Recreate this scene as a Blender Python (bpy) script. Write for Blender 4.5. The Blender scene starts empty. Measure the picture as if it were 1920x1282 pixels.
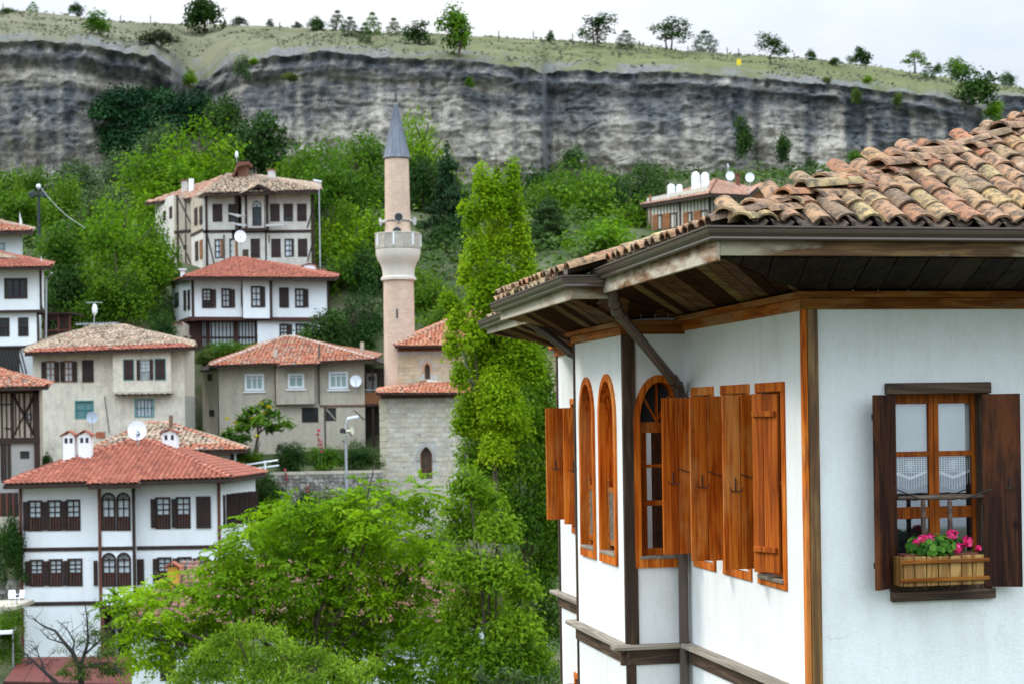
import bpy, bmesh, math, random
import numpy as np
from mathutils import Vector, Matrix
S = bpy.context.scene
COL = S.collection
R = random.Random(7)
NR = np.random.RandomState(11)

# ------------------------------------------------------------------ camera
FPX, HV, ROLL = 3200.0, 782.0, 0.015          # focal length in photo pixels, horizon row, roll
cam_d = bpy.data.cameras.new('camera'); cam = bpy.data.objects.new('camera', cam_d); COL.objects.link(cam)
cam_d.sensor_width = 36.0; cam_d.lens = 36.0*FPX/1920
cam_d.shift_y = (HV-641)/1920
cam_d.clip_start = 0.5; cam_d.clip_end = 3000
cam.matrix_world = Matrix.Rotation(ROLL, 4, 'Y') @ Matrix.Rotation(math.pi/2, 4, 'X')
cam_d.dof.use_dof = True; cam_d.dof.focus_distance = 13.2; cam_d.dof.aperture_fstop = 4.2
S.camera = cam

# ------------------------------------------------------------------ sky, sun, exposure
SUN_EL, SUN_AZ = math.radians(38), math.radians(-67)      # azimuth from +Y, negative = to the left
w = bpy.data.worlds.new('World'); S.world = w; w.use_nodes = True
nt = w.node_tree; nt.nodes.clear()
def N(t, nt_=None, **k):
    n = (nt_ or nt).nodes.new(t)
    for a, b in k.items(): setattr(n, a, b)
    return n
out = N('ShaderNodeOutputWorld'); sky = N('ShaderNodeTexSky', sky_type='NISHITA')
sky.sun_disc = False; sky.sun_elevation = SUN_EL; sky.sun_rotation = SUN_AZ; sky.altitude = 400; sky.dust_density = 2.0
bg1 = N('ShaderNodeBackground'); bg1.inputs['Strength'].default_value = 0.12
nt.links.new(sky.outputs[0], bg1.inputs[0])
tc = N('ShaderNodeTexCoord'); sep = N('ShaderNodeSeparateXYZ'); nt.links.new(tc.outputs['Generated'], sep.inputs[0])
# overcast cloud layer: brighter towards the zenith, like a real overcast sky
mr = N('ShaderNodeMapRange'); mr.inputs[1].default_value = 0.0; mr.inputs[2].default_value = 1.0
mr.inputs[3].default_value = 0.44; mr.inputs[4].default_value = 2.0; mr.interpolation_type = 'SMOOTHSTEP'
nt.links.new(sep.outputs[2], mr.inputs[0])
mp = N('ShaderNodeMapping'); mp.inputs['Scale'].default_value = (1.0, 1.0, 2.6); nt.links.new(tc.outputs['Generated'], mp.inputs[0])
nz = N('ShaderNodeTexNoise'); nz.inputs['Scale'].default_value = 3.2; nz.inputs['Detail'].default_value = 6; nz.inputs['Roughness'].default_value = 0.55
nt.links.new(mp.outputs[0], nz.inputs['Vector'])
cr = N('ShaderNodeMapRange'); cr.inputs[1].default_value = 0.36; cr.inputs[2].default_value = 0.62; cr.inputs[3].default_value = 0.0; cr.inputs[4].default_value = 1.0
nt.links.new(nz.outputs[0], cr.inputs[0])
cc = N('ShaderNodeMix', data_type='RGBA'); cc.inputs[6].default_value = (0.48, 0.535, 0.61, 1); cc.inputs[7].default_value = (0.665, 0.672, 0.685, 1)
nt.links.new(cr.outputs[0], cc.inputs[0])
# thick white cloud ahead, thinner bluish veil in the open sky behind the viewer
md = N('ShaderNodeMapRange', interpolation_type='SMOOTHSTEP'); md.inputs[1].default_value = -0.5; md.inputs[2].default_value = 0.85; nt.links.new(sep.outputs[1], md.inputs[0])
cv = N('ShaderNodeMix', data_type='RGBA'); cv.inputs[6].default_value = (0.75, 0.87, 1.0, 1); nt.links.new(md.outputs[0], cv.inputs[0]); nt.links.new(cc.outputs[2], cv.inputs[7])
bg2 = N('ShaderNodeBackground'); nt.links.new(cv.outputs[2], bg2.inputs[0]); nt.links.new(mr.outputs[0], bg2.inputs[1])
mx = N('ShaderNodeMixShader'); mf = N('ShaderNodeMapRange'); mf.inputs[1].default_value = 0.3; mf.inputs[2].default_value = 0.55; mf.inputs[3].default_value = 0.86; mf.inputs[4].default_value = 0.98
nt.links.new(nz.outputs[0], mf.inputs[0]); nt.links.new(mf.outputs[0], mx.inputs[0])
nt.links.new(bg1.outputs[0], mx.inputs[1]); nt.links.new(bg2.outputs[0], mx.inputs[2]); nt.links.new(mx.outputs[0], out.inputs[0])
sl = bpy.data.lights.new('sun', 'SUN'); so = bpy.data.objects.new('sun', sl); COL.objects.link(so)
sl.energy = 0.75; sl.angle = math.radians(12); sl.color = (1.0, 0.95, 0.86)
sd = Vector((math.sin(SUN_AZ)*math.cos(SUN_EL), math.cos(SUN_AZ)*math.cos(SUN_EL), math.sin(SUN_EL)))
so.rotation_euler = sd.to_track_quat('Z', 'Y').to_euler(); so.location = (0, 0, 90)
S.view_settings.view_transform = 'Standard'; S.view_settings.look = 'None'
S.view_settings.gamma = 1.0; S.view_settings.use_curve_mapping = False
S.view_settings.exposure = 1.36
S.render.engine = 'CYCLES'
S.cycles.max_bounces = 6; S.cycles.diffuse_bounces = 3; S.cycles.transmission_bounces = 4; S.cycles.transparent_max_bounces = 12
S.cycles.caustics_reflective = False; S.cycles.caustics_refractive = False
try: S.cycles.use_denoising = True
except Exception: pass
# ------------------------------------------------------------------ photo ray -> world
_s, _c = math.sin(ROLL), math.cos(ROLL)
def ray(u, v):
    xc = (u-960)/FPX; yc = (HV-v)/FPX
    return (xc*_c+yc*_s, 1.0, -xc*_s+yc*_c)
def W(u, v, d):
    r = ray(u, v); return Vector((r[0]*d, d, r[2]*d))
def XY(u, d):
    r = ray(u, HV); return Vector((r[0]*d, d))

# ------------------------------------------------------------------ value noise
_perm = np.random.RandomState(3).rand(512, 512)
def vnoise(x, y, oct=1, lac=2.0, gain=.5):
    x = np.asarray(x, float); y = np.asarray(y, float); tot = 0; amp = 1; nrm = 0
    for o in range(oct):
        xi = np.floor(x).astype(int); yi = np.floor(y).astype(int); fx = x-xi; fy = y-yi
        fx = fx*fx*(3-2*fx); fy = fy*fy*(3-2*fy)
        a = _perm[xi % 512, yi % 512]; b = _perm[(xi+1) % 512, yi % 512]; c_ = _perm[xi % 512, (yi+1) % 512]; d_ = _perm[(xi+1) % 512, (yi+1) % 512]
        tot = tot+amp*((a*(1-fx)+b*fx)*(1-fy)+(c_*(1-fx)+d_*fx)*fy); nrm += amp
        x = x*lac+17.3; y = y*lac+5.1; amp *= gain
    return tot/nrm

# ------------------------------------------------------------------ object helpers
def tag(o, label=None, cat=None, group=None, kind=None):
    if label: o['label'] = label
    if cat: o['category'] = cat
    if group: o['group'] = group
    if kind: o['kind'] = kind
    return o
def link(name, data, parent=None, loc=None, mtx=None):
    o = bpy.data.objects.new(name, data); COL.objects.link(o)
    if parent is not None: o.parent = parent
    if mtx is not None: o.matrix_local = mtx
    elif loc is not None: o.location = loc
    return o
def thing(name, loc, label, cat, group=None, rz=0):
    o = link(name, None, None, loc); o.rotation_euler[2] = rz; o.empty_display_size = .3
    return tag(o, label, cat, group)
def np_mesh(name, V, faces, mat=None, tint=None, smooth=False):
    """V (n,3); faces: list of (m,k) int arrays; tint: per-face float array (concatenated order)"""
    me = bpy.data.meshes.new(name); V = np.asarray(V, np.float32)
    me.vertices.add(len(V)); me.vertices.foreach_set('co', V.ravel())
    faces = [np.asarray(f, np.int32) for f in faces if len(f)]
    tot = [np.full(len(f), f.shape[1], np.int32) for f in faces]
    tot = np.concatenate(tot); idx = np.concatenate([f.ravel() for f in faces])
    me.loops.add(len(idx)); me.loops.foreach_set('vertex_index', idx)
    me.polygons.add(len(tot)); me.polygons.foreach_set('loop_start', np.concatenate([[0], np.cumsum(tot)[:-1]]).astype(np.int32))
    try: me.polygons.foreach_set('loop_total', tot)
    except Exception: pass
    if tint is not None:
        a = me.attributes.new('tint', 'FLOAT', 'FACE'); a.data.foreach_set('value', np.asarray(tint, np.float32))
    if smooth: me.polygons.foreach_set('use_smooth', np.ones(len(tot), bool))
    me.update(calc_edges=True)
    if mat: me.materials.append(mat)
    return me

class MB:
    """collects boxes, prisms, tubes in a local frame and links them as ONE mesh object"""
    def __init__(self, M=None):
        self.v = []; self.f = []; self.M = M or Matrix.Identity(4)
        self.flip = self.M.to_3x3().determinant() < 0
    def add(self, pts, faces):
        b = len(self.v); self.v += [tuple(self.M @ Vector(p)) for p in pts]
        for q in faces: self.f.append([b+i for i in (reversed(q) if self.flip else q)])
        return self
    def box(self, x0, x1, y0, y1, z0, z1):
        return self.add([(x0, y0, z0), (x1, y0, z0), (x1, y1, z0), (x0, y1, z0), (x0, y0, z1), (x1, y0, z1), (x1, y1, z1), (x0, y1, z1)],
                        [(0, 3, 2, 1), (4, 5, 6, 7), (0, 1, 5, 4), (1, 2, 6, 5), (2, 3, 7, 6), (3, 0, 4, 7)])
    def beam(self, a, b, wd, ht, up=(0, 0, 1)):
        a = Vector(a); b = Vector(b); d = (b-a).normalized(); up = Vector(up)
        sx = d.cross(up)
        if sx.length < 1e-4: sx = d.cross(Vector((0, 1, 0)))
        sx.normalize(); sz = sx.cross(d)
        P = [p+sx*i*wd/2+sz*j*ht/2 for p in (a, b) for i, j in ((-1, -1), (1, -1), (1, 1), (-1, 1))]
        return self.add(P, [(3, 2, 1, 0), (4, 5, 6, 7), (0, 1, 5, 4), (1, 2, 6, 5), (2, 3, 7, 6), (3, 0, 4, 7)])
    def quad(self, *p): return self.add(p, [tuple(range(len(p)))])
    def prism(self, pts, dv):
        n = len(pts); dv = Vector(dv); P = [Vector(p) for p in pts]+[Vector(p)+dv for p in pts]
        F = [tuple(range(n)), tuple(reversed(range(n, 2*n)))]+[(i, i+n, (i+1) % n+n, (i+1) % n) for i in range(n)]
        return self.add(P, F)
    def tube(self, pts, rad, n=8, caps=True):
        pts = [Vector(p) for p in pts]; m = len(pts)
        if not hasattr(rad, '__len__'): rad = [rad]*m
        P = []; F = []
        prev = None
        for i, p in enumerate(pts):
            d = (pts[min(i+1, m-1)]-pts[max(i-1, 0)]).normalized()
            if prev is None:
                a = d.cross(Vector((0, 0, 1)));  a = a if a.length > .05 else d.cross(Vector((1, 0, 0)))
            else: a = prev-d*prev.dot(d)
            a.normalize(); prev = a; b = d.cross(a)
            for k in range(n):
                t = 2*math.pi*k/n; P.append(p+(a*math.cos(t)+b*math.sin(t))*rad[i])
        for i in range(m-1):
            for k in range(n): F.append((i*n+k, i*n+(k+1) % n, (i+1)*n+(k+1) % n, (i+1)*n+k))
        if caps: F.append(tuple(reversed(range(n)))); F.append(tuple(range((m-1)*n, m*n)))
        return self.add(P, F)
    def lathe(self, prof, n=16, c=(0, 0, 0)):
        P = []; F = []; m = len(prof)
        for r, z in prof:
            for k in range(n):
                t = 2*math.pi*k/n; P.append((c[0]+r*math.cos(t), c[1]+r*math.sin(t), c[2]+z))
        for i in range(m-1):
            for k in range(n): F.append((i*n+k, i*n+(k+1) % n, (i+1)*n+(k+1) % n, (i+1)*n+k))
        F.append(tuple(reversed(range(n)))); F.append(tuple(range((m-1)*n, m*n)))
        return self.add(P, F)
    def mesh(self, name, mat, bevel=0, smooth=False):
        me = bpy.data.meshes.new(name); me.from_pydata(self.v, [], self.f); me.update()
        if bevel:
            bm = bmesh.new(); bm.from_mesh(me)
            bmesh.ops.bevel(bm, geom=bm.edges[:], offset=bevel, segments=1, affect='EDGES', clamp_overlap=True)
            bm.to_mesh(me); bm.free()
        if smooth:
            me.polygons.foreach_set('use_smooth', np.ones(len(me.polygons), bool))
            try: me.set_sharp_from_angle(angle=math.radians(58))
            except Exception: pass
        if mat: me.materials.append(mat)
        return me
    def build(self, name, mat, parent=None, bevel=0, smooth=False, kind=None):
        if not self.f: return None
        o = link(name, self.mesh(name, mat, bevel, smooth), parent)
        if kind: o['kind'] = kind
        return o

# ------------------------------------------------------------------ materials
_M = {}
def _base(name):
    m = bpy.data.materials.new(name); m.use_nodes = True; t = m.node_tree
    p = t.nodes['Principled BSDF']; p.inputs['Specular IOR Level'].default_value = .3
    return m, t, p
def _vec(t, scale=(1, 1, 1), rnd=True, space='Object'):
    if space == 'World':
        g = N('ShaderNodeNewGeometry', t); src = g.outputs['Position']
    else:
        g = N('ShaderNodeTexCoord', t); src = g.outputs['Object']
    if rnd and space == 'Object':
        oi = N('ShaderNodeObjectInfo', t); ml = N('ShaderNodeMath', t, operation='MULTIPLY'); ml.inputs[1].default_value = 37.0
        t.links.new(oi.outputs['Random'], ml.inputs[0]); ad = N('ShaderNodeVectorMath', t, operation='ADD')
        t.links.new(src, ad.inputs[0]); t.links.new(ml.outputs[0], ad.inputs[1]); src = ad.outputs[0]
    mp = N('ShaderNodeMapping', t); mp.inputs['Scale'].default_value = scale; t.links.new(src, mp.inputs[0])
    return mp.outputs[0]
def _noise(t, vec, sc, det=5, rough=.6, dist=0):
    n = N('ShaderNodeTexNoise', t); n.inputs['Scale'].default_value = sc; n.inputs['Detail'].default_value = det
    n.inputs['Roughness'].default_value = rough; n.inputs['Distortion'].default_value = dist
    t.links.new(vec, n.inputs['Vector']); return n.outputs[0]
def _ramp(t, fac, stops):
    r = N('ShaderNodeValToRGB', t); e = r.color_ramp.elements
    while len(e) < len(stops): e.new(.5)
    for i, (p, c_) in enumerate(stops):
        e[i].position = p; e[i].color = (*c_, 1) if len(c_) == 3 else c_
    t.links.new(fac, r.inputs[0]); return r.outputs[0]
def _mix(t, fac, a, b, mode='MIX'):
    m = N('ShaderNodeMix', t, data_type='RGBA', blend_type=mode)
    if hasattr(fac, 'links'): t.links.new(fac, m.inputs[0])
    else: m.inputs[0].default_value = fac
    for s_, i in ((a, 6), (b, 7)):
        if hasattr(s_, 'links'): t.links.new(s_, m.inputs[i])
        else: m.inputs[i].default_value = (*s_, 1)
    return m.outputs[2]
def _bump(t, p, h, st, dist=.02):
    b = N('ShaderNodeBump', t); b.inputs['Strength'].default_value = st; b.inputs['Distance'].default_value = dist
    t.links.new(h, b.inputs['Height']); t.links.new(b.outputs[0], p.inputs['Normal'])
def plain(name, c_, rough=.6, metal=0, var=.12, sc=6, bump=0, space='Object'):
    if name in _M: return _M[name]
    m, t, p = _base(name); v = _vec(t, space=space); f = _noise(t, v, sc)
    lo = tuple(x*(1-var) for x in c_); hi = tuple(min(1, x*(1+var)) for x in c_)
    t.links.new(_ramp(t, f, [(.3, lo), (.7, hi)]), p.inputs['Base Color'])
    p.inputs['Roughness'].default_value = rough; p.inputs['Metallic'].default_value = metal
    if bump: _bump(t, p, _noise(t, v, sc*4), bump)
    _M[name] = m; return m
def stained(name, c_, stain, amt=.5, sc=1.2, streak=(1.5, 1.5, .35), rough=.85, bump=.12, bsc=40, fine=.06, cracks=0):
    """plaster-like wall: base colour, soft blotches and vertical run-off streaks"""
    if name in _M: return _M[name]
    m, t, p = _base(name); v = _vec(t, rnd=False); vs = _vec(t, streak, rnd=False)
    f1 = _noise(t, v, sc, 6, .65); f2 = _noise(t, vs, sc*3, 6, .7)
    ml = N('ShaderNodeMath', t, operation='MULTIPLY'); t.links.new(f1, ml.inputs[0]); t.links.new(f2, ml.inputs[1])
    mr_ = N('ShaderNodeMapRange', t); mr_.inputs[1].default_value = .2; mr_.inputs[2].default_value = .42; mr_.inputs[4].default_value = amt
    t.links.new(ml.outputs[0], mr_.inputs[0]); col = _mix(t, mr_.outputs[0], c_, stain)
    f3 = _noise(t, v, bsc*.6, 3); col = _mix(t, fine, col, _ramp(t, f3, [(.3, (.3, .3, .3)), (.7, (1, 1, 1))]), 'MULTIPLY')
    if cracks:
        nw = N('ShaderNodeTexNoise', t); nw.inputs['Scale'].default_value = 2.2; nw.inputs['Detail'].default_value = 5; t.links.new(v, nw.inputs['Vector'])
        vm = N('ShaderNodeVectorMath', t, operation='MULTIPLY_ADD'); vm.inputs[1].default_value = (.55, .55, .55); t.links.new(nw.outputs['Color'], vm.inputs[0]); t.links.new(v, vm.inputs[2])
        vo = N('ShaderNodeTexVoronoi', t, feature='DISTANCE_TO_EDGE'); vo.inputs['Scale'].default_value = .85; t.links.new(vm.outputs[0], vo.inputs['Vector'])
        ln = _ramp(t, vo.outputs['Distance'], [(0, (1, 1, 1)), (.0045, (0, 0, 0))]); mk = _ramp(t, _noise(t, v, .9, 3), [(.49, (0, 0, 0)), (.60, (cracks,)*3)])
        col = _mix(t, _mix(t, 1.0, ln, mk, 'MULTIPLY'), col, (.22, .20, .18))
    t.links.new(col, p.inputs['Base Color']); p.inputs['Roughness'].default_value = rough
    if bump: _bump(t, p, _noise(t, v, bsc, 5), bump, .01)
    _M[name] = m; return m
def wood(name, dark, mid, light, axis=2, sc=9, stretch=14, rough=.55, coat=0, knots=True, weather=None, wamt=.5, ring=1.0, wlo=.5, spec=.3):
    """timber: grain stretched along an axis, growth rings, knots, optional weathering"""
    if name in _M: return _M[name]
    m, t, p = _base(name); s3 = [1.0, 1.0, 1.0]; s3[axis] = 1.0/stretch
    v = _vec(t, s3); g = _noise(t, v, sc, 3, .5, .6)
    wv = N('ShaderNodeMath', t, operation='MULTIPLY'); wv.inputs[1].default_value = 34*ring; t.links.new(g, wv.inputs[0])
    sn = N('ShaderNodeMath', t, operation='SINE'); t.links.new(wv.outputs[0], sn.inputs[0])
    s4 = [1.0, 1.0, 1.0]; s4[axis] = 1.0/45
    f2 = _noise(t, _vec(t, s4), sc*11, 4, .6)
    mr_ = N('ShaderNodeMapRange', t); mr_.inputs[1].default_value = -1; mr_.inputs[2].default_value = 1; mr_.inputs[3].default_value = .3; mr_.inputs[4].default_value = .7
    t.links.new(sn.outputs[0], mr_.inputs[0]); a = N('ShaderNodeMath', t, operation='ADD'); b = N('ShaderNodeMath', t, operation='MULTIPLY'); b.inputs[1].default_value = .5
    t.links.new(mr_.outputs[0], a.inputs[0]); t.links.new(f2, a.inputs[1]); t.links.new(a.outputs[0], b.inputs[0])
    col = _ramp(t, b.outputs[0], [(.3, dark), (.5, mid), (.72, light)])
    s5 = [1.0, 1.0, 1.0]; s5[axis] = .3
    big = _noise(t, _vec(t, s5), 3.0, 3); col = _mix(t, .4, col, _ramp(t, big, [(.3, (.5, .46, .42)), (.65, (1, 1, 1))]), 'MULTIPLY')
    oi = N('ShaderNodeObjectInfo', t); col = _mix(t, .6, col, _ramp(t, oi.outputs['Random'], [(0, (.66, .60, .56)), (1, (1, 1, 1))]), 'MULTIPLY')
    if knots:
        vo = N('ShaderNodeTexVoronoi', t); vo.inputs['Scale'].default_value = 2.6; s6 = [1.0, 1.0, 1.0]; s6[axis] = .55
        t.links.new(_vec(t, s6), vo.inputs['Vector'])
        col = _mix(t, _ramp(t, vo.outputs['Distance'], [(.0, (1, 1, 1)), (.05, (.5, .5, .5)), (.085, (0, 0, 0))]), col, tuple(x*.22 for x in dark))
    if weather:
        wf = _noise(t, _vec(t, s5), 2.2, 5, .7)
        r = _ramp(t, wf, [(wlo, (0, 0, 0)), (wlo+.12, (wamt,)*3)]); col = _mix(t, r, col, weather)
    t.links.new(col, p.inputs['Base Color']); p.inputs['Roughness'].default_value = rough
    p.inputs['Coat Weight'].default_value = coat; p.inputs['Specular IOR Level'].default_value = spec; p.inputs['Coat Roughness'].default_value = .35
    _bump(t, p, b.outputs[0], .25, .006)
    _M[name] = m; return m
def tiled(name, stops, spots=(.06, .05, .045), spot_amt=.6, sc=9, mode='attr', rough=.85, lo=.5, hi=.66):
    """roof tile clay; colour per tile (face attribute or object random) plus lichen spots"""
    if name in _M: return _M[name]
    m, t, p = _base(name)
    if mode == 'attr':
        a = N('ShaderNodeAttribute', t); a.attribute_name = 'tint'; f = a.outputs['Fac']
    else: f = N('ShaderNodeObjectInfo', t).outputs['Random']
    col = _ramp(t, f, stops); v = _vec(t)
    n1 = _noise(t, v, sc, 6, .7); col = _mix(t, _ramp(t, n1, [(lo, (0, 0, 0)), (hi, (spot_amt,)*3)]), col, spots)
    n2 = _noise(t, v, sc*5, 4, .7); col = _mix(t, .5, col, _ramp(t, n2, [(.3, (.62, .6, .58)), (.6, (1, 1, 1))]), 'MULTIPLY')
    t.links.new(col, p.inputs['Base Color']); p.inputs['Roughness'].default_value = rough
    _bump(t, p, n2, .3, .01)
    _M[name] = m; return m
def foliage(name, lo, mid, hi, trans=.38, spec=.08, vary=.6):
    if name in _M: return _M[name]
    m, t, p = _base(name); a = N('ShaderNodeAttribute', t); a.attribute_name = 'tint'
    oi = N('ShaderNodeObjectInfo', t)
    col = _ramp(t, a.outputs['Fac'], [(.05, lo), (.5, mid), (.95, hi)])
    col = _mix(t, vary, col, _ramp(t, oi.outputs['Random'], [(0, (.58, .74, .72)), (.45, (.92, .98, .9)), (1, (1.0, .90, .7))]), 'MULTIPLY')
    t.links.new(col, p.inputs['Base Color']); p.inputs['Roughness'].default_value = .6; p.inputs['Specular IOR Level'].default_value = spec
    tr = N('ShaderNodeBsdfTranslucent', t); t.links.new(_mix(t, 1.0, col, (1.0, 1.0, .55), 'MULTIPLY'), tr.inputs[0])
    ms = N('ShaderNodeMixShader', t); ms.inputs[0].default_value = trans
    t.links.new(p.outputs[0], ms.inputs[1]); t.links.new(tr.outputs[0], ms.inputs[2])
    o = [n for n in t.nodes if n.type == 'OUTPUT_MATERIAL'][0]; t.links.new(ms.outputs[0], o.inputs[0])
    _M[name] = m; return m
def glassy(name, tint=(1, 1, 1), refl=.12):
    if name in _M: return _M[name]
    m = bpy.data.materials.new(name); m.use_nodes = True; t = m.node_tree; t.nodes.clear()
    o = N('ShaderNodeOutputMaterial', t); a = N('ShaderNodeBsdfTransparent', t); a.inputs[0].default_value = (*tint, 1)
    g = N('ShaderNodeBsdfGlossy', t); g.inputs['Roughness'].default_value = .03; g.inputs[0].default_value = (.9, .95, 1, 1)
    ms = N('ShaderNodeMixShader', t); lw = N('ShaderNodeLayerWeight', t); lw.inputs[0].default_value = .25
    ad = N('ShaderNodeMath', t, operation='ADD'); ad.inputs[1].default_value = refl; ad.use_clamp = True
    t.links.new(lw.outputs['Fresnel'], ad.inputs[0]); t.links.new(ad.outputs[0], ms.inputs[0])
    t.links.new(a.outputs[0], ms.inputs[1]); t.links.new(g.outputs[0], ms.inputs[2]); t.links.new(ms.outputs[0], o.inputs[0])
    _M[name] = m; return m
# ================================================================== TERRAIN AND CLIFF
PROFY = [-60, 0, 20, 40, 62, 77, 88, 95, 98, 105, 112, 118, 130, 150, 180, 215, 240, 420]
PROFZ = [-7, -8, -12, -14.5, -13, -11.2, -8, -5.6, -3.0, -2.4, 1.2, 4.4, 11, 16, 22.5, 29, 31, 34]
def ground_z(x, y):
    x = np.asarray(x, float); y = np.asarray(y, float)
    z = np.interp(y, PROFY, PROFZ)
    z = z+(vnoise(x*.06+40, y*.06+9, 3)-.5)*np.interp(y, [60, 130, 200], [.6, 1.5, 4.0])
    z = z-np.clip((x-5)/20, 0, 1)*np.interp(y, [60, 100, 145, 172, 200], [0, 2.5, 4.5, 4.5, 0])
    z = z-np.clip((x+8.3)/.7, 0, 1)*np.interp(y, [70, 86, 100, 104], [0, 3.0, 4.6, 0])
    return z
def gz(x, y): return float(ground_z(x, y))
gx = np.concatenate([np.linspace(-700, -75, 12)[:-1], np.linspace(-75, 85, 90), np.linspace(85, 700, 12)[1:]])
gy = np.concatenate([np.linspace(-60, 60, 14)[:-1], np.linspace(60, 236, 110)])
GX, GY = np.meshgrid(gx, gy); GZ = ground_z(GX, GY)
def grid_faces(r, c_):
    i = np.arange(r*c_).reshape(r, c_); return np.stack([i[:-1, :-1], i[:-1, 1:], i[1:, 1:], i[1:, :-1]], -1).reshape(-1, 4)
m, t, p = _base('ground_soil'); v = _vec(t, space='World')
n1 = _noise(t, v, .35, 8, .65); n2 = _noise(t, v, 2.5, 6, .7)
col = _ramp(t, n1, [(.32, (.03, .05, .014)), (.48, (.055, .075, .022)), (.6, (.095, .09, .045)), (.74, (.16, .14, .10))])
col = _mix(t, .6, col, _ramp(t, n2, [(.3, (.5, .5, .5)), (.65, (1, 1, 1))]), 'MULTIPLY')
t.links.new(col, p.inputs['Base Color']); p.inputs['Roughness'].default_value = .95; _bump(t, p, n2, .6, .25)
M_SOIL = m
g = link('ground', np_mesh('ground', np.stack([GX, GY, GZ], -1).reshape(-1, 3), [grid_faces(*GX.shape)], M_SOIL, smooth=True))
tag(g, 'sloping earth and grass of the valley and hillside under the town', kind='structure')

# ---- cliff
CT = [(-700, 62), (0, 76), (120, 80), (200, 84), (300, 102), (338, 132), (362, 150), (400, 146), (440, 113), (600, 99), (720, 108), (860, 112), (1000, 124), (1028, 136), (1060, 132), (1300, 137), (1450, 145), (1600, 160), (1780, 184), (1850, 203), (1872, 176), (2000, 180), (2700, 230)]
CRU = [-700, 0, 60, 130, 250, 400, 640, 740, 900, 1000, 1200, 1300, 1500, 1660, 1800, 1920, 2300, 2700]
CRV = [0, 23, 20, 29, 41, 45, 55, 62, 68, 72, 83, 96, 108, 125, 150, 170, 215, 250]
def cl_depth(u):
    """depth of the cliff face per photo column: buttresses, gully and steps"""
    u = np.asarray(u, float)
    d = np.interp(u, [-700, 0, 280, 330, 352, 380, 430, 470, 700, 990, 1027, 1033, 1060, 1400, 1425, 1450, 1800, 1850, 1864, 1890, 2700],
                  [222, 226, 227, 229, 240, 243, 238, 231, 229, 226, 226, 236, 236, 234, 236.5, 234.5, 236, 239, 262, 264, 270])
    return d+(vnoise(u*.012, u*0+3, 3)-.5)*1.6
NU, NTt = 760, 130
cu = np.linspace(-640, 2640, NU); ct = np.linspace(0, 1, NTt)
U, T = np.meshgrid(cu, ct)
D0 = cl_depth(U)
top_v = np.interp(cu, [a for a, b in CT], [b for a, b in CT]); top_s = top_v.copy(); top_v = top_v+(vnoise(cu*.09, cu*0+8, 4)-.5)*5
dtop = cl_depth(cu)
ztop = np.array([ray(u, v)[2]*d for u, v, d in zip(cu, top_v, dtop)])
ztop_s = np.array([ray(u, v)[2]*d for u, v, d in zip(cu, np.convolve(np.pad(top_s, 12, mode='edge'), np.ones(25)/25, 'valid'), dtop)]); zbot = np.full(NU, 24.0)
Zc = zbot+(ztop-zbot)*T
hm = Zc                                                     # metres
dn = (ztop[None, :]-Zc); ds = ztop_s[None, :]-Zc             # metres under the rim (true and smoothed)
li = np.floor(ds/1.15+vnoise(U*.007, ds*.25+4, 3)*.8+vnoise(U*.05, ds*.6+44, 2)*.35); lf = ds/1.15+vnoise(U*.007, ds*.25+4, 3)*.8-li; hsh = _perm[li.astype(int) % 512, (li.astype(int)*7+np.floor(U/420).astype(int)) % 512]
# layer profile: cap ledge, undercut, light course, dark course, bulge, hollow foot
lay = np.interp(ds, [0, .6, 1.6, 2.2, 3.2, 4.5, 6.2, 7.0, 10, 13, 15, 17, 20, 40], [.2, .9, .3, .8, 1.5, 1.2, .9, .2, -.4, -.3, .6, 1.3, -1.5, -3.0])
seg = np.where(U < 345, 1.0, np.where(U < 1030, .8, .9))
nxx = U*.033; n_st = vnoise(nxx*.35, Zc*1.3+60, 4, gain=.6)     # strata: long in u, short in z
n_bl = vnoise(U*.06+11, Zc*.55, 4); n_big = vnoise(U*.011+5, Zc*.10+2, 3)
n_sm = vnoise(U*.16+70, Zc*1.1+15, 3, gain=.7); ver = vnoise(U*.12, Zc*.10+33, 3)
Yc = D0+lay*seg-(n_st-.5)*.55-(n_bl-.5)*1.3-(n_big-.5)*4.5-(n_sm-.5)*1.2+(ver-.5)*.4-(hsh-.5)*.38
Yc = Yc+6*np.exp(-((Zc-42)/7)**2)*np.clip((U-150)/70, 0, 1)*np.clip((350-U)/40, 0, 1)
rx = np.array([[ray(u, HV)[0] for u in cu]]); Xc = rx*Yc
# natural staining (water-black upper courses, pale fresh rock below) and a painted shadow at the step, stored per face
fz = dn/np.maximum(ztop-33, 1)[None, :]
wob = (vnoise(U*.012+7, Zc*.12, 4)-.5)
cut = np.interp(U, [0, 330, 345, 600, 1020, 1035, 1350, 1420, 1800, 1900], [.62, .60, .40, .42, .36, .52, .50, .60, .66, .7])
pale = np.clip((fz-cut-wob*.75)*3.0+.5, 0, 1)
bandA = np.exp(-((ds-4.3)/1.2)**2)*(U < 335)*.62+np.exp(-((ds-3.2)/.55)**2)*((U > 440)&(U < 1000))*.34
strk = np.clip((vnoise(U*.075+3, Zc*.03+50, 4)-.5)*3.6, -1, 1)*np.where((U > 1380)&(U < 1900), .46, .24)*np.clip(1.4-np.abs(fz-.55)*2, 0, 1)
warm = np.clip((fz-.45)*2, 0, 1)*(U < 420)
mot = np.clip((vnoise(U*.11+31, Zc*.9+4, 4, gain=.65)-.5)*2.6, -1, 1)*np.where(U < 1030, .30, .20)
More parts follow.
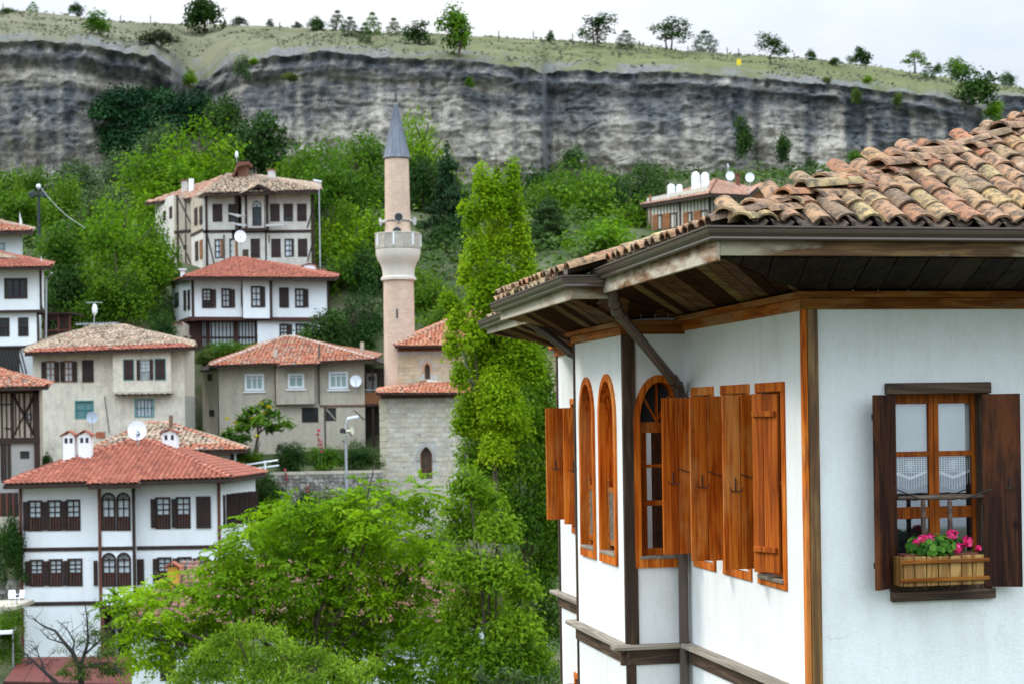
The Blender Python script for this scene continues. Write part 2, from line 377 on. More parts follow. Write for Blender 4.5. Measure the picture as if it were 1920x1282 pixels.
crk = 1-np.clip(np.abs(vnoise(U*.0065+3, Zc*.50+wob*2.2+7, 3)-.5)/.018, 0, 1); crk = crk*np.clip((vnoise(U*.03, Zc*.3+80, 2)-.38)*5, 0, 1); led = 1-np.clip(np.abs(vnoise(U*.004+13, Zc*.62+wob*1.5+21, 2)-.5)/.03, 0, 1)
Yc = Yc+crk*.35-led*.30; Xc = rx*Yc
tint = np.clip(.31-crk*.30+led*.06+(hsh-.5)*.09-.07*np.exp(-((lf-.04)/.07)**2)+pale*.44+bandA+mot+strk+(n_st-.5)*.22, 0, 1)
tint = tint-warm*.14; tint = np.where(dn < 1.6, np.clip(.34+(mot+n_bl-.5)*1.1, 0, 1), tint); tint = np.where((dn > 1.5)&(dn < 2.3)&(U > 1480), tint*.35, tint); tint = np.where((U > 1020)&(U < 1044), tint*.4, tint)  # darker line below the right rim; shadow painted along the cliff step
tf = (tint[:-1, :-1]+tint[1:, 1:])/2
m, t, p = _base('cliff_rock'); a = N('ShaderNodeAttribute', t); a.attribute_name = 'tint'
v = _vec(t, space='World'); vz = _vec(t, (.75, .75, 1.25), space='World')
nf = _noise(t, vz, 1.15, 10, .78); ad = N('ShaderNodeMath', t, operation='MULTIPLY_ADD'); ad.inputs[1].default_value = 1.25; ad.inputs[2].default_value = -.62
t.links.new(nf, ad.inputs[0]); a2 = N('ShaderNodeMath', t, operation='ADD'); a2.use_clamp = True; t.links.new(a.outputs['Fac'], a2.inputs[0]); t.links.new(ad.outputs[0], a2.inputs[1])
col = _ramp(t, a2.outputs[0], [(0, (.060, .066, .072)), (.2, (.118, .122, .126)), (.45, (.215, .200, .182)), (.7, (.37, .33, .275)), (1, (.55, .485, .395))])
n3 = _noise(t, v, 3.5, 6, .75); col = _mix(t, .7, col, _ramp(t, n3, [(.36, (.34, .35, .37)), (.56, (1, 1, 1))]), 'MULTIPLY')
t.links.new(col, p.inputs['Base Color']); p.inputs['Roughness'].default_value = .95
_bump(t, p, nf, .8, .5)
cl = link('cliff', np_mesh('cliff', np.stack([Xc, Yc, Zc], -1).reshape(-1, 3), [grid_faces(NTt, NU)], m, tf.ravel()))
tag(cl, 'grey layered limestone cliff with dark water stains above the town', kind='structure')

# ---- hill top behind the rim
NS = 60; ss = np.linspace(0, 1, NS); crest_v = np.interp(cu, CRU, CRV)+(vnoise(cu*.03, cu*0+21, 3)-.5)*4
crest_d = dtop+52
zcrest = np.array([ray(u, v)[2]*d for u, v, d in zip(cu, crest_v, crest_d)])
S2, U2 = np.meshgrid(ss, cu, indexing='ij')
Yh = Yc[-1][None, :]+(crest_d-Yc[-1])[None, :]*S2
Zh = ztop[None, :]+(zcrest-ztop)[None, :]*(S2**.85)
Xh = rx*Yh
Zh = Zh+(vnoise(Xh*.16, Yh*.16+9, 4)-.5)*1.9*np.sin(np.pi*S2)
ext = []
for dd, dz in ((20, -1.5), (60, -9), (160, -40)):
    ye = crest_d+dd; ext.append(np.stack([rx[0]*ye, ye, zcrest+dz], -1))
Vh = np.concatenate([np.stack([Xh, Yh, Zh], -1), np.array(ext)], 0)
m, t, p = _base('dry_grass'); v = _vec(t, space='World')
n1 = _noise(t, v, .12, 6, .6); n2 = _noise(t, v, 1.1, 8, .75); n3 = _noise(t, v, 5, 4, .7)
gx_ = N('ShaderNodeSeparateXYZ', t); t.links.new(v, gx_.inputs[0]); gm = N('ShaderNodeMapRange', t); gm.inputs[1].default_value = -60; gm.inputs[2].default_value = 15
t.links.new(gx_.outputs[0], gm.inputs[0])
ca = _ramp(t, n1, [(.35, (.095, .092, .048)), (.65, (.145, .135, .08))]); cb = _ramp(t, n1, [(.35, (.070, .085, .022)), (.65, (.118, .124, .042))])
col = _mix(t, gm.outputs[0], ca, cb)
col = _mix(t, _ramp(t, n2, [(.52, (0, 0, 0)), (.68, (.65, .65, .65))]), col, (.055, .06, .035))
col = _mix(t, .45, col, _ramp(t, n3, [(.3, (.55, .55, .5)), (.6, (1, 1, 1))]), 'MULTIPLY')
t.links.new(col, p.inputs['Base Color']); p.inputs['Roughness'].default_value = .95; _bump(t, p, n3, .5, .2)
rk = np.zeros((NS+3, NU)); rk[:NS] = np.clip((.10-S2)*5+(vnoise(Xh*.35, Yh*.35, 4)-.42)*3.0*np.clip(1.6-S2*4, 0, 1), 0, 1)
at_ = N('ShaderNodeAttribute', t); at_.attribute_name = 'tint'; rr_ = _ramp(t, _noise(t, v, 1.6, 8, .75), [(.35, (.05, .054, .06)), (.5, (.11, .11, .105)), (.68, (.19, .18, .16))])
t.links.new(_mix(t, at_.outputs['Fac'], col, rr_), p.inputs['Base Color'])
hl = link('hill', np_mesh('hill', Vh.reshape(-1, 3), [grid_faces(NS+3, NU)], m, ((rk[:-1, :-1]+rk[1:, 1:])/2).ravel(), smooth=True))
tag(hl, 'dry grass plateau sloping up behind the cliff rim', kind='structure')
def hill_point(u, v):
    """point of the hill top under a photo pixel"""
    k = int(np.clip(round((u-cu[0])/(cu[1]-cu[0])), 0, NU-1)); best = None
    for i in range(NS):
        y = Yh[i, k]; z = Zh[i, k]; r = ray(u, v); e = abs(r[2]*y-z)
        if best is None or e < best[0]: best = (e, i)
    i = best[1]; return Vector((rx[0, k]*Yh[i, k], Yh[i, k], Zh[i, k]))

# tufts of dry grass and low scrub on the hill top
n_ = 7000; rs_ = np.random.RandomState(5); ii = rs_.randint(3, NS-1, n_); kk = rs_.randint(120, NU-120, n_); keep = vnoise(Xh[ii, kk]*.12, Yh[ii, kk]*.2, 3) > .44; ii, kk = ii[keep], kk[keep]
TUFT_P = np.stack([Xh[ii, kk]+rs_.normal(size=len(ii))*.3, Yh[ii, kk]+rs_.normal(size=len(ii))*.3, Zh[ii, kk]+.12], -1)
# ================================================================== FOREGROUND HOUSE
HA = math.atan(660/3200); HZB = -6.5
_r = ray(1512, HV); HC = Vector((_r[0]*12.7, 12.7)); HE2 = Vector((math.cos(HA), math.sin(HA))); HE1 = Vector((-math.sin(HA), math.cos(HA)))
def HX(u, v, x0=0.0):          # plane x = x0 -> (y, z)
    r = Vector(ray(u, v)); t = (x0+HE2.dot(HC))/(HE2.x*r.x+HE2.y*r.y); P = Vector((r.x*t, r.y*t))-HC; return HE1.dot(P), r.z*t
def HY(u, v, y0=0.0):          # plane y = y0 -> (x, z)
    r = Vector(ray(u, v)); t = (y0+HE1.dot(HC))/(HE1.x*r.x+HE1.y*r.y); P = Vector((r.x*t, r.y*t))-HC; return HE2.dot(P), r.z*t
FM = Matrix.Translation((0, 0, -HZB))
def wallM(kind, off):          # local (s, outward, z) -> house
    if kind == 'left': A = Matrix(((0, -1, 0, off), (1, 0, 0, 0), (0, 0, 1, 0), (0, 0, 0, 1)))
    else: A = Matrix(((1, 0, 0, 0), (0, -1, 0, off), (0, 0, 1, 0), (0, 0, 0, 1)))
    return FM @ A
def arch_pts(a, b, z0, zs, za, n=14, pointed=0.0):
    """left foot, up and over, right foot"""
    P = [(a, z0), (a, zs)]
    for i in range(1, n):
        t = math.pi*i/n; x = (a+b)/2-(b-a)/2*math.cos(t); y = math.sin(t)
        y = y*(1-pointed)+pointed*(1-abs(math.cos(t)))
        P.append((x, zs+(za-zs)*y))
    return P+[(b, zs), (b, z0)]
def ring(mb, outer, inner, o0, o1, closed=False):
    n = len(outer)
    for i in range(n if closed else n-1):
        j = (i+1) % n; a, b, c_, d_ = outer[i], outer[j], inner[j], inner[i]
        P = [(a[0], o1, a[1]), (b[0], o1, b[1]), (c_[0], o1, c_[1]), (d_[0], o1, d_[1]), (a[0], o0, a[1]), (b[0], o0, b[1]), (c_[0], o0, c_[1]), (d_[0], o0, d_[1])]
        mb.add(P, [(0, 1, 2, 3), (1, 0, 4, 5), (3, 2, 6, 7)])
    if not closed:
        for k in (0, n-1):
            a, d_ = outer[k], inner[k]; mb.add([(a[0], o0, a[1]), (a[0], o1, a[1]), (d_[0], o1, d_[1]), (d_[0], o0, d_[1])], [(0, 1, 2, 3)])
def holes_wall(mb, s0, s1, z0, z1, holes, depth=.14):
    """front skin of a wall with rectangular (s0,s1,z0,z1) or arched (.., zs) openings and their reveals"""
    ss = sorted({s0, s1, *[h[0] for h in holes], *[h[1] for h in holes]}); zz = sorted({z0, z1, *[h[2] for h in holes], *[h[3] for h in holes]})
    ss = [s for s in ss if s0 <= s <= s1]; zz = [z for z in zz if z0 <= z <= z1]
    for a, b in zip(ss, ss[1:]):
        for c_, d_ in zip(zz, zz[1:]):
            x, y = (a+b)/2, (c_+d_)/2
            if any(h[0] < x < h[1] and h[2] < y < h[3] for h in holes): continue
            mb.quad((a, 0, c_), (b, 0, c_), (b, 0, d_), (a, 0, d_))
    for h in holes:
        a, b, c_, d_ = h[:4]
        if len(h) > 4:
            P = arch_pts(a, b, c_, h[4], d_)
            for p, q in zip(P[1:-2], P[2:-1]): mb.quad((p[0], 0, p[1]), (q[0], 0, q[1]), (q[0], 0, d_), (p[0], 0, d_))
        else: P = [(a, c_), (a, d_), (b, d_), (b, c_)]
        for p, q in zip(P, P[1:]+P[:1]): mb.quad((p[0], 0, p[1]), (q[0], 0, q[1]), (q[0], -depth, q[1]), (p[0], -depth, p[1]))

M_PLAS = stained('white_lime_plaster', (.80, .80, .78), (.60, .58, .53), .55, 1.1, (1.8, 1.8, .35), .9, .4, 50, .10, .32)
M_ORNG = wood('orange_varnished_pine', (.20, .034, .003), (.60, .118, .007), (.82, .27, .030), 2, 8, 18, .6, 0, ring=1.1, weather=(.74, .36, .11), wamt=.35, spec=.1)
M_ORNX = wood('orange_pine_lengthwise', (.20, .045, .005), (.44, .11, .012), (.60, .21, .035), 1, 7, 12, .6, 0, spec=.1, weather=(.40, .27, .14), wamt=.5)
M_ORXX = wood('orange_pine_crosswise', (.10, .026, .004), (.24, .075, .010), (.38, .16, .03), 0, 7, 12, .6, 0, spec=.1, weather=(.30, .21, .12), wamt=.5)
M_DARK = wood('dark_weathered_beam', (.018, .011, .007), (.060, .032, .017), (.13, .075, .042), 2, 8, 14, .7, 0)
M_DRKY = wood('dark_weathered_beam_along', (.025, .016, .011), (.085, .048, .028), (.17, .105, .065), 1, 8, 14, .7, 0)
M_DRKX = wood('dark_weathered_beam_across', (.025, .016, .011), (.085, .05, .03), (.17, .11, .07), 0, 8, 14, .7, 0)
M_GREY = wood('grey_bleached_board', (.16, .13, .10), (.30, .255, .20), (.42, .37, .30), 1, 8, 16, .8, 0, knots=False)
M_GRYX = wood('grey_bleached_board_across', (.16, .13, .10), (.30, .255, .20), (.42, .37, .30), 0, 8, 16, .8, 0, knots=False)
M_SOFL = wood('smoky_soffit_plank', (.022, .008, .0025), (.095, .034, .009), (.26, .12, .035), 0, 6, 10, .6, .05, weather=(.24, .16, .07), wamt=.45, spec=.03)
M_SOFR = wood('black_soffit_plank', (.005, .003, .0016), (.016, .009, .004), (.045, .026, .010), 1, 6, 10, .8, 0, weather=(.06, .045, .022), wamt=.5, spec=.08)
M_FASL = wood('peeling_fascia_along', (.10, .038, .013), (.22, .10, .04), (.34, .19, .09), 1, 5, 7, .75, 0, weather=(.50, .44, .34), wamt=1.0, wlo=.40)
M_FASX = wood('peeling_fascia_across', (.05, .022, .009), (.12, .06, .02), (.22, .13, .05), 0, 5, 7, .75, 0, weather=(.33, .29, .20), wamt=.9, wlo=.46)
M_POST = wood('streaked_corner_post', (.06, .028, .009), (.24, .12, .035), (.42, .27, .10), 2, 6, 18, .55, .1, weather=(.07, .03, .012), wamt=.75)
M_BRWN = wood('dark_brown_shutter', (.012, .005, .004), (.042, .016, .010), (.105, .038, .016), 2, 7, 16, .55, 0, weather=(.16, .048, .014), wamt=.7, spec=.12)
M_IRON = plain('dark_iron', (.05, .042, .038), .6, .4)
M_GUTT = plain('brown_painted_gutter', (.115, .086, .070), .24, .25, .10, 3)
M_GLAS = glassy('window_glass')
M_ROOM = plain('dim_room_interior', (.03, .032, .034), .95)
M_CURT = plain('white_net_curtain', (.62, .66, .62), .9, 0, .05, 8)
M_TURN = wood('turned_grey_brown_rail', (.05, .03, .022), (.13, .085, .062), (.24, .17, .13), 0, 8, 8, .6)

HOUSE = thing('timber_house', (HC.x, HC.y, HZB), 'big white half-timbered house with orange shutters and an old tiled roof in front', 'house', rz=HA)
ZW = .90
BW, B0, B1, YE = -.574, 3.0, 4.88, 8.1       # bay projection, bay start and end, far end of the house
# ---- plaster walls
mb = MB(wallM('left', 0)); F1 = (2.22, 2.70, -1.30, .17); F2 = (1.30, 1.88, -1.30, .17); F3 = (.50, 1.01, -1.30, .17)
holes_wall(mb, 0, B0, HZB, ZW, [F1, F2, F3]); mb.build('wall', M_PLAS, HOUSE)
AS = (-.44, -.04, -1.31, .31, -.06)
mb = MB(wallM('front', B0)); holes_wall(mb, BW, 0, HZB, ZW, [AS]); mb.build('wall', M_PLAS, HOUSE)
A2 = (3.335, 3.845, -1.31, .335, -.02); A1 = (4.135, 4.60, -1.31, .325, -.02)
mb = MB(wallM('left', BW)); holes_wall(mb, B0, B1, HZB, ZW, [A1, A2]); mb.build('wall', M_PLAS, HOUSE)
mb = MB(wallM('left', 0)); holes_wall(mb, B1, YE, HZB, ZW, [(6.85, 7.36, -1.30, .14), (6.85, 7.36, -4.6, -3.05)]); mb.build('wall', M_PLAS, HOUSE)
MB(FM).quad((BW, B1, HZB), (0, B1, HZB), (0, B1, ZW), (BW, B1, ZW)).build('wall', M_PLAS, HOUSE)
RW = (.70, 1.41, -1.33, .13)
mb = MB(wallM('front', 0)); holes_wall(mb, 0, 5.0, HZB, ZW, [RW]); mb.build('wall', M_PLAS, HOUSE)
MB(FM).quad((0, YE, HZB), (5, YE, HZB), (5, YE, ZW), (0, YE, ZW)).quad((5, 0, HZB), (5, YE, HZB), (5, YE, ZW), (5, 0, ZW)).build('wall', M_PLAS, HOUSE)
# rooms behind the openings
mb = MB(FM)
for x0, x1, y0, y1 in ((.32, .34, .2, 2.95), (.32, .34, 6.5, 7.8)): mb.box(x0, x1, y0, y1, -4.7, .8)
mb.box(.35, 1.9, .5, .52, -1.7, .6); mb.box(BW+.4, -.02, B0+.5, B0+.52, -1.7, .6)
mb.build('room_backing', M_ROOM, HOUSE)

# ---- posts, cornices, ledges
MB(FM).box(-.022, .012, -.012, .055, HZB, .77).build('post', M_ORNG, HOUSE, .004)
MB(FM).box(.013, .092, -.028, .05, HZB, .772).build('post', M_POST, HOUSE, .006)
MB(FM).box(BW-.018, BW+.104, B0-.02, B0+.03, -2.09, .735).build('post', M_DARK, HOUSE, .004)
MB(FM).box(BW-.012, BW+.075, B0-.015, B0+.03, HZB, -2.24).build('post', M_DARK, HOUSE, .004)
MB(FM).box(BW-.014, BW+.03, B1-.035, B1+.015, HZB, .74).build('post', M_DARK, HOUSE, .004)
MB(FM).box(-.016, .03, YE-.05, YE+.015, HZB, .74).build('post', M_DARK, HOUSE, .004)
def cornice(pts, z, mats, hb=.085, hm=.045, ob=.03, om=.085):
    """board plus projecting moulding along a plan polyline with outward on the right-hand side"""
    for k, ((a, b), m_) in enumerate(zip(zip(pts, pts[1:]), mats)):
        a = Vector((*a, 0)); b = Vector((*b, 0)); d = (b-a).normalized(); n = Vector((d.y, -d.x, 0)); e = .001*k
        for o, z0, z1, nm in ((ob, z, z+hb, 'cornice_board'), (om, z+hb, z+hb+hm, 'cornice_moulding')):
            c0 = a+n*(o/2-.01)-d*(o if k == 0 else -.002); c1 = b+n*(o/2-.01)+d*(o-.003)
            MB(FM).beam(c0+Vector((0, 0, (z0+z1)/2+e)), c1+Vector((0, 0, (z0+z1)/2+e)), o+.02, z1-z0, (0, 0, 1)).build(nm, m_, HOUSE, .004)
cornice([(0, B0-.01), (0, -.0)], .765, [M_ORNX]); cornice([(0.0, 0), (5, 0)], .768, [M_ORXX])
cornice([(BW, B1), (BW, B0)], .735, [M_ORNX], .075, .04); cornice([(BW, B0), (0, B0)], .738, [M_ORXX], .075, .05)
cornice([(0, YE), (0, B1+.1)], .73, [M_ORNX], .08, .04)
def ledge(a, b, zt, mg, md):
    a = Vector((*a, 0)); b = Vector((*b, 0)); d = (b-a).normalized(); n = Vector((d.y, -d.x, 0))
    MB(FM).beam(a+n*.045-d*.09+Vector((0, 0, zt-.02)), b+n*.045+Vector((0, 0, zt-.02)), .13, .042).build('ledge_board', mg, HOUSE, .008)
    MB(FM).beam(a+n*.005+Vector((0, 0, zt-.115)), b+n*.005+Vector((0, 0, zt-.115)), .04, .145).build('ledge_beam', md, HOUSE, .006)
ledge((0, B0-.12), (0, .06), -2.075, M_GREY, M_DRKY); ledge((BW, B1+.02), (BW, B0-.06), -2.075, M_GREY, M_DRKY)
ledge((BW-.07, B0), (-.06, B0), -2.08, M_GRYX, M_DRKX); ledge((0, YE+.05), (0, B1+.02), -2.10, M_GREY, M_DRKY)

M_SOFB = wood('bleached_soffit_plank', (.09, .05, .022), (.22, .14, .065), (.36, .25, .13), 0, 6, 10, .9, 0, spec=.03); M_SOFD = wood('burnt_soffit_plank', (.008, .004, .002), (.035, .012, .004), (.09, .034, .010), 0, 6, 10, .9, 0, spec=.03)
# ---- soffits of planks
def clip_strip(poly, d, n, a, b):
    """part of convex poly (2D) with a <= p.n <= b"""
    for s_, lim in ((1, a), (-1, b)):
        outp = []
        for p, q in zip(poly, poly[1:]+poly[:1]):
            vp = s_*(p.dot(n)-lim); vq = s_*(q.dot(n)-lim)
            if vp >= 0: outp.append(p)
            if (vp > 0) != (vq > 0) and vp != vq: outp.append(p+(q-p)*(vp/(vp-vq)))
        poly = outp
        if len(poly) < 3: return []
    return poly
def soffit(pts, d, mat, pw):
    """pts: 3D corners (house coords); d: plank direction in plan"""
    P = [Vector(p) for p in pts]; nrm = (P[1]-P[0]).cross(P[2]-P[0]).normalized()
    zf = lambda x, y: P[0].z-(nrm.x*(x-P[0].x)+nrm.y*(y-P[0].y))/nrm.z
    part = MB(FM).prism([(p.x, p.y, zf(p.x, p.y)+.035) for p in P], (0, 0, .02)).build('soffit', M_ROOM, HOUSE)
    d = Vector(d).normalized(); n = Vector((-d.y, d.x)); poly = [Vector((p.x, p.y)) for p in P]
    lo = min(p.dot(n) for p in poly); hi = max(p.dot(n) for p in poly); a = lo
    while a < hi:
        wd = pw*R.uniform(.85, 1.15); q = clip_strip(poly, d, n, a+.004, a+wd-.004); a += wd
        if len(q) >= 3:
            dz = R.uniform(-.004, .004)
            MB(FM).prism([(p.x, p.y, zf(p.x, p.y)+dz) for p in q], (0, 0, .025)).build('plank', R.choice(mat) if isinstance(mat, list) else mat, part)
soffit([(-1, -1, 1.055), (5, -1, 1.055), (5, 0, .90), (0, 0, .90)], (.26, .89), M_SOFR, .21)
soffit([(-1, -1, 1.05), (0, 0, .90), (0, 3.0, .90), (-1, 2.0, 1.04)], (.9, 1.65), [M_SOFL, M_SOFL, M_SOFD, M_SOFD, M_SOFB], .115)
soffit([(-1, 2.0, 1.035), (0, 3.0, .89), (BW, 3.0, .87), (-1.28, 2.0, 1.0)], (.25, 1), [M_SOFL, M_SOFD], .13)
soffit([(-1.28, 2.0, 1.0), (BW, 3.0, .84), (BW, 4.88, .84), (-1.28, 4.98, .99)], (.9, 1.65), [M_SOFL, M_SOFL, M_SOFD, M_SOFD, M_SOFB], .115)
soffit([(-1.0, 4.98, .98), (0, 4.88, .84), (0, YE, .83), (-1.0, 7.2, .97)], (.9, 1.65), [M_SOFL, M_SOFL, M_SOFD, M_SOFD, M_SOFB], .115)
# ---- fascias
MB(FM).box(-1.0, 5, -1.03, -1.0, 1.065, 1.20).build('fascia', M_FASX, HOUSE, .004)
MB(FM).box(-1.03, -1.001, -1.028, 2.06, 1.03, 1.19).build('fascia', M_FASL, HOUSE, .004)
MB(FM).box(-1.30, -.98, 1.965, 1.995, .985, 1.17).build('fascia', M_FASX, HOUSE, .004)
MB(FM).box(-1.31, -1.28, 1.968, 5.0, .98, 1.13).build('fascia', M_FASL, HOUSE, .004)
MB(FM).box(-1.03, -1.0, 5.0, 7.2, .955, 1.11).build('fascia', M_FASL, HOUSE, .004)
MB(FM).beam((-1.0, 7.2, 1.03), (0.0, YE, .93), .03, .15).build('fascia', M_FASL, HOUSE, .004)
# ---- gutters: profile swept along the eaves
GP = [(0, 0), (0, -.086), (.046, -.090), (.054, -.080), (.050, -.066), (.060, -.058), (.076, -.042), (.084, -.022), (.078, -.014), (.090, -.008), (.090, .004), (.080, .004), (.068, -.03), (.014, -.05), (.012, 0)]
def gutter(path, name='gutter'):
    pts = [Vector(p) for p in path]; mb = MB(FM); k = len(GP); P = []; F = []
    for i, p in enumerate(pts):
        ns = []
        for a, b in ((i-1, i), (i, i+1)):
            if a >= 0 and b < len(pts): d = (pts[b]-pts[a]).xy.normalized(); ns.append(Vector((d.y, -d.x)))
        o = ns[0] if len(ns) == 1 else (ns[0]+ns[1])/(1+ns[0].dot(ns[1]))
        for a, z in GP: P.append((p.x+o.x*a, p.y+o.y*a, p.z+z))
    for i in range(len(pts)-1):
        for j in range(k): F.append((i*k+j, i*k+(j+1) % k, (i+1)*k+(j+1) % k, (i+1)*k+j))
    F.append(tuple(range(k))); F.append(tuple(range((len(pts)-1)*k, len(pts)*k)))
    mb.add(P, F).build(name, M_GUTT, HOUSE)
gutter([(-1.034, 2.07, 1.228), (-1.034, -1.034, 1.255), (5, -1.034, 1.255)])
gutter([(-1.325, 5.02, 1.150), (-1.325, 1.955, 1.172), (-.93, 1.955, 1.178)])
gutter([(-1.045, 7.25, 1.10), (-1.045, 5.06, 1.13)])
# ---- downpipes
def downpipe(pts, r):
    mb = MB(FM); mb.tube(pts, r, 14); p = mb.build('downpipe', M_GUTT, HOUSE, smooth=True)
    for i in range(1, len(pts)-1):
        a = Vector(pts[i]); d = (Vector(pts[i+1])-a).normalized(); e = (Vector(pts[i-1])-a).normalized()
        for q, dd in ((a+d*.09, d), (a+e*.09, e)):
            MB(FM).tube([q-dd*.03, q+dd*.03], r*1.16, 14).build('collar', M_GUTT, p, smooth=True)
downpipe([(-.95, 1.93, 1.12), (-.94, 1.95, .96), (-.9, 2.0, .88), (-.11, 2.86, .27), (-.075, 2.9, .18), (-.07, 2.905, .02), (-.07, 2.905, HZB)], .045)
x0, z0 = HY(1000, 607, 5.25); x1, z1 = HY(1080, 668, 5.0)
downpipe([(x0-.1, 5.27, z0+.07), (x0, 5.25, z0), (x1, 5.0, z1), (x1+.1, 4.97, z1-.25)], .045)

# ---- windows and shutters of the long side
def rect_window(M, h, fw, mat, o=.018, sill=None, parent=HOUSE, bars=True):
    a, b, c_, d_ = h; mb = MB(M)
    mb.box(a-fw, b+fw, -.02, o, d_, d_+fw*1.15); mb.box(a-fw, b+fw, -.02, o, c_-fw, c_); mb.box(a-fw, a, -.10, o-.003, c_, d_); mb.box(b, b+fw, -.10, o-.003, c_, d_)
    wn = mb.build('window', mat, parent, .004)
    mb = MB(M); iw = .035
    for s0, s1, z0, z1 in ((a+.002, a+iw, c_, d_), (b-iw, b-.002, c_, d_), (a, b, d_-iw, d_-.002), (a, b, c_+.002, c_+iw), ((a+b)/2-iw/2, (a+b)/2+iw/2, c_, d_), (a, b, (c_+d_)/2, (c_+d_)/2+iw)):
        mb.box(s0, s1, -.115, -.085, z0, z1)
    mb.build('sash', mat, wn); MB(M).box(a, b, -.104, -.100, c_, d_).build('pane', M_GLAS, wn)
    return wn
ML = wallM('left', 0)
for h in (F1, F2, F3): rect_window(ML, h, .065, M_ORNG)
MB(ML).box(F3[0]-.02, F3[1]+.02, -.10, .035, -1.315, -1.285).build('window_sill', M_GREY, HOUSE, .004)
w4 = rect_window(ML, (6.85, 7.36, -1.30, .14), .06, M_ORNG); w5 = rect_window(ML, (6.85, 7.36, -4.6, -3.05), .06, M_ORNG)
def shutter(hx, hy, z0, z1, wd, ang, mat, nplank=2, th=.026, batten_side=-1, hooks=True, name='shutter', parent=HOUSE):
    """leaf hinged at (hx,hy); ang = plan direction of the leaf from the hinge (radians from +x)"""
    M = FM @ Matrix.Translation((hx, hy, 0)) @ Matrix.Rotation(ang, 4, 'Z')
    bs = batten_side; sh = None
    xs = [0]+[wd*(i+1)/nplank+(R.uniform(-.02, .02) if i < nplank-1 else 0) for i in range(nplank)]
    for i in range(nplank):
        MB(M).box(xs[i]+.003, xs[i+1]-.003, -th/2+R.uniform(-.003, .003), th/2, z0+R.uniform(-.004, .004), z1+R.uniform(-.003, .003)).build('plank' if sh else name, mat, sh or parent, .003)
        sh = sh or COL.objects[-1]
    for zb in (z0+.16, z1-.18): MB(M).box(.02, wd-.02, min(bs*th*.5, bs*(th*.5+.022)), max(bs*th*.5, bs*(th*.5+.022)), zb, zb+.045).build('batten', mat, sh, .004)
    return sh, M
zt, zb_ = .155, -1.245
# the three far leaves stand straight out from the wall (their inner faces look at the street)
fa = math.pi
for hy in (F1[1]+.04, F2[1]+.03, F3[1]+.04):
    sh, M = shutter(-.005, hy, zb_, zt, .30, fa, M_ORNG, 2, batten_side=-1)
    # inner side faces -y, which is local +y after the half turn
    s_ = .20; z_ = -.62
    mb = MB(M)
    mb.tube([(s_, .02, z_+.11), (s_, .026, z_)], .006, 6)
    mb.tube([(s_-.055, .05, z_+.03), (s_-.04, .04, z_+.004), (s_, .028, z_), (s_+.04, .04, z_+.004), (s_+.055, .05, z_+.03)], .005, 6); mb.build('hook', M_IRON, sh)
    MB(M).tube([(.155, .024, -.48), (.0, .03, -.535)], .0045, 6).build('hook_rod', M_IRON, sh)
sh, M = shutter(-.012, F3[0]+.05, zb_, zt, .30, math.pi/2+math.radians(22), wood('shaded_brown_varnish', (.12, .022, .003), (.40, .085, .008), (.58, .16, .02), 2, 8, 18, .6, 0, spec=.1), 2, batten_side=1)  # darker varnish colour paints in the shade on this ajar leaf
for hy in (7.40, 6.52):
    sh, M = shutter(-.005, hy, -1.20, .10, .31, math.pi, M_ORNG, 3); mb = MB(M)
    mb.tube([(.2, .02, -.5), (.2, .026, -.62)], .006, 6); mb.tube([(.14, .05, -.59), (.2, .028, -.62), (.26, .05, -.59)], .005, 6); mb.build('hook', M_IRON, sh)
for hy, an in ((7.40, math.pi), (6.9, math.pi*.8)): shutter(-.005, hy, -4.6, -3.12, .36, an, M_ORNG, 3)
# ---- arched windows of the bay
def arched_window(M, h, fw, deep, panes):
    a, b, c_, d_, zs = h
    mb = MB(M); inn = arch_pts(a+.006, b-.006, c_, zs, d_-.006); outp = arch_pts(a-fw, b+fw, c_-fw*.2, zs, d_+fw*1.1)
    ring(mb, outp, inn, -.22, .022); mb.box(a-fw, b+fw, -.02, .024, c_-fw*1.4, c_)
    wn = mb.build('window', M_ORNG, HOUSE); MB(M).box(a-.01, b+.01, -.13, .03, c_, c_+.03).build('window_sill', M_GREY, wn, .004)
    return wn
MBF = wallM('left', BW)
for h in (A1, A2):
    wn = arched_window(MBF, h, .055, .2, False); a, b, c_, d_, zs = h
    # folded inner leaves and panelled lining
    MB(MBF).box(a, b, -.30, -.27, c_, d_-.002).build('inner_panel', M_ORNG, wn)
    for s0, s1 in ((a+.01, a+.17), (a+.2, a+.36), (b-.12, b-.01)): MB(MBF).box(s0, s1, -.265, -.235, c_+.03, zs-.02).build('inner_leaf', M_ORNG, wn, .004)
    MB(MBF).box(a, b, -.26, -.22, zs-.02, zs+.05).build('transom', M_ORNG, wn)
    mb = MB(MBF)
    for s_ in (a+.05, b-.05): mb.tube([(s_, -.06, c_+.03), (s_, -.06, c_+.66)], .018, 8); mb.lathe([(.012, 0), (.022, .02), (.012, .045), (.0, .06)], 8, (s_, -.06, c_+.66))
    mb.box(a+.05, b-.05, -.075, -.05, c_+.58, c_+.63); mb.box(a+.05, b-.05, -.075, -.05, c_+.08, c_+.13); g = mb.build('guard_rail', M_ORNX, wn, smooth=True)
    k = 9
    for i in range(k):
        s_ = a+.075+(b-a-.15)*i/(k-1); MB(MBF).beam((s_-.01, -.062, c_+.12), (s_+.012, -.062, c_+.60), .017, .014).build('slat', M_GREY, g)
MBS = wallM('front', B0); wn = arched_window(MBS, AS, .055, .2, True); a, b, c_, d_, zs = AS
mb = MB(MBS)
for s0, s1 in ((a, a+.06), (b-.06, b), (a+.06, b-.06)):
    if s1-s0 > .1:
        for z0, z1 in ((zs-.1, zs), (c_+.02, c_+.09), (c_+.48, c_+.53), (c_+.83, c_+.86)): mb.box(s0, s1, -.13, -.10, z0, z1)
    else: mb.box(s0, s1, -.13, -.10, c_, zs)
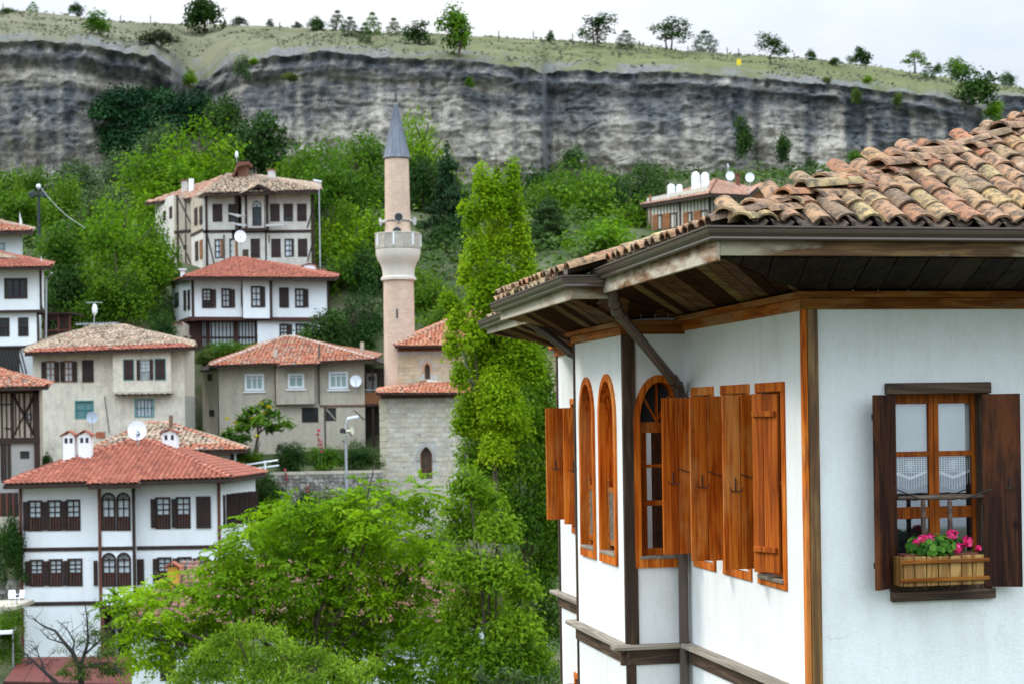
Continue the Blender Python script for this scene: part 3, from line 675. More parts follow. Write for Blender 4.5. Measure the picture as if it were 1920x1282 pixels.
mb.build('sash', M_ORNG, wn, .003); MB(MBS).box(a, b, -.122, -.118, c_, zs).build('pane', M_GLAS, wn)
mb = MB(MBS); cxx = (a+b)/2
for i in range(1, 4):
    t = math.pi*i/4; mb.beam((cxx, -.11, zs), (cxx-(b-a)/2*math.cos(t)*.98, -.11, zs+(d_-zs)*math.sin(t)*.98), .02, .05 if i == 2 else .03, (0, 1, 0))
mb.build('fanlight_bar', M_ORNG, wn); MB(MBS).prism([(x, -.135, z) for x, z in arch_pts(a, b, zs, zs, d_)[1:-1]], (0, -.005, 0)).build('fanlight', M_ROOM, wn)

# ---- window with flower box on the street side
MR = wallM('front', 0); a, b, c_, d_ = RW
mb = MB(MR); mb.box(a-.075, b+.065, -.04, .045, d_+.0, d_+.085); mb.build('window_lintel', M_DRKX, HOUSE, .006)
mb = MB(MR); mb.box(a-.055, b+.075, -.04, .05, c_-.095, c_-.02); mb.build('window_sill', M_DRKX, HOUSE, .006)
mb = MB(MR); mb.box(a-.06, a, -.08, .02, c_-.02, d_); mb.box(b, b+.055, -.08, .02, c_-.02, d_); mb.box(a-.055, b+.05, -.1, .035, c_-.022, c_+.03); mb.box(b-.014, b-.001, -.135, 0, c_, d_); mb.box(a+.001, a+.014, -.135, 0, c_, d_); mb.build('window_jamb', M_DARK, HOUSE, .004)
mb = MB(MR); fw = .04; mid = (a+b)/2
rows = [(HY(1700, 1060, .1)[1], HY(1700, 972, .1)[1]), (HY(1700, 950, .1)[1]+.0, HY(1700, 856, .1)[1]), (HY(1700, 846, .1)[1], HY(1700, 757, .1)[1])]
for x0, x1 in ((a, mid), (mid, b)):
    x0 += .002; x1 -= .002
    mb.box(x0, x0+fw, -.115, -.08, c_-.0, d_); mb.box(x1-fw, x1, -.115, -.08, c_-.0, d_)
    zz = [c_]+[z for r_ in rows for z in r_]+[d_]
    for z0, z1 in zip(zz[0::2], zz[1::2]): mb.box(x0+fw, x1-fw, -.114, -.082, z0, max(z1, z0+.02))
wn = mb.build('window', wood('casement_pine', (.12, .026, .003), (.30, .068, .006), (.42, .12, .014), 2, 7, 12, .55, 0, spec=.12), HOUSE, .003)
for x0, x1 in ((a, mid), (mid, b)):
    for k, (z0, z1) in enumerate(rows):
        MB(MR).box(x0+fw, x1-fw, -.10, -.097, z0, z1).build('pane', M_GLAS, wn)
    MB(MR).box(x0+fw-.01, x1-fw+.01, -.135, -.13, rows[2][0]-.03, rows[2][1]+.02).build('curtain', M_CURT, wn)
    # crocheted lace pelmet with a pointed hem and beaded fringe
    xa, xb = x0+fw, x1-fw; zt_, cx_ = rows[1][1]+.01, (x0+x1)/2; mb = MB(MR)
    hem = lambda x: zt_-.135-.05*(1-abs(x-cx_)/((xb-xa)/2))
    nn = 13
    for i in range(nn+1):
        x = xa+(xb-xa)*i/nn; mb.box(x-.0028, x+.0028, -.124, -.122, hem(x), zt_)
        mb.tube([(x, -.123, hem(x)), (x+R.uniform(-.003, .003), -.123, hem(x)-.085)], .0032, 4)
    for j in range(9):
        z = zt_-.012-.0165*j; mb.box(xa, xb, -.1215, -.1205, z-.0024, z+.0024) if j < 8 else None
    for i in range(nn):
        x = xa+(xb-xa)*i/nn; x2 = xa+(xb-xa)*(i+1)/nn; mb.quad((x, -.1235, hem(x)), (x2, -.1235, hem(x2)), (x2, -.1235, hem(x2)+.022), (x, -.1235, hem(x)+.022))
    for k in range(8):
        t = math.pi*k/4; c2, s2 = math.cos(t), math.sin(t); zc = zt_-.075
        mb.quad((cx_, -.125, zc), (cx_+.022*math.cos(t-.3), -.125, zc+.022*math.sin(t-.3)), (cx_+.052*c2, -.125, zc+.052*s2), (cx_+.022*math.cos(t+.3), -.125, zc+.022*math.sin(t+.3)))
    mb.build('lace_curtain', plain('lace_white', (.74, .76, .75), .9), wn)
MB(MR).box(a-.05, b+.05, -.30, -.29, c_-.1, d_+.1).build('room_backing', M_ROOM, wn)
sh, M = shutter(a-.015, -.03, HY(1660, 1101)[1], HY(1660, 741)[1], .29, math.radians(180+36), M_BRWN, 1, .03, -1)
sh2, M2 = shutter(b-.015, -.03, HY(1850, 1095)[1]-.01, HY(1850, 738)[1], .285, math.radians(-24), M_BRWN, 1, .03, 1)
mb = MB(M2); s_ = .20; z_ = -.60
mb.tube([(s_, -.02, z_+.09), (s_, -.026, z_)], .0055, 6); mb.tube([(s_-.04, -.045, z_+.02), (s_, -.028, z_), (s_+.04, -.045, z_+.02)], .0045, 6); mb.build('hook', M_IRON, sh2)
x, z = HY(1760, 931, -.02); mb = MB(FM); zr = z
prof = [(a+.0, .016), (a+.05, .018), (a+.10, .014), (a+.12, .022), (a+.15, .024), (a+.18, .018), (a+.26, .022), (a+.32, .026), (a+.38, .021), (a+.44, .026), (a+.5, .019), (a+.53, .024), (a+.57, .018), (b, .016)]
mb.tube([(p, -.03, zr) for p, _ in prof], [q for _, q in prof], 10); gr = mb.build('guard_rail', M_TURN, HOUSE, smooth=True)
for u_ in (1731, 1781):
    x, _z = HY(u_, 960, -.03); zb2 = c_-.0
    MB(FM).lathe([(.017, 0), (.02, .1), (.014, .14), (.024, .17), (.014, .2), (.021, .3), (.013, .36), (.02, .38), (.017, zr-zb2-.02)], 10, (x, -.03, zb2)).build('baluster', M_TURN, gr, smooth=True)
xm, zm = HY(1671, 913, -.2); MB(FM).tube([(xm, -.2, zm), (a+.17, -.06, zr-.01), (a+.12, -.05, zr-.005)], .005, 6).build('hook_rod', M_IRON, sh)
xm, zm = HY(1868, 913, -.07); MB(FM).tube([(xm, -.07, zm), (b-.17, -.055, zr-.015)], .005, 6).build('hook_rod', M_IRON, sh2)

# ---- flower box and geraniums (things of their own)
def hw(x, y, z): q = HC+HE2*x+HE1*y; return (q.x, q.y, z)
x0, zt_ = HY(1694, 1043, -.24); x1, _ = HY(1846, 1043, -.24); _, zb2 = HY(1770, 1097, -.24)
pl = thing('planter_box', hw((x0+x1)/2, -.15, zb2), 'slatted yellow-brown wooden flower box on the sill of the lace-curtained window', 'flower box', rz=HA)
pw, ph = (x1-x0)/2, zt_-zb2
M_PLNT = wood('honey_pine_slats', (.16, .07, .014), (.38, .20, .05), (.56, .36, .13), 2, 9, 9, .55, .1, weather=(.17, .075, .018), wamt=.6)
MB().box(-pw+.02, pw-.02, -.06, .08, .01, ph-.03).build('box_body', M_ROOM, pl)
for i in range(7):
    a_ = -pw+2*pw*i/7; MB().box(a_+.003, a_+2*pw/7-.003, -.09, -.075, 0, ph-R.uniform(0, .008)).build('slat', M_PLNT, pl, .006)
for sx in (-1, 1):
    for i in range(2): MB().box(sx*pw-.008, sx*pw+.008, -.07+i*.075, -.0+i*.075, 0, ph-.005).build('slat', M_PLNT, pl, .004)
for z_ in (.035, ph-.055): MB().box(-pw-.03, pw+.03, -.115, -.092, z_, z_+.028).build('rail', M_ORXX, pl, .004)
MB().box(-pw+.03, pw-.03, -.055, .075, ph-.03, ph+.012).build('liner', plain('terracotta_plastic', (.17, .05, .03), .6), pl)
ge = thing('geranium', hw((x0+x1)/2, -.15, zt_), 'pink flowering geranium growing in the wooden window box', 'plant', rz=HA)
M_GLEAF = foliage('geranium_leaf', (.03, .09, .012), (.07, .19, .02), (.16, .30, .04), .25)
M_PINK = foliage('geranium_petal', (.58, .012, .10), (.80, .028, .17), (.92, .11, .30), .15)
def disc_cloud(c_, rad, n, size, up, k=6):
    V = []; F = []; T = []
    for i in range(n):
        d = Vector((R.gauss(0, 1), R.gauss(0, 1), R.gauss(0, 1))).normalized(); p = Vector(c_)+Vector((d.x*rad[0], d.y*rad[1], d.z*rad[2]))*R.uniform(.55, 1)
        nn = (d+Vector(up)*R.uniform(.2, 1)).normalized(); a_ = nn.orthogonal().normalized(); b_ = nn.cross(a_); s_ = size*R.uniform(.6, 1.25); o = len(V); ph_ = R.random()*6
        for j in range(k): t = ph_+2*math.pi*j/k; V.append(p+(a_*math.cos(t)+b_*math.sin(t))*s_*(1+.18*(j % 2))+nn*s_*.3*(j % 2))
        F.append(list(range(o, o+k))); T.append(R.random())
    return np.array([tuple(v) for v in V]), np.array(F), T
V, F_, T_ = disc_cloud((-.04, -.03, .06), (.245, .08, .10), 330, .023, (0, -.6, .6)); link('leaves', np_mesh('leaves', V, [F_], M_GLEAF, T_), ge)
mb = MB()
for u_, v_, rr in ((1716, 1016, .024), (1728, 1010, .030), (1776, 1002, .022), (1740, 1008, .034), (1783, 1001, .034), (1792, 1026, .034), (1811, 1014, .034), (1832, 1026, .020), (1765, 1016, .012)):
    fx, fz = HY(u_, v_, -.18); fx -= (x0+x1)/2; fz -= zt_
    V, F_, T_ = disc_cloud((fx, -.05, fz), (rr*1.3, rr*1.2, rr*1.15), int(40+rr*1200), rr*.40, (0, -.3, .6), 5); link('flower_head', np_mesh('flower_head', V, [F_], M_PINK, T_), ge)
    mb.tube([(fx*.8, .01, 0), (fx, -.03, fz)], .0035, 5)
mb.build('stem', plain('green_stem', (.08, .16, .03), .6), ge)
# ================================================================== OLD BARREL TILE ROOF OF THE FOREGROUND HOUSE
M_OTILE = tiled('old_clay_tile', [(0, (.29, .125, .062)), (.16, (.34, .20, .11)), (.34, (.31, .165, .092)), (.5, (.37, .245, .125)), (.62, (.20, .125, .080)), (.76, (.38, .275, .12)), (.88, (.34, .125, .062)), (1, (.32, .205, .125))],
                (.050, .040, .030), .85, 15, 'obj', .9, .45, .60)
M_OPAN = tiled('old_clay_pan', [(0, (.11, .078, .056)), (.5, (.15, .105, .07)), (1, (.09, .07, .056))], (.04, .035, .03), .8, 13, 'obj')  # pan colour darkened to stand for the shadow between cover tiles
def barrel(name, mat, w0, w1, h, ln, th, sg=1, n=6):
    mb = MB(); P = []; F = []
    for (y, wd, hh) in ((0, w0, h), (ln, w1, h*.9)):
        for off in (0, -th):
            for k in range(n+1):
                t = math.pi*(.06+.88*k/n); P.append((-(wd/2+off)*math.cos(t), y, sg*((hh+off)*math.sin(t)-hh*.18)))
    m1 = n+1
    for k in range(n):
        F.append((k, k+1, 2*m1+k+1, 2*m1+k)); F.append((m1+k+1, m1+k, 3*m1+k, 3*m1+k+1)); F.append((k+1, k, m1+k, m1+k+1))
    for k in (0, n): F.append((k, m1+k, 3*m1+k, 2*m1+k))
    mb.add(P, F); me = mb.mesh(name, mat); bm = bmesh.new(); bm.from_mesh(me); bmesh.ops.recalc_face_normals(bm, faces=bm.faces[:])
    for f in bm.faces: f.smooth = True
    bm.to_mesh(me); bm.free()
    try: me.set_sharp_from_angle(angle=math.radians(50))
    except Exception: pass
    return me
ME_COV = [barrel('roof_tile', M_OTILE, .176+.008*i, .150, .072, .40, .016) for i in (-1, 0, 1)]
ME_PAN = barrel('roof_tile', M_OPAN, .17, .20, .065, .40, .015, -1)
SL, HM = .52, .60; SLL = SL*HM; E0, ZE = -1.0, 1.28          # street pitch, hip direction, long-side pitch
def rect_frame(s_): n = math.hypot(1, s_); return 1/n, s_/n
cs_, sn_ = rect_frame(SL); cl_, sl_ = rect_frame(SLL); HXE = 5.0; HYE = E0+HM*(HXE-E0); HZE = ZE+SLL*(HXE-E0)
deck = MB(FM).add([(E0, E0, ZE-.05), (HXE, E0, ZE-.05), (HXE, HYE, HZE-.05), (E0, 7.3, ZE-.12), (HXE, 6.2, HZE-.1), (E0, 2.0, ZE-.05)],
                  [(0, 1, 2), (0, 2, 4, 5), (5, 4, 3)]).build('roof', plain('dark_roof_underlay', (.022, .018, .015), .95), HOUSE)
MB(FM).add([(-1.32, 1.95, 1.15), (-1.32, 5.05, 1.135), (.4, 5.05, 1.65), (.4, 1.95, 1.66)], [(0, 1, 2, 3)]).build('bay_roof_deck', _M['dark_roof_underlay'], deck)
pieces = []     # (mesh, matrix, weight)
def put(me, org, ex, ey, nz_, s=1.0, wgt=1, jit=1.0):
    M = Matrix(((ex[0], ey[0], nz_[0], org[0]), (ex[1], ey[1], nz_[1], org[1]), (ex[2], ey[2], nz_[2], org[2]-HZB), (0, 0, 0, 1)))
    j = Matrix.Rotation(R.gauss(0, .045)*jit, 4, 'Z') @ Matrix.Rotation(-.05+R.gauss(0, .018), 4, 'X') @ Matrix.Rotation(R.gauss(0, .06), 4, 'Y')
    pieces.append((me, M @ j @ Matrix.Diagonal((s, s, s, 1)), wgt))
def in_view(org):
    q = HC+HE2*org[0]+HE1*org[1]; wx, wz = q.x/q.y, org[2]/q.y
    return 960+(wx*_c-wz*_s)*FPX < 1950
PIT, ROW = .19, .275
ex, ey, nn_ = (1, 0, 0), (0, cs_, sn_), (0, -sn_, cs_)          # street slope: columns run up in +y
for i in range(32):
    x = E0+.16+PIT*i; off = R.uniform(-.03, .03)
    for j in range(16):
        d = -.03+ROW*j+R.gauss(0, .014)+(off if j else 0); y = E0+d*cs_; z = ZE+d*sn_
        if (y-E0) > HM*(x-E0)-.03: continue
        o = (x+R.gauss(0, .007), y, z+.035+R.uniform(-.004, .006)); put(R.choice(ME_COV), o, ex, ey, nn_, R.uniform(.95, 1.07), 2 if in_view(o) else 0)
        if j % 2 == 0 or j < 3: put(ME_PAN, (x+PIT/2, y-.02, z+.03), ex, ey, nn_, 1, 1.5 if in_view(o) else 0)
ex, ey, nn_ = (0, -1, 0), (cl_, 0, sl_), (-sl_, 0, cl_)         # long slope: columns run up in +x
for i in range(44):
    y = E0+.12+PIT*i
    if y > 7.25: break
    bay = 1.97 < y < 5.05
    for j in range(22):
        e0 = -1.31 if bay else E0; ze = (1.215 if bay else ZE-.01)-max(0, y-5)*.03
        if 5.05 < y: ze -= .12
        d = -.03+ROW*j+R.gauss(0, .014); x = e0+d*cl_; z = ze+d*sl_
        if HM*(x-E0) > (y-E0)-.02 or x > E0+(7.3-y)*1.75+.3 or x > HXE: continue
        near = (y-E0)-HM*(x-E0) < .75; vis = (j < 2 and y < 5.1)
        put(R.choice(ME_COV), (x, y+R.gauss(0, .007), z+.035), ex, ey, nn_, R.uniform(.95, 1.07), (1.3 if j == 0 else 1.0) if vis else (1.1 if near and in_view((x, y, z)) else .1))
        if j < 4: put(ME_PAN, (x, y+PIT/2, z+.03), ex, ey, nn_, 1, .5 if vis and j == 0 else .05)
hd = Vector((1, HM, SLL)).normalized(); hx_ = hd.cross(Vector((0, 0, 1))).normalized(); hn = hx_.cross(hd)      # hip tiles
for j in range(22):
    o = Vector((E0, E0, ZE+.05))+hd*(.04+.29*j); yw = R.gauss(0, .14); h2 = (hd+hx_*yw-hn*.10).normalized(); x2 = h2.cross(hn).normalized()
    put(R.choice(ME_COV), o+hx_*R.gauss(.01, .03)+hn*R.uniform(-.02, .02), x2, h2, x2.cross(h2), R.uniform(1.05, 1.25), 3)
    h2 = (hd+hx_*R.gauss(-.1, .16)-hn*.08).normalized(); x2 = h2.cross(hn).normalized(); put(R.choice(ME_COV), o+hx_*(.13+R.gauss(0, .02))-hn*.05, x2, h2, x2.cross(h2), R.uniform(.95, 1.1), 2.5)
    if j % 2: h2 = (hd+hx_*R.gauss(.1, .16)-hn*.08).normalized(); x2 = h2.cross(hn).normalized(); put(R.choice(ME_COV), o-hx_*(.13+R.gauss(0, .02))-hn*.045, x2, h2, x2.cross(h2), R.uniform(.95, 1.1), 2.5)
for j in range(5):
    o = Vector((-1.28+.26*j, 1.99, 1.245+.26*j*SLL)); put(R.choice(ME_COV), o, (0, -1, 0), (cl_, 0, sl_), (-sl_, 0, cl_), 1.15, 3)
pieces.sort(key=lambda q: -q[2])
for me, M, wgt in pieces[:296]: link('roof_tile', me, deck, mtx=M)
V = []; F = []; T = []; nb = 0
for me, M, wgt in pieces[296:]:
    co = np.empty(len(me.vertices)*3, np.float32); me.vertices.foreach_get('co', co); co = co.reshape(-1, 3)
    A = np.array(M); V.append(co @ A[:3, :3].T+A[:3, 3]); F.append(np.array([list(p.vertices) for p in me.polygons])+nb); nb += len(co); T += [R.random()]*len(me.polygons)
if V:
    o = link('roof_tile_covering', np_mesh('roof_tile_covering', np.concatenate(V), [np.concatenate(F)], tiled('old_clay_tile_far', [(0, (.40, .19, .105)), (.3, (.47, .30, .18)), (.6, (.33, .22, .155)), (.8, (.55, .42, .19)), (1, (.46, .32, .21))], (.055, .045, .036), .8, 13), T), deck); o['kind'] = 'stuff'
# ================================================================== TOWN: HELPERS
M_WHIT = stained('whitewash', (.82, .83, .84), (.62, .61, .58), .42, .5, (1, 1, .25), .9, .08, 18, .08, .5)
M_BEIG = stained('beige_worn_plaster', (.72, .64, .52), (.40, .35, .28), .9, .8, (1.2, 1.2, .45), .95, .2, 12, .25, .8)
M_CONC = stained('grey_cement_render', (.52, .455, .36), (.32, .28, .22), .85, .6, (1.4, 1.4, .35), .95, .15, 10, .25, .7)
M_OLDP = stained('old_cracked_plaster', (.62, .58, .52), (.36, .30, .24), .7, .7, (1.4, 1.4, .5), .95, .2, 10, .2)
M_MUD = stained('mud_infill', (.46, .39, .30), (.30, .24, .18), .8, .9, (1.2, 1.2, .6), .95, .3, 12, .2)
M_TIMB = plain('dark_town_timber', (.035, .019, .013), .7, 0, .3, 3)
M_REDT = plain('red_brown_post', (.13, .045, .03), .7, 0, .25, 3)
M_DKSH = plain('dark_town_shutter', (.030, .015, .012), .6, 0, .3, 4)
M_BRSH = plain('brown_town_shutter', (.24, .095, .035), .6, 0, .3, 4)
M_DGLS = plain('dark_window_glass', (.03, .036, .04), .12, 0, .3, 1.5)
M_WGLS = plain('curtained_window_glass', (.58, .63, .66), .25, 0, .12, 3)
M_WPVC = plain('white_window_frame', (.80, .82, .84), .4, 0, .03)
M_TEAL = plain('teal_painted_frame', (.07, .25, .24), .6, 0, .2)
M_BRIC = plain('chimney_brick', (.16, .07, .045), .9, 0, .35, 8)
M_DISH = plain('white_dish_metal', (.74, .76, .80), .45, .1, .05)
M_GDSH = plain('grey_dish_metal', (.36, .40, .46), .45, .2, .05)
M_STEE = plain('galvanised_steel', (.42, .44, .46), .45, .6, .1)
RED = [(0, (.27, .080, .050)), (.3, (.345, .108, .066)), (.6, (.39, .126, .077)), (.85, (.31, .092, .057)), (1, (.44, .16, .10))]
T_RED = tiled('red_factory_tile', RED, (.10, .05, .035), .45, 1.3)
T_ORG = tiled('orange_mosque_tile', [(0, (.38, .12, .06)), (.4, (.47, .17, .085)), (.7, (.52, .21, .12)), (1, (.55, .29, .19))], (.16, .09, .06), .4, 1.5)
T_OLD = tiled('old_town_tile', [(0, (.30, .20, .13)), (.25, (.40, .29, .20)), (.5, (.47, .36, .26)), (.7, (.34, .20, .13)), (.85, (.52, .40, .29)), (1, (.22, .16, .115))], (.07, .06, .045), .75, 1.6)
T_MIX = tiled('patched_red_tile', [(0, (.34, .10, .055)), (.3, (.42, .14, .075)), (.55, (.38, .17, .11)), (.75, (.47, .19, .10)), (.9, (.40, .28, .20)), (1, (.16, .10, .08))], (.08, .06, .045), .6, 1.6)
T_PNK = tiled('pale_pinkish_tile', [(0, (.36, .18, .12)), (.4, (.43, .23, .155)), (.75, (.48, .29, .20)), (1, (.30, .14, .09))], (.12, .08, .06), .5, 1.6)

class House:
    def __init__(s, name, label, u, v, d, cat='house', group=None):
        b = W(u, v, d); s.b = b; s.e = thing(name, b, label, cat, group); s.T = Matrix.Translation(-b)
    def mb(s, M=None): return MB(s.T @ M if M is not None else s.T)
class Wall:
    """vertical wall through two plan points (photo column, depth); coordinates (along, outward, world z)"""
    def __init__(s, h, a, b, out=0.0):
        s.h = h; s.a = XY(*a); s.bb = XY(*b); s.d = (s.bb-s.a).normalized(); s.n = Vector((s.d.y, -s.d.x))
        s.a = s.a+s.n*out; s.bb = s.bb+s.n*out; s.L = (s.bb-s.a).length
        s.M = Matrix(((s.d.x, s.n.x, 0, s.a.x), (s.d.y, s.n.y, 0, s.a.y), (0, 0, 1, 0), (0, 0, 0, 1)))
    def px(s, u, v, o=0.0):
        r = Vector(ray(u, v)); a = s.a+s.n*o; t = a.dot(s.n)/(r.x*s.n.x+r.y*s.n.y); P = Vector((r.x*t, r.y*t))-a
        return P.dot(s.d), r.z*t
    def rc(s, u0, u1, v0, v1, o=0.0):
        um, vm = (u0+u1)/2, (v0+v1)/2
        return s.px(u0, vm, o)[0], s.px(u1, vm, o)[0], s.px(um, v1, o)[1], s.px(um, v0, o)[1]
    def mb(s): return s.h.mb(s.M)
    def skin(s, v0, v1, holes, mat, u=None, name='wall', depth=.15):
        u = u if u else None; z1 = s.px(s_mid(s), v0)[1]; z0 = s.px(s_mid(s), v1)[1]
        mb = s.mb(); holes_wall(mb, 0, s.L, z0, z1, holes, depth); return mb.build(name, mat, s.h.e)
    def window(s, u0, u1, v0, v1, frame, glass, fw=.09, nx=2, ny=2, proud=.03, bars=None, bar_mat=None, split=None, arch=None, glass2=None, inset=-.07):
        a, b, c_, d_ = s.rc(u0, u1, v0, v1); mb = s.mb(); i0, i1, z0, z1 = a+fw, b-fw, c_+fw, d_-fw; zs = None
        if arch is not None:
            zs = s.px((u0+u1)/2, arch)[1]
            ring(mb, arch_pts(a, b, c_, zs, d_, 10), arch_pts(i0, i1, z0, zs, z1, 10), -.02, proud); mb.box(a, b, -.02, proud, c_, z0); mb.box(i0, i1, -.02, proud-.01, zs-fw*.35, zs+fw*.35)
            cx = (i0+i1)/2
            for k in range(1, 4): t = math.pi*k/4; mb.beam((cx, proud-.03, zs), (cx-(i1-i0)/2*math.cos(t), proud-.03, zs+(z1-zs)*math.sin(t)), .03, .035, (0, 1, 0))
        else:
            mb.box(a, b, -.02, proud, d_-fw, d_); mb.box(a, b, -.02, proud, c_, z0); mb.box(a, i0, -.02, proud-.003, z0, d_-fw); mb.box(i1, b, -.02, proud-.003, z0, d_-fw)
        w_ = mb.build('window', frame, s.h.e); zt = zs if zs else z1; zb = z0 if split is None else s.px((u0+u1)/2, split)[1]
        mb = s.mb(); t = fw*.28
        for k in range(1, nx): x = i0+(i1-i0)*k/nx; mb.box(x-t, x+t, inset, inset+.05, zb, zt)
        for k in range(1, ny): z = zb+(zt-zb)*k/ny; mb.box(i0, i1, inset, inset+.045, z-t, z+t)
        if split is not None: mb.box(i0, i1, inset, inset+.06, zb-t*1.6, zb+t*1.6)
        mb.build('glazing_bar', frame, w_)
        mb = s.mb()
        mb.box(i0, i1, inset-.03, inset-.01, zb, zt); mb.build('pane', glass, w_)
        if split is not None: s.mb().box(i0, i1, inset-.03, inset-.012, z0, zb).build('pane', glass2 or M_DGLS, w_)
        if zs: s.mb().prism([(x, inset-.02, z) for x, z in arch_pts(i0, i1, zs, zs, z1, 10)[1:-1]], (0, -.01, 0)).build('fanlight', M_WGLS, w_)
        if bars:
            mb = s.mb(); hi = zb if split is not None else z1
            for k in range(bars): x = i0+(i1-i0)*(k+.5)/bars; mb.box(x-.018, x+.018, inset+.055, inset+.09, z0, hi)
            mb.build('guard_rail', bar_mat or frame, w_)
        return w_
    def shutter(s, u0, u1, v0, v1, mat, o=.05, planks=2, skew=0.0):
        a, b, c_, d_ = s.rc(u0, u1, v0, v1); sh = None
        for k in range(planks):
            x0 = a+(b-a)*k/planks; x1 = a+(b-a)*(k+1)/planks; s.mb().box(x0+.006, x1-.006, o-.02, o+.018, c_, d_).build('plank' if sh else 'shutter', mat, sh or s.h.e); sh = sh or COL.objects[-1]
        for z in (c_+.18*(d_-c_), c_+.8*(d_-c_)): s.mb().beam((a+.03, o+.035, z), (b-.03, o+.035, z), .03, .06).build('batten', mat, sh)
        return sh
    def bar(s, u0, v0, u1, v1, wd, mat, o=.02, name='beam', dp=.06):
        a = s.px(u0, v0); b = s.px(u1, v1)
        return s.mb().beam((a[0], o, a[1]), (b[0], o, b[1]), dp, wd, (0, 0, 1)) .build(name, mat, s.h.e) if abs(b[0]-a[0]) > abs(b[1]-a[1])*.02 else s.mb().box(a[0]-wd/2, a[0]+wd/2, o-dp/2, o+dp/2, min(a[1], b[1]), max(a[1], b[1])).build(name, mat, s.h.e)
    def box(s, u0, u1, v0, v1, o0, o1, mat, name, parent=None):
        a, b, c_, d_ = s.rc(u0, u1, v0, v1); return s.mb().box(a, b, o0, o1, c_, d_).build(name, mat, parent or s.h.e)
def s_mid(w_):
    m_ = (w_.a+w_.bb)/2; return proj_u(m_)
def proj_u(p): return 960+(p.x/p.y)*FPX*_c

def inside(poly, x, y):
    r = np.zeros(x.shape, bool); n = len(poly)
    for i in range(n):
        (x0, y0), (x1, y1) = poly[i], poly[(i+1) % n]
        if y0 == y1: continue
        r ^= ((y0 > y) != (y1 > y)) & (x < (x1-x0)*(y-y0)/(y1-y0)+x0)
    return r
def tile_field(h, P, mat, parent, pw=.24, pl=.36, hgt=.065, jit=.02, clip=None, lift=.05, name='roof_tile_covering', broken=0):
    """barrel tiles over the planar polygon P (world points; P[0]->P[1] is the eave), joined as one covering"""
    P = [Vector(p) for p in P]; e = (P[1]-P[0]).normalized(); n = None
    for k in range(2, len(P)):
        n = (P[1]-P[0]).cross(P[k]-P[0])
        if n.length > 1e-3: break
    n.normalize(); n = -n if n.z < 0 else n
    up = n.cross(e).normalized(); up = -up if up.z < 0 else up
    q = [((p-P[0]).dot(e), (p-P[0]).dot(up)) for p in P]
    xs = [a for a, b in q]; ys = [b for a, b in q]
    ci = np.arange(min(xs)+pw/2, max(xs), pw); rj = np.arange(min(ys)-.06, max(ys)-pl*.3, pl)
    X, Y = np.meshgrid(ci, rj); X = X.ravel(); Y = Y.ravel(); ok = inside(q, X, np.maximum(Y+pl*.5, .02))
    if clip: ok &= clip(X, Y)
    if broken: ok &= NR.rand(len(X)) > broken
    X = X[ok]; Y = Y[ok]; m_ = len(X)
    if not m_: return None
    X = X+NR.normal(0, jit, m_); Y = Y+NR.normal(0, jit, m_); ns = 4
    th = np.pi*(.04+.92*np.arange(ns+1)/ns); cxs = -np.cos(th)*pw*.5; czs = np.sin(th)*hgt
    yaw = NR.normal(0, jit*1.2, m_); ln = pl*1.12
    pts = []
    for yy, zz in ((0.0, lift*.85), (ln, 0.012)):
        px_ = X[:, None]+cxs[None]*(.98 if yy == 0 else .86)-yaw[:, None]*yy; py_ = np.broadcast_to((Y+yy)[:, None], px_.shape); pz = zz+np.broadcast_to(czs[None], px_.shape)*(1 if yy == 0 else .9)+NR.normal(0, jit*.2, m_)[:, None]
        pts.append(np.stack([px_, py_, pz], -1))
    low = pts[0].copy(); low[:, :, 2] = low[:, :, 2]-.03; low[:, :, 2] = np.maximum(low[:, :, 2], .005)
    A = np.concatenate([pts[0], pts[1], low], 1)                 # (m, 15, 3)
    B = np.array([tuple(e), tuple(up), tuple(n)]); V = A.reshape(-1, 3) @ B+np.array(tuple(P[0]-h.b))
    k = ns+1; f = []
    for i in range(ns): f.append((i, i+1, k+i+1, k+i)); f.append((i+1, i, 2*k+i, 2*k+i+1))
    Fm = (np.arange(m_)[:, None, None]*(3*k)+np.array(f)[None]).reshape(-1, 4)
    tint = np.repeat(NR.rand(m_), len(f))
    o = link(name, np_mesh(name, V, [Fm], mat, tint), parent); o['kind'] = 'stuff'; return o
def caps(h, a, b, mat, parent, r=.13, ln=.4):
    a = Vector(a); b = Vector(b); d = (b-a); n = max(2, int(d.length/ln)); V = []; F = []; T = []
    dd = d.normalized(); sx = dd.cross(Vector((0, 0, 1))).normalized(); up = sx.cross(dd)
    for i in range(n):
        p = a+d*(i/n); q = a+d*((i+1.1)/n); o = len(V); tt = R.random()
        for s_, e_, rr, lf in ((0, p, r, .07), (1, q, r*.85, .035)):
            for k in range(5): t = math.pi*k/4; V.append(tuple(e_+sx*math.cos(t)*rr+up*(math.sin(t)*rr*.8+lf)-h.b))
        for k in range(4): F.append((o+k, o+k+1, o+6+k, o+5+k)); T.append(tt)
        F.append((o, o+1, o+2, o+3)); T.append(tt)
    o = link('ridge_tile_row', np_mesh('ridge_tile_row', np.array(V), [np.array(F)], mat, T), parent); o['kind'] = 'stuff'
def roof(h, planes, mat, under=.16, hips=(), tiles_on=None, pw=.24, pl=.36, cap_mat=None, deck_mat=None, **kw):
    """planes: lists of world points, first edge = eave; each a deck slab (dark fascia) carrying tiles"""
    mb = h.mb()
    for P in planes: mb.prism([Vector(p) for p in P], (0, 0, -under))
    rf = mb.build('roof', deck_mat or M_TIMB, h.e)
    for i, P in enumerate(planes):
        if tiles_on is None or i in tiles_on: tile_field(h, P, mat[i] if isinstance(mat, list) else mat, rf, pw, pl, **kw)
    for a, b in hips: caps(h, a, b, cap_mat or (mat[0] if isinstance(mat, list) else mat), rf)
    return rf
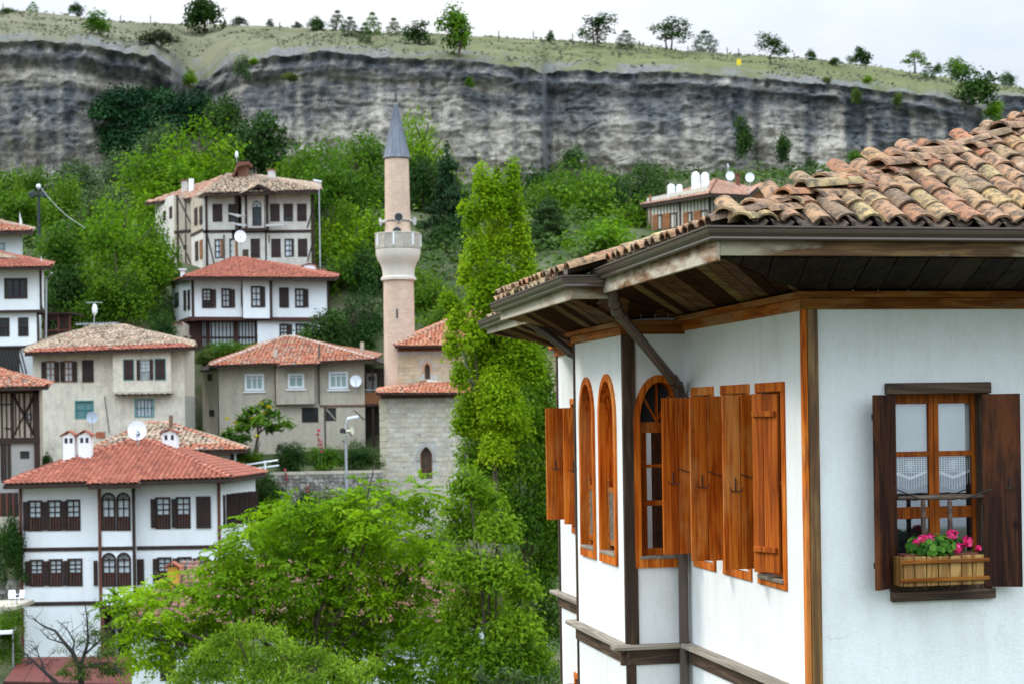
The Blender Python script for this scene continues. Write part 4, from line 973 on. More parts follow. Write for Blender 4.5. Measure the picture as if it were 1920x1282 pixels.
def chimney(h, u0, u1, v0, v1, d, mat, cap='tile', dp=None, vents=True, tilemat=None):
    """stack between photo columns u0..u1 and rows v0 (top)..v1 (base) at depth d; its cap is a part of it"""
    b = W((u0+u1)/2, v1, d); t = W((u0+u1)/2, v0, d); wd = (u1-u0)/FPX*d; dp = dp or wd*.9; H_ = t.z-b.z
    M = Matrix.Translation((b.x, b.y, b.z)); mb = h.mb(M); hc = H_*.16 if cap else 0
    mb.box(-wd/2, wd/2, 0, dp, -.6, H_-hc); c_ = mb.build('chimney', mat, h.e)
    if cap == 'tile':
        mb = h.mb(M)
        for sx in (-1, 1): mb.prism([(0, -.1, H_), (sx*(wd/2+.13), -.1, H_-hc*1.1), (sx*(wd/2+.13), -.1, H_-hc*1.1-.05), (0, -.1, H_-.06)], (0, dp+.2, 0))
        mb.build('chimney_cap', tilemat or T_RED, c_)
        if vents:
            mb = h.mb(M)
            for sx in (-.22, .22): mb.box(wd*sx-.07, wd*sx+.07, -.012, .02, H_-hc-.38, H_-hc-.14)
            mb.build('vent', M_DGLS, c_)
    elif cap == 'slab': h.mb(M).box(-wd/2-.1, wd/2+.1, -.1, dp+.1, H_-hc, H_-hc+.1).build('chimney_cap', mat, c_)
    elif cap == 'round': h.mb(M).lathe([(wd*.5, H_-hc-.02), (wd*.42, H_-hc*.4), (wd*.2, H_)], 10, (0, dp/2, 0)).build('chimney_cap', mat, c_)
    return c_
def dish(u, v, rpx, d, label, mat, az=0.0, el=.35, mast=.8, group='satellite dishes', marks=False, mside=0):
    """parabolic dish, back leg and feed arm; rpx radius in photo pixels"""
    c_ = W(u, v, d); r = rpx/FPX*d
    t = thing('satellite_dish', (c_.x, c_.y+r*.4, c_.z-r-mast*.4), label, 'satellite dish', group)
    M = Matrix.Translation((0, -r*.4, r+mast*.4)) @ Matrix.Rotation(az, 4, 'Z') @ Matrix.Rotation(math.pi/2-el*.5, 4, 'X')
    mb = MB(M); n = 20; P = [(0, 0, -.16*r)]; F = []
    for ri, (q, z) in enumerate(((.35, -.14), (.7, -.08), (1, 0.0), (1.0, -.03), (.7, -.11), (.35, -.17))):
        for k in range(n): a = 2*math.pi*k/n; P.append((q*r*math.cos(a), q*r*1.06*math.sin(a), z*r))
    for k in range(n):
        F.append((0, 1+k, 1+(k+1) % n))
        for ri in range(5): F.append((1+ri*n+k, 1+(ri+1)*n+k, 1+(ri+1)*n+(k+1) % n, 1+ri*n+(k+1) % n))
    mb.add(P, F).build('bowl', mat, t, smooth=True)
    MB(M).tube([(0, -r*.98, 0), (0, -r*.55, r*.8)], r*.03+.008, 6).tube([(0, -r*.55, r*.72), (0, -r*.5, r*.9)], r*.09, 8).build('feed_arm', M_GDSH, t)
    MB().tube([(mside, 0, -.3), (mside, 0, mast*.4+r*.2), (0, -r*.3, r+mast*.4)], .035, 6).build('mast', M_STEE, t)
    if marks:
        mb = MB(M); mk = plain('dark_worn_print', (.12, .13, .15), .7)
        for i in range(26):
            a, q = R.uniform(-1.9, -.4), R.uniform(.1, .75)*r; x, y = q*math.cos(a)*.55, q*math.sin(a); z = (.14*(q/r)**2-.16)*r+.012; s_ = r*R.uniform(.02, .07)
            mb.quad((x-s_, y-s_*1.4, z), (x+s_, y-s_, z), (x+s_*.7, y+s_*1.5, z), (x-s_*.8, y+s_, z))
        mb.build('worn_print', mk, t)
    return t
# ================================================================== TOWN: HOUSES
def lerp(a, b, t): return Vector(a)+(Vector(b)-Vector(a))*t
# ---- white three-storey house, lower left
h = House('white_house', 'large white three-storey house with dark shutters and red hipped roof at lower left', 230, 1250, 77)
d1 = 77.0
w1 = Wall(h, (39, d1), (187, d1)); w2 = Wall(h, (187, d1), (253, d1), .45); w3 = Wall(h, (253, d1), (413, d1)); w4 = Wall(h, (413, d1), (477, 87.5))
wins = []
def town_win(wl, x, mat=M_DKSH, bars=4): return wl.window(*x[:4], mat, M_WGLS, .085, 2, 3, .04, bars, M_REDT, x[4] if len(x) > 4 else None)
rowsA = [(w1, (53, 79.5, 937, 995)), (w1, (89, 116, 936.5, 994.5)), (w1, (124, 151, 935.5, 994)), (w3, (291.5, 320, 931, 991)), (w3, (330, 357.5, 930.5, 990))]
rowsB = [(w1, (56, 82, 1048, 1099)), (w1, (91.5, 118, 1047, 1098.5)), (w1, (127, 155, 1046, 1098)), (w3, (295, 322, 1043.5, 1095)), (w3, (333, 360, 1043, 1094.5)), (w3, (371, 392, 1042, 1094))]
H1 = {id(w1): [], id(w2): [], id(w3): []}
for wl, q in rowsA+rowsB: H1[id(wl)].append(wl.rc(*q))
for q, zs in (((190, 217, 922.5, 994), 936), ((218, 245, 922.5, 994), 936), ((191, 218, 1035, 1099), 1049), ((219, 246, 1034.5, 1099), 1048.5)):
    a_ = w2.rc(*q); H1[id(w2)].append((*a_, w2.px((q[0]+q[1])/2, zs)[1]))
w1.skin(905, 1275, H1[id(w1)], M_WHIT); w2.skin(905, 1133, H1[id(w2)], M_WHIT); w3.skin(903, 1133, H1[id(w3)], M_WHIT); w4.skin(900, 1270, [], M_WHIT)
for s_, n_ in ((0, 1), (w2.L, -1)): w2.mb().quad((s_, 0, -11.3), (s_, -.45, -11.3), (s_, -.45, -3), (s_, 0, -3)).build('wall', M_WHIT, h.e)
for wl, q in rowsA: town_win(wl, (*q, q[2]+.57*(q[3]-q[2])))
for wl, q in rowsB: town_win(wl, (*q, q[2]+.53*(q[3]-q[2])))
for q, zs, sp in (((190, 217, 922.5, 994), 936, 969), ((218, 245, 922.5, 994), 936, 969), ((191, 218, 1035, 1099), 1049, 1074), ((219, 246, 1034.5, 1099), 1048.5, 1074)):
    w2.window(*q, M_DKSH, M_WGLS, .085, 2, 2, .04, 4, M_REDT, sp, zs)
for q in ((44, 54, 939.5, 993.5), (79.8, 89, 939.5, 993.5), (116, 124.5, 938.5, 993), (48, 57, 1051, 1097.5), (82, 92, 1050.5, 1097), (119, 128, 1050, 1097), (176, 184, 1050, 1097)): w1.shutter(*q, M_DKSH, .07)
for q in ((283, 292, 934.5, 988.5), (322, 331, 934, 988.5), (368, 396, 929.5, 989), (287, 296, 1046, 1093), (324, 333.5, 1045.5, 1093), (362, 371, 1045, 1093), (254.5, 271, 1047, 1095.5)): w3.shutter(*q, M_DKSH, .07)
for u0, u1, v0, v1, o in ((418, 424, 926, 985, .1), (424, 433, 924, 983, .5), (433, 444, 922, 980, .52), (444, 455, 921, 978, .5), (455, 465, 920, 974, .52), (465, 474, 919, 969, .5)):
    a, b, c_, d_ = w4.rc(u0, u1, v0, v1); sh = w4.mb().box(a, a+.05, 0.0, o, c_, d_).build('shutter', M_DKSH, h.e); w4.mb().box(a+.05, a+.45, .0, .05, c_+.1, d_-.05).build('pane', M_DGLS, sh)
for u0, u1, v0, v1 in ((422, 432, 1036, 1080), (436, 446, 1034, 1078)): w4.box(u0, u1, v0, v1, 0, .35, M_DKSH, 'shutter')
for wl in (w1, w2, w3): wl.box(0, 2000, 1025, 1032.5, -.02, .05, M_TIMB, 'floor_beam') if 0 else wl.mb().box(0.01, wl.L-.01, -.02, .05, wl.px(230, 1030.5)[1], wl.px(230, 1023.5)[1]).build('floor_beam', M_TIMB, h.e)
w4.mb().box(0.05, w4.L, -.02, .05, w1.px(230, 1030.5)[1], w1.px(230, 1023.5)[1]).build('floor_beam', M_TIMB, h.e)
w1.mb().box(0.01, w1.L, -.02, .05, w1.px(110, 1134)[1], w1.px(110, 1127)[1]).build('floor_beam', M_TIMB, h.e)
for wl, u_, m_, wd in ((w1, 40.5, M_REDT, .12), (w2, 188, M_REDT, .13), (w2, 252, M_TIMB, .13), (w3, 412, M_REDT, .13)):
    a = wl.px(u_, 1040)[0]; wl.mb().box(a-wd/2, a+wd/2, -.03, .07, -11.4 if wl is w1 else -8.4, wl.px(u_, 905)[1]).build('corner_post', m_, h.e)
# recessed porch below the bay
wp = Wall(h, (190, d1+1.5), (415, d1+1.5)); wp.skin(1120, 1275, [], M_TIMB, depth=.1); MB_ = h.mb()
mb = w2.mb(); mb.box(0, w2.L+w3.L, -1.8, .1, w2.px(220, 1142)[1], w2.px(220, 1133)[1]); mb.build('porch_beam', M_TIMB, h.e)
for k in range(14): a = wp.px(196+k*10, 1200)[0]; wp.mb().box(a, a+.10, .9, .98, -11.3, -8.3).build('porch_slat', M_TIMB if k % 3 else M_STEE, h.e)
a = w2.px(193, 1200)[0]; w2.mb().box(0, .16, -.2, 0, -11.4, -8.3).build('porch_post', M_REDT, h.e)
e0, e1, e2, r0, r1 = W(7, 908, 76), W(433, 895.5, 76), W(499, 886, 88.4), W(245, 826.5, 82), W(279, 826.5, 82)
e3 = W(60, 880, 88.4)
rf = roof(h, [[e0, e1, r1, r0], [e1, e2, r1], [e3, e0, r0], [e2, e3, r0, r1]], T_RED, .2, [(e0, r0), (e1, r1), (r0, r1), (e2, r1)], (0, 1, 2), .235, .34, jit=.005, hgt=.075)
mb = h.mb(); mb.prism([W(165, 908.5, 75.3), W(264, 905.5, 75.3), W(262, 893, 76.6), W(166, 896, 76.6)], (0, 0, -.2)); bd = mb.build('bay_eave', M_TIMB, rf)
tile_field(h, [W(165, 908, 75.3), W(264, 905, 75.3), W(262, 890, 76.9), W(166, 893, 76.9)], T_RED, bd, .235, .34)
for P0, P1, nm in ((e0, e1, 'gutter'), (e1, e2, 'gutter')): h.mb().beam(P0+Vector((0, -.06, -.12)), P1+Vector((0, -.06, -.12)), .12, .12).build(nm, M_TIMB, h.e)
h.mb().quad(lerp(e0, e1, 0)-Vector((0, 0, .2)), e1-Vector((0, 0, .2)), e2-Vector((0, 0, .2)), e3-Vector((0, 0, .2))).build('soffit', M_TIMB, h.e)
chimney(h, 118.5, 140, 806, 862, 79.4, M_WHIT); chimney(h, 147.5, 170, 805, 862, 79.4, M_WHIT); chimney(h, 304, 331, 803, 842, 82.5, M_WHIT)
dish(257, 806, 17.5, 81, 'biggest white satellite dish, print-stained, on the ridge of the lower-left red roof', M_DISH, .12, .3, 1.0, marks=True)

# ---- low house with old tiled roof right behind it
h = House('low_house', 'low white house whose beige old-tiled roof shows behind the lower-left red roof', 310, 880, 90)
wl = Wall(h, (180, 90), (436, 90)); wl.skin(838, 885, [], M_WHIT); Wall(h, (436, 90), (445, 97)).skin(836, 880, [], M_WHIT)
wl.mb().box(wl.L-.12, wl.L+.05, -.05, .06, -3, -1.7).build('corner_post', M_TIMB, h.e)
e0, e1, e2, e3, r0, r1 = W(165, 846, 88.8), W(459, 843, 88.8), W(470, 836, 98), W(170, 836, 98), W(276, 794, 93.5), W(312, 793, 93.5)
f0, f1 = lerp(e0, r0, .2), lerp(e1, r1, .2)
rf = roof(h, [[e0, e1, f1, f0], [f0, f1, r1, r0], [e1, e2, r1], [e3, e0, r0], [e2, e3, r0, r1]], [T_MIX, T_OLD, T_OLD, T_OLD, T_OLD], .16, [(e0, r0), (e1, r1), (r0, r1)], (0, 1, 2, 3), .26, .4, jit=.03)
h.mb().tube([W(320.5, 800, 92.5), W(320.5, 778, 92.5)], .11, 8).build('stove_pipe', plain('rusty_pipe', (.16, .10, .06), .8), h.e)

# ---- half-timbered mud house at the left edge
h = House('timber_framed_house', 'half-timbered mud-walled house with cross braces cut by the left edge', 20, 985, 84)
wl = Wall(h, (-120, 84), (72, 84)); ws = Wall(h, (72, 84), (80, 92))
hw1 = wl.rc(50, 60, 774, 786.5); hw2 = wl.rc(38, 55, 845, 858.5)
wl.skin(722, 826, [hw1], M_MUD); wl.skin(826, 985, [hw2], stained('grey_block_wall', (.36, .345, .32), (.26, .245, .22), .7, 1.2, (1, 1, 1), .95, .3, 9)); ws.skin(722, 985, [], M_MUD)
for q, fr in (((50, 60, 774, 786.5), M_TIMB), ((38, 55, 845, 858.5), M_TIMB)): wl.window(*q, fr, M_WGLS if q[0] == 50 else M_DGLS, .05, 1, 1)
for u0, v0, u1, v1, wd in ((22.5, 735, 22.5, 820, .16), (22.5, 736, 46, 778, .12), (66, 738, 46, 778, .12), (46, 778, 66, 818, .12), (44, 780, 24, 820, .07), (45.5, 735, 45.5, 820, .1), (36, 735, 36, 818, .06), (57, 735, 57, 818, .06), (12, 735, 12, 820, .06), (3, 735, 3, 820, .08), (0, 758, 22, 757, .07), (9, 802, 22, 803, .06), (62, 735, 62, 815, .05), (29, 735, 29, 815, .05), (4, 832, 4, 900, .16), (17, 832, 17, 900, .16), (10, 832, 10, 900, .1)):
    wl.bar(u0, v0, u1, v1, wd, M_TIMB, .02, 'timber_brace')
wl.mb().box(0, wl.L+.05, -.02, .14, wl.px(30, 830)[1], wl.px(30, 820)[1]).build('floor_beam', M_TIMB, h.e); wl.mb().box(0, wl.L+.05, -.02, .12, wl.px(30, 737)[1], wl.px(30, 729)[1]).build('wall_plate', M_TIMB, h.e)
wl.mb().box(wl.L-.2, wl.L+.05, -.05, .12, -6, wl.px(70, 730)[1]).build('corner_post', M_TIMB, h.e)
for k in range(7):
    q = wl.px(2+k*6, 940)[0]; wl.mb().box(q, q+.12, .75, .87, -5.2, -3.3).build('porch_slat', M_REDT if k % 2 else M_TIMB, h.e)
e0, e1, r0, r1, e2 = W(-160, 730, 82.8), W(89, 724.5, 82.8), W(-110, 672, 88), W(-8, 690, 88), W(96, 716, 93)
rf = roof(h, [[e0, e1, r1, r0], [e1, e2, r1]], [T_MIX, T_MIX], .15, [(e1, r1), (r1, r0)], None, .24, .36, jit=.04)

# ---- beige plastered house
h = House('beige_house', 'worn beige plastered house with brown-shuttered upper windows and two teal lower windows', 205, 858, 98)
w1 = Wall(h, (63, 98), (217, 98)); w2 = Wall(h, (217, 98), (325, 98), .55); w3 = Wall(h, (217, 98), (347, 98)); w4 = Wall(h, (347, 98), (366, 104))
A = [(84, 104.5, 676, 716.5), (119, 137.5, 675.5, 716), (154, 175.5, 674.5, 716)]; Bq = [(231, 251.5, 673, 712.5), (260, 284, 672.5, 712), (290, 311, 671.5, 712)]
C1 = (140.5, 176, 750, 784); C2 = (252.5, 289, 747, 781.5)
w1.skin(650, 865, [w1.rc(*q) for q in A]+[w1.rc(*C1)], M_BEIG); w3.skin(650, 865, [w3.rc(*C2)], M_BEIG); w2.skin(650, 735, [w2.rc(*q) for q in Bq], M_BEIG)
w2.mb().quad((w2.L, 0, w2.px(270, 735)[1]), (w2.L, -.55, w2.px(270, 735)[1]), (w2.L, -.55, 3.9), (w2.L, 0, 3.9)).quad((0, 0, w2.px(270, 735)[1]), (0, -.55, w2.px(270, 735)[1]), (0, -.55, 3.9), (0, 0, 3.9)).build('wall', M_BEIG, h.e)
w4.skin(650, 742, [], M_CONC); w4.skin(742, 865, [], stained('rough_rubble_wall', (.30, .28, .24), (.16, .15, .13), .8, 3, (1, 1, 1), .95, .6, 6))
MBR = plain('window_red_pine', (.22, .09, .05), .6)
for q in A[:2]: w1.window(*q, MBR, M_WGLS, .10, 2, 3, .03)
w1.shutter(154, 176, 674.5, 716, M_DKSH, .03)
for q in ((78, 86.5, 678, 715.5), (103, 111.5, 677.5, 715.5), (113.5, 121, 677.5, 715.5), (136, 145, 677, 715)): w1.shutter(*q, M_DKSH, .06)
for q in (Bq[0], Bq[2]): w2.window(*q, M_TEAL, M_DKSH, .045, 1, 1, .03); w2.shutter(q[0]+1, q[1]-1, q[2]+1, q[3]-1, M_DKSH, .015)
w2.window(262, 283, 673, 711.5, plain('grey_green_frame', (.30, .32, .29), .6), M_WGLS, .07, 2, 3, .03, 5, None, 695, glass2=M_WGLS)
w2.shutter(256.5, 263, 674, 711.5, M_DKSH, .06); w2.shutter(281, 287.5, 673.5, 711, M_DKSH, .06)
w1.window(*C1, M_TEAL, plain('teal_reflecting_glass', (.12, .22, .23), .2), .06, 2, 2, .03, None); w3.window(*C2, M_TEAL, M_WGLS, .06, 2, 2, .03, 5, M_DGLS)
w2.mb().box(-.03, w2.L+.03, -.6, .04, w2.px(270, 738)[1], w2.px(270, 733.5)[1]).build('bay_beam', M_CONC, h.e)
for k in range(9): q = w2.L*(k+.5)/9; w2.mb().box(q-.06, q+.06, -.5, .08, w2.px(270, 740)[1], w2.px(270, 737)[1]).build('joist_end', M_TIMB, h.e)
w1.box(180, 197, 809, 820, 0, .04, plain('orange_brick_vent', (.38, .12, .06), .9), 'brick_vent')
w1.mb().tube([(w1.px(197, 742)[0], .12, w1.px(197, 742)[1]), (w1.px(206, 812)[0], .12, w1.px(206, 812)[1])], .025, 6).build('conduit', M_DGLS, h.e)
e0, em, e1, e2, e3, r0, r1 = W(46, 662, 97), W(204, 657, 97), W(367, 651, 97), W(362, 640, 110), W(58, 642, 110), W(172, 613.5, 103.5), W(236, 612, 103.5)
s0, s1 = lerp(e0, r0, .17), lerp(e1, r1, .17)
rf = roof(h, [[e0, e1, s1, s0], [s0, s1, r1, r0], [e1, e2, r1], [e3, e0, r0], [e2, e3, r0, r1]], [T_RED, T_OLD, T_OLD, T_OLD, T_OLD], .17, [(e0, r0), (e1, r1), (r0, r1), (lerp(e0, e1, .5), lerp(s0, s1, .5))], (0, 1, 2, 3), .26, .38, jit=.025, cap_mat=T_OLD)
dish(172.5, 782, 10.5, 97.2, 'grey satellite dish in front of the left teal window of the beige house', M_GDSH, .25, .3, .7)
t = thing('tv_antenna', W(177, 616, 103), 'thin aerial mast with a white panel on the ridge of the beige house', 'antenna')
MB().tube([(0, 0, -.3), (0, 0, 1.5)], .025, 6).build('mast', M_STEE, t)
mb = MB()
for k in range(6): mb.tube([(-.45+k*.16, .3, 1.55), (-.45+k*.16, -.3, 1.55)], .012, 4)
mb.tube([(-.5, 0, 1.55), (.5, 0, 1.55)], .018, 5); mb.build('aerial_rods', M_STEE, t); MB().lathe([(.02, .75), (.15, .95), (.17, 1.15), (.13, 1.35), (.02, 1.48)], 10, (.05, -.05, 0)).build('panel', M_DISH, t)
t = thing('tv_antenna', W(160, 616, 103), 'low grey comb-shaped aerial lying beside the ridge of the beige house', 'antenna')
mb = MB(); mb.tube([(-.6, 0, .25), (2.0, 0, .3)], .02, 5)
for k in range(12): mb.tube([(-.5+k*.2, 0, .15), (-.5+k*.2, 0, .4)], .012, 4)
mb.tube([(0, 0, -.3), (0, 0, .25)], .02, 5); mb.build('aerial_rods', M_STEE, t)

# ---- tall white house at the left edge
h = House('tall_white_house', 'tall white house with a wide dark window and lattice ground floor at the left edge', 30, 735, 105)
w1 = Wall(h, (-110, 105), (81, 105)); w1s = Wall(h, (81, 105), (86, 110)); w2 = Wall(h, (-110, 105), (71.5, 105), -.35); w2s = Wall(h, (71.5, 105.3), (80, 113)); w3 = Wall(h, (-110, 105), (63, 105), -.5)
q1 = (8, 51.5, 522, 560.5); q2 = [(-6, 18, 596, 631), (34, 53.5, 595.5, 630.5)]
w1.skin(500, 583, [w1.rc(*q1)], M_WHIT); w1s.skin(500, 583, [], M_WHIT); w2.skin(583, 649, [w2.rc(*q) for q in q2], M_WHIT); w2s.skin(583, 649, [], M_WHIT); w3.skin(649, 740, [], M_WHIT)
w1.window(*q1, M_DKSH, M_DGLS, .13, 3, 1, .04)
for q in q2: w2.window(*q, M_DKSH, M_DGLS, .08, 1, 2, .04, 3, None, 613)
w1.mb().box(0, w1.L+.05, -.36, .04, w1.px(40, 586)[1], w1.px(40, 581.5)[1]).build('floor_beam', M_TIMB, h.e); w2.mb().box(0, w2.L+.02, -.2, .04, w2.px(40, 651)[1], w2.px(40, 647.5)[1]).build('floor_beam', M_TIMB, h.e)
w1.mb().box(w1.L-.1, w1.L+.03, -.04, .03, w1.px(80, 583)[1], w1.px(80, 503)[1]).build('corner_post', M_TIMB, h.e); w2.mb().box(w2.L-.08, w2.L+.03, -.04, .03, w2.px(70, 648)[1], w2.px(70, 585)[1]).build('corner_post', M_TIMB, h.e)
w3.box(-60, 37, 651, 735, 0, .03, M_DGLS, 'lattice_backing')
for k in range(16): w3.bar(-52+k*6, 652, -40+k*6, 700, .06, M_TIMB, .06, 'lattice_slat')
e0, e1, e2, r0, r1 = W(-160, 505, 103.8), W(96, 500, 103.8), W(101, 493, 115), W(-130, 452, 109), W(-12, 471, 109)
s0, s1 = lerp(e0, r0, .45), lerp(e1, r1, .45)
roof(h, [[e0, e1, s1, s0], [s0, s1, r1, r0], [e1, e2, r1]], [T_RED, T_OLD, T_RED], .2, [(e1, r1), (r1, r0)], None, .24, .36)
h.mb().tube([W(97, 512, 104.2), W(87, 523, 104.9), W(86.5, 645, 105.2)], .05, 6).build('downpipe', M_STEE, h.e)
# ---- smaller white house above it
h = House('upper_white_house', 'small pale house with a teal-framed window above the tall one at the left edge', 10, 500, 116)
w1 = Wall(h, (-120, 116), (42, 116)); ws = Wall(h, (42, 116), (47, 122)); q = (-20, 9.5, 456, 478); w1.skin(428, 505, [w1.rc(*q)], M_WHIT); ws.skin(428, 505, [], M_WHIT); w1.window(*q, M_TEAL, M_WGLS, .06, 2, 2)
e0, e1, e2, r0 = W(-160, 437, 114.8), W(60, 433, 114.8), W(64, 428, 124), W(-40, 405, 119.5); roof(h, [[e0, e1, r0], [e1, e2, r0]], [T_MIX, T_OLD], .3, [(e1, r0)], None, .24, .36, jit=.04)
# ---- dark shed in the trees
h = House('timber_shed', 'dark open timber shed half hidden in trees beside the tall white house', 112, 645, 108)
wl = Wall(h, (84, 108), (132, 108)); wl.skin(590, 648, [wl.rc(90, 108, 600, 618)], M_TIMB, depth=.6)
for u_ in (85, 110, 131): wl.bar(u_, 590, u_, 646, .14, M_REDT, .05, 'post')
wl.mb().box(-.3, wl.L+.3, -2.5, .4, wl.px(100, 590)[1], wl.px(100, 588)[1]+.05).build('roof', M_TIMB, h.e); wl.mb().box(.2, wl.L, .05, .1, wl.px(100, 621)[1], wl.px(100, 618)[1]).build('rail', M_REDT, h.e)

# ---- grey rendered house
h = House('grey_house', 'grey cement-rendered house with three white-framed windows and red roof beside the minaret', 545, 862, 106)
w1 = Wall(h, (411, 106), (514, 106)); wm = Wall(h, (514, 106), (597, 106)); w2 = Wall(h, (520.5, 106), (592, 106), .5); w3 = Wall(h, (597, 106), (684.5, 106)); w0 = Wall(h, (380, 109), (409, 106.3)); w5 = Wall(h, (686, 108), (722, 108))
q1, q2, q3, q4, q5 = (459, 495, 700.5, 731.5), (540, 570.5, 699.5, 727), (616.5, 652.5, 696, 728), (566, 602.5, 763, 791), (611, 630, 764, 788)
w1.skin(672, 870, [w1.rc(*q1)], M_CONC); wm.skin(672, 870, [wm.rc(566, 597, 763, 791)], M_CONC); w2.skin(672, 757, [w2.rc(*q2)], M_CONC); w3.skin(672, 870, [w3.rc(*q3), w3.rc(*q5)], M_CONC)
for s_ in (0, w2.L): w2.mb().quad((s_, 0, w2.px(556, 757)[1]), (s_, -.5, w2.px(556, 757)[1]), (s_, -.5, 3.6), (s_, 0, 3.6)).build('wall', M_CONC, h.e)
w2.mb().quad((0, 0, w2.px(556, 757)[1]), (w2.L, 0, w2.px(556, 757)[1]), (w2.L, -.5, w2.px(556, 757)[1]), (0, -.5, w2.px(556, 757)[1])).build('bay_floor', M_TIMB, h.e)
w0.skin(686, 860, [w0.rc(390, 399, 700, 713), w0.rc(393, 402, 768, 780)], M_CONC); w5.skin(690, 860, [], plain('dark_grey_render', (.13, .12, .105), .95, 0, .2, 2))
for wl, q, nx in ((w1, q1, 3), (w2, q2, 2), (w3, q3, 3)):
    wl.window(*q, M_WPVC, plain('pale_green_glass', (.33, .44, .42), .2), .13, nx, 1, .04); wl.mb().box(wl.rc(*q)[0]-.1, wl.rc(*q)[1]+.1, -.02, .1, wl.rc(*q)[2]-.14, wl.rc(*q)[2]-.05).build('window_sill', M_WPVC, h.e)
    a, b, c_, d_ = wl.rc(*q); wl.mb().box(a+.13, b-.13, -.06, -.0, c_+(d_-c_)*.72, c_+(d_-c_)*.78).build('transom', M_WPVC, h.e)
wm.window(566, 597, 763, 791, M_TIMB, M_DGLS, .07, 3, 1); w3.window(*q5, M_TIMB, M_DGLS, .07, 1, 1); w3.bar(612, 766, 629, 786, .05, M_CONC, .03, 'brace')
for q in ((390, 399, 700, 713), (393, 402, 768, 780)): w0.window(*q, M_TIMB, M_DGLS, .04, 1, 1)
wm.bar(517, 676, 517, 760, .16, plain('rust_stained_timber', (.14, .075, .035), .9, 0, .4, 3), .04, 'corner_post'); w3.bar(597.5, 676, 597.5, 757, .07, M_TIMB, .05, 'downpipe'); w3.bar(609, 760, 609, 858, .07, M_TIMB, .05, 'downpipe')
w3.bar(600, 760.5, 684, 759.5, .12, plain('rust_stained_timber2', (.16, .09, .05), .9, 0, .4, 3), .03, 'floor_beam'); w3.bar(664, 768, 683, 786, .04, M_TIMB, .03, 'brace')
# balcony on the right
w5.box(687, 707, 699, 735, 0, .05, M_WPVC, 'door'); w5.box(691, 703, 705, 713, .05, .06, M_DGLS, 'door_pane')
w5.mb().box(0, w5.L, 0, 1.9, w5.px(700, 762)[1], w5.px(700, 757)[1]).build('balcony_floor', M_TIMB, h.e)
for k in range(12): a = w5.L*k/12; w5.mb().box(a, a+w5.L/12-.02, 1.8, 1.84, w5.px(700, 757)[1], w5.px(700, 736)[1]).build('railing_board', plain('orange_railing_board', (.30, .12, .05), .8, 0, .3, 3), h.e)
for a in (.1, w5.L*.5, w5.L-.1): w5.mb().box(a-.06, a+.06, 1.7, 1.82, -2.5, w5.px(700, 690)[1]).build('porch_post', M_TIMB, h.e)
w5.mb().tube([(0, 1.82, w5.px(700, 731)[1]), (w5.L, 1.82, w5.px(700, 731)[1])], .03, 5).build('handrail', M_STEE, h.e)
e0, ea, eb, e1, e2, e3, r0, r1 = W(391, 686, 105), W(519, 683, 105), W(596, 680, 105), W(703, 673.5, 105), W(716, 664, 117), W(405, 668, 117), W(531, 633, 111), W(553, 632.5, 111)
rf = roof(h, [[e0, e1, r1, r0], [e1, e2, r1], [e3, e0, r0], [e2, e3, r0, r1]], T_MIX, .13, [(e0, r0), (e1, r1), (r0, r1)], (0, 1, 2), .25, .33, jit=.018, cap_mat=tiled('mortared_ridge', [(0, (.36, .2, .14)), (.4, (.42, .38, .33)), (1, (.45, .30, .23))], sc=2))
bd = h.mb().prism([W(519.5, 686, 104.3), W(596, 682.5, 104.3), W(594, 668, 105.8), W(521, 671, 105.8)], (0, 0, -.12)).build('bay_eave', M_TIMB, rf); tile_field(h, [W(519.5, 685.5, 104.3), W(596, 682, 104.3), W(594, 667, 105.9), W(521, 670, 105.9)], T_MIX, bd, .25, .33)
h.mb().prism([W(374, 694, 106.5), W(409, 690, 104.8), W(412, 682, 107), W(380, 684, 111)], (0, 0, -.12)).build('side_eave', M_TIMB, h.e); h.mb().prism([W(700, 674, 105.5), W(724, 683.5, 106), W(724, 676, 110), W(705, 668, 110)], (0, 0, -.12)).build('side_eave', M_TIMB, h.e)
chimney(h, 512.5, 519.5, 654, 684, 106.2, M_CONC, None); chimney(h, 675.5, 682.5, 641, 674, 110, M_CONC, None)
h.mb().tube([W(598, 690, 105.2), W(598.5, 646, 105.6)], .05, 6).build('stove_pipe', M_DGLS, h.e)
dish(667, 713.5, 10.8, 105.5, 'white satellite dish fixed to the grey house beside its right window', M_DISH, .1, .25, .2)

# ---- white house with a timber veranda
h = House('veranda_house', 'white house with red roof over a dark glazed timber veranda below the old konak', 480, 660, 118)
y_ = 3.5; w1 = Wall(h, (360, 118), (457, 118+1.2)); w2 = Wall(h, (457, 119.2), (509, 119.9), .3); w3 = Wall(h, (509, 119.9), (617, 121.4)); w0 = Wall(h, (325, 125), (342, 121.4)); w0b = Wall(h, (342, 121.4), (360, 118))
A = [(w1, (378.5, 397, 541.5, 578)), (w1, (415, 432.5, 541, 577.5)), (w2, (470.5, 491, 536.5, 576.5)), (w3, (553, 571.5, 541, 577)), (w3, (523.5, 541.5, 539.5, 577))]
for wl, v0, v1 in ((w1, 524, 597), (w2, 524, 597), (w3, 524, 597), (w0, 526, 603), (w0b, 526, 601)): wl.skin(v0, v1, [wl.rc(*q) for w_, q in A if w_ is wl], M_WHIT)
for wl, q in A[:4]: wl.window(*q, M_DKSH, M_WGLS, .12, 2, 3, .05, 4 if q[0] < 380 else None, None, q[2]+.62*(q[3]-q[2]) if q[0] < 380 else None)
w3.shutter(523.5, 541.5, 539.5, 577, M_DKSH, .05)
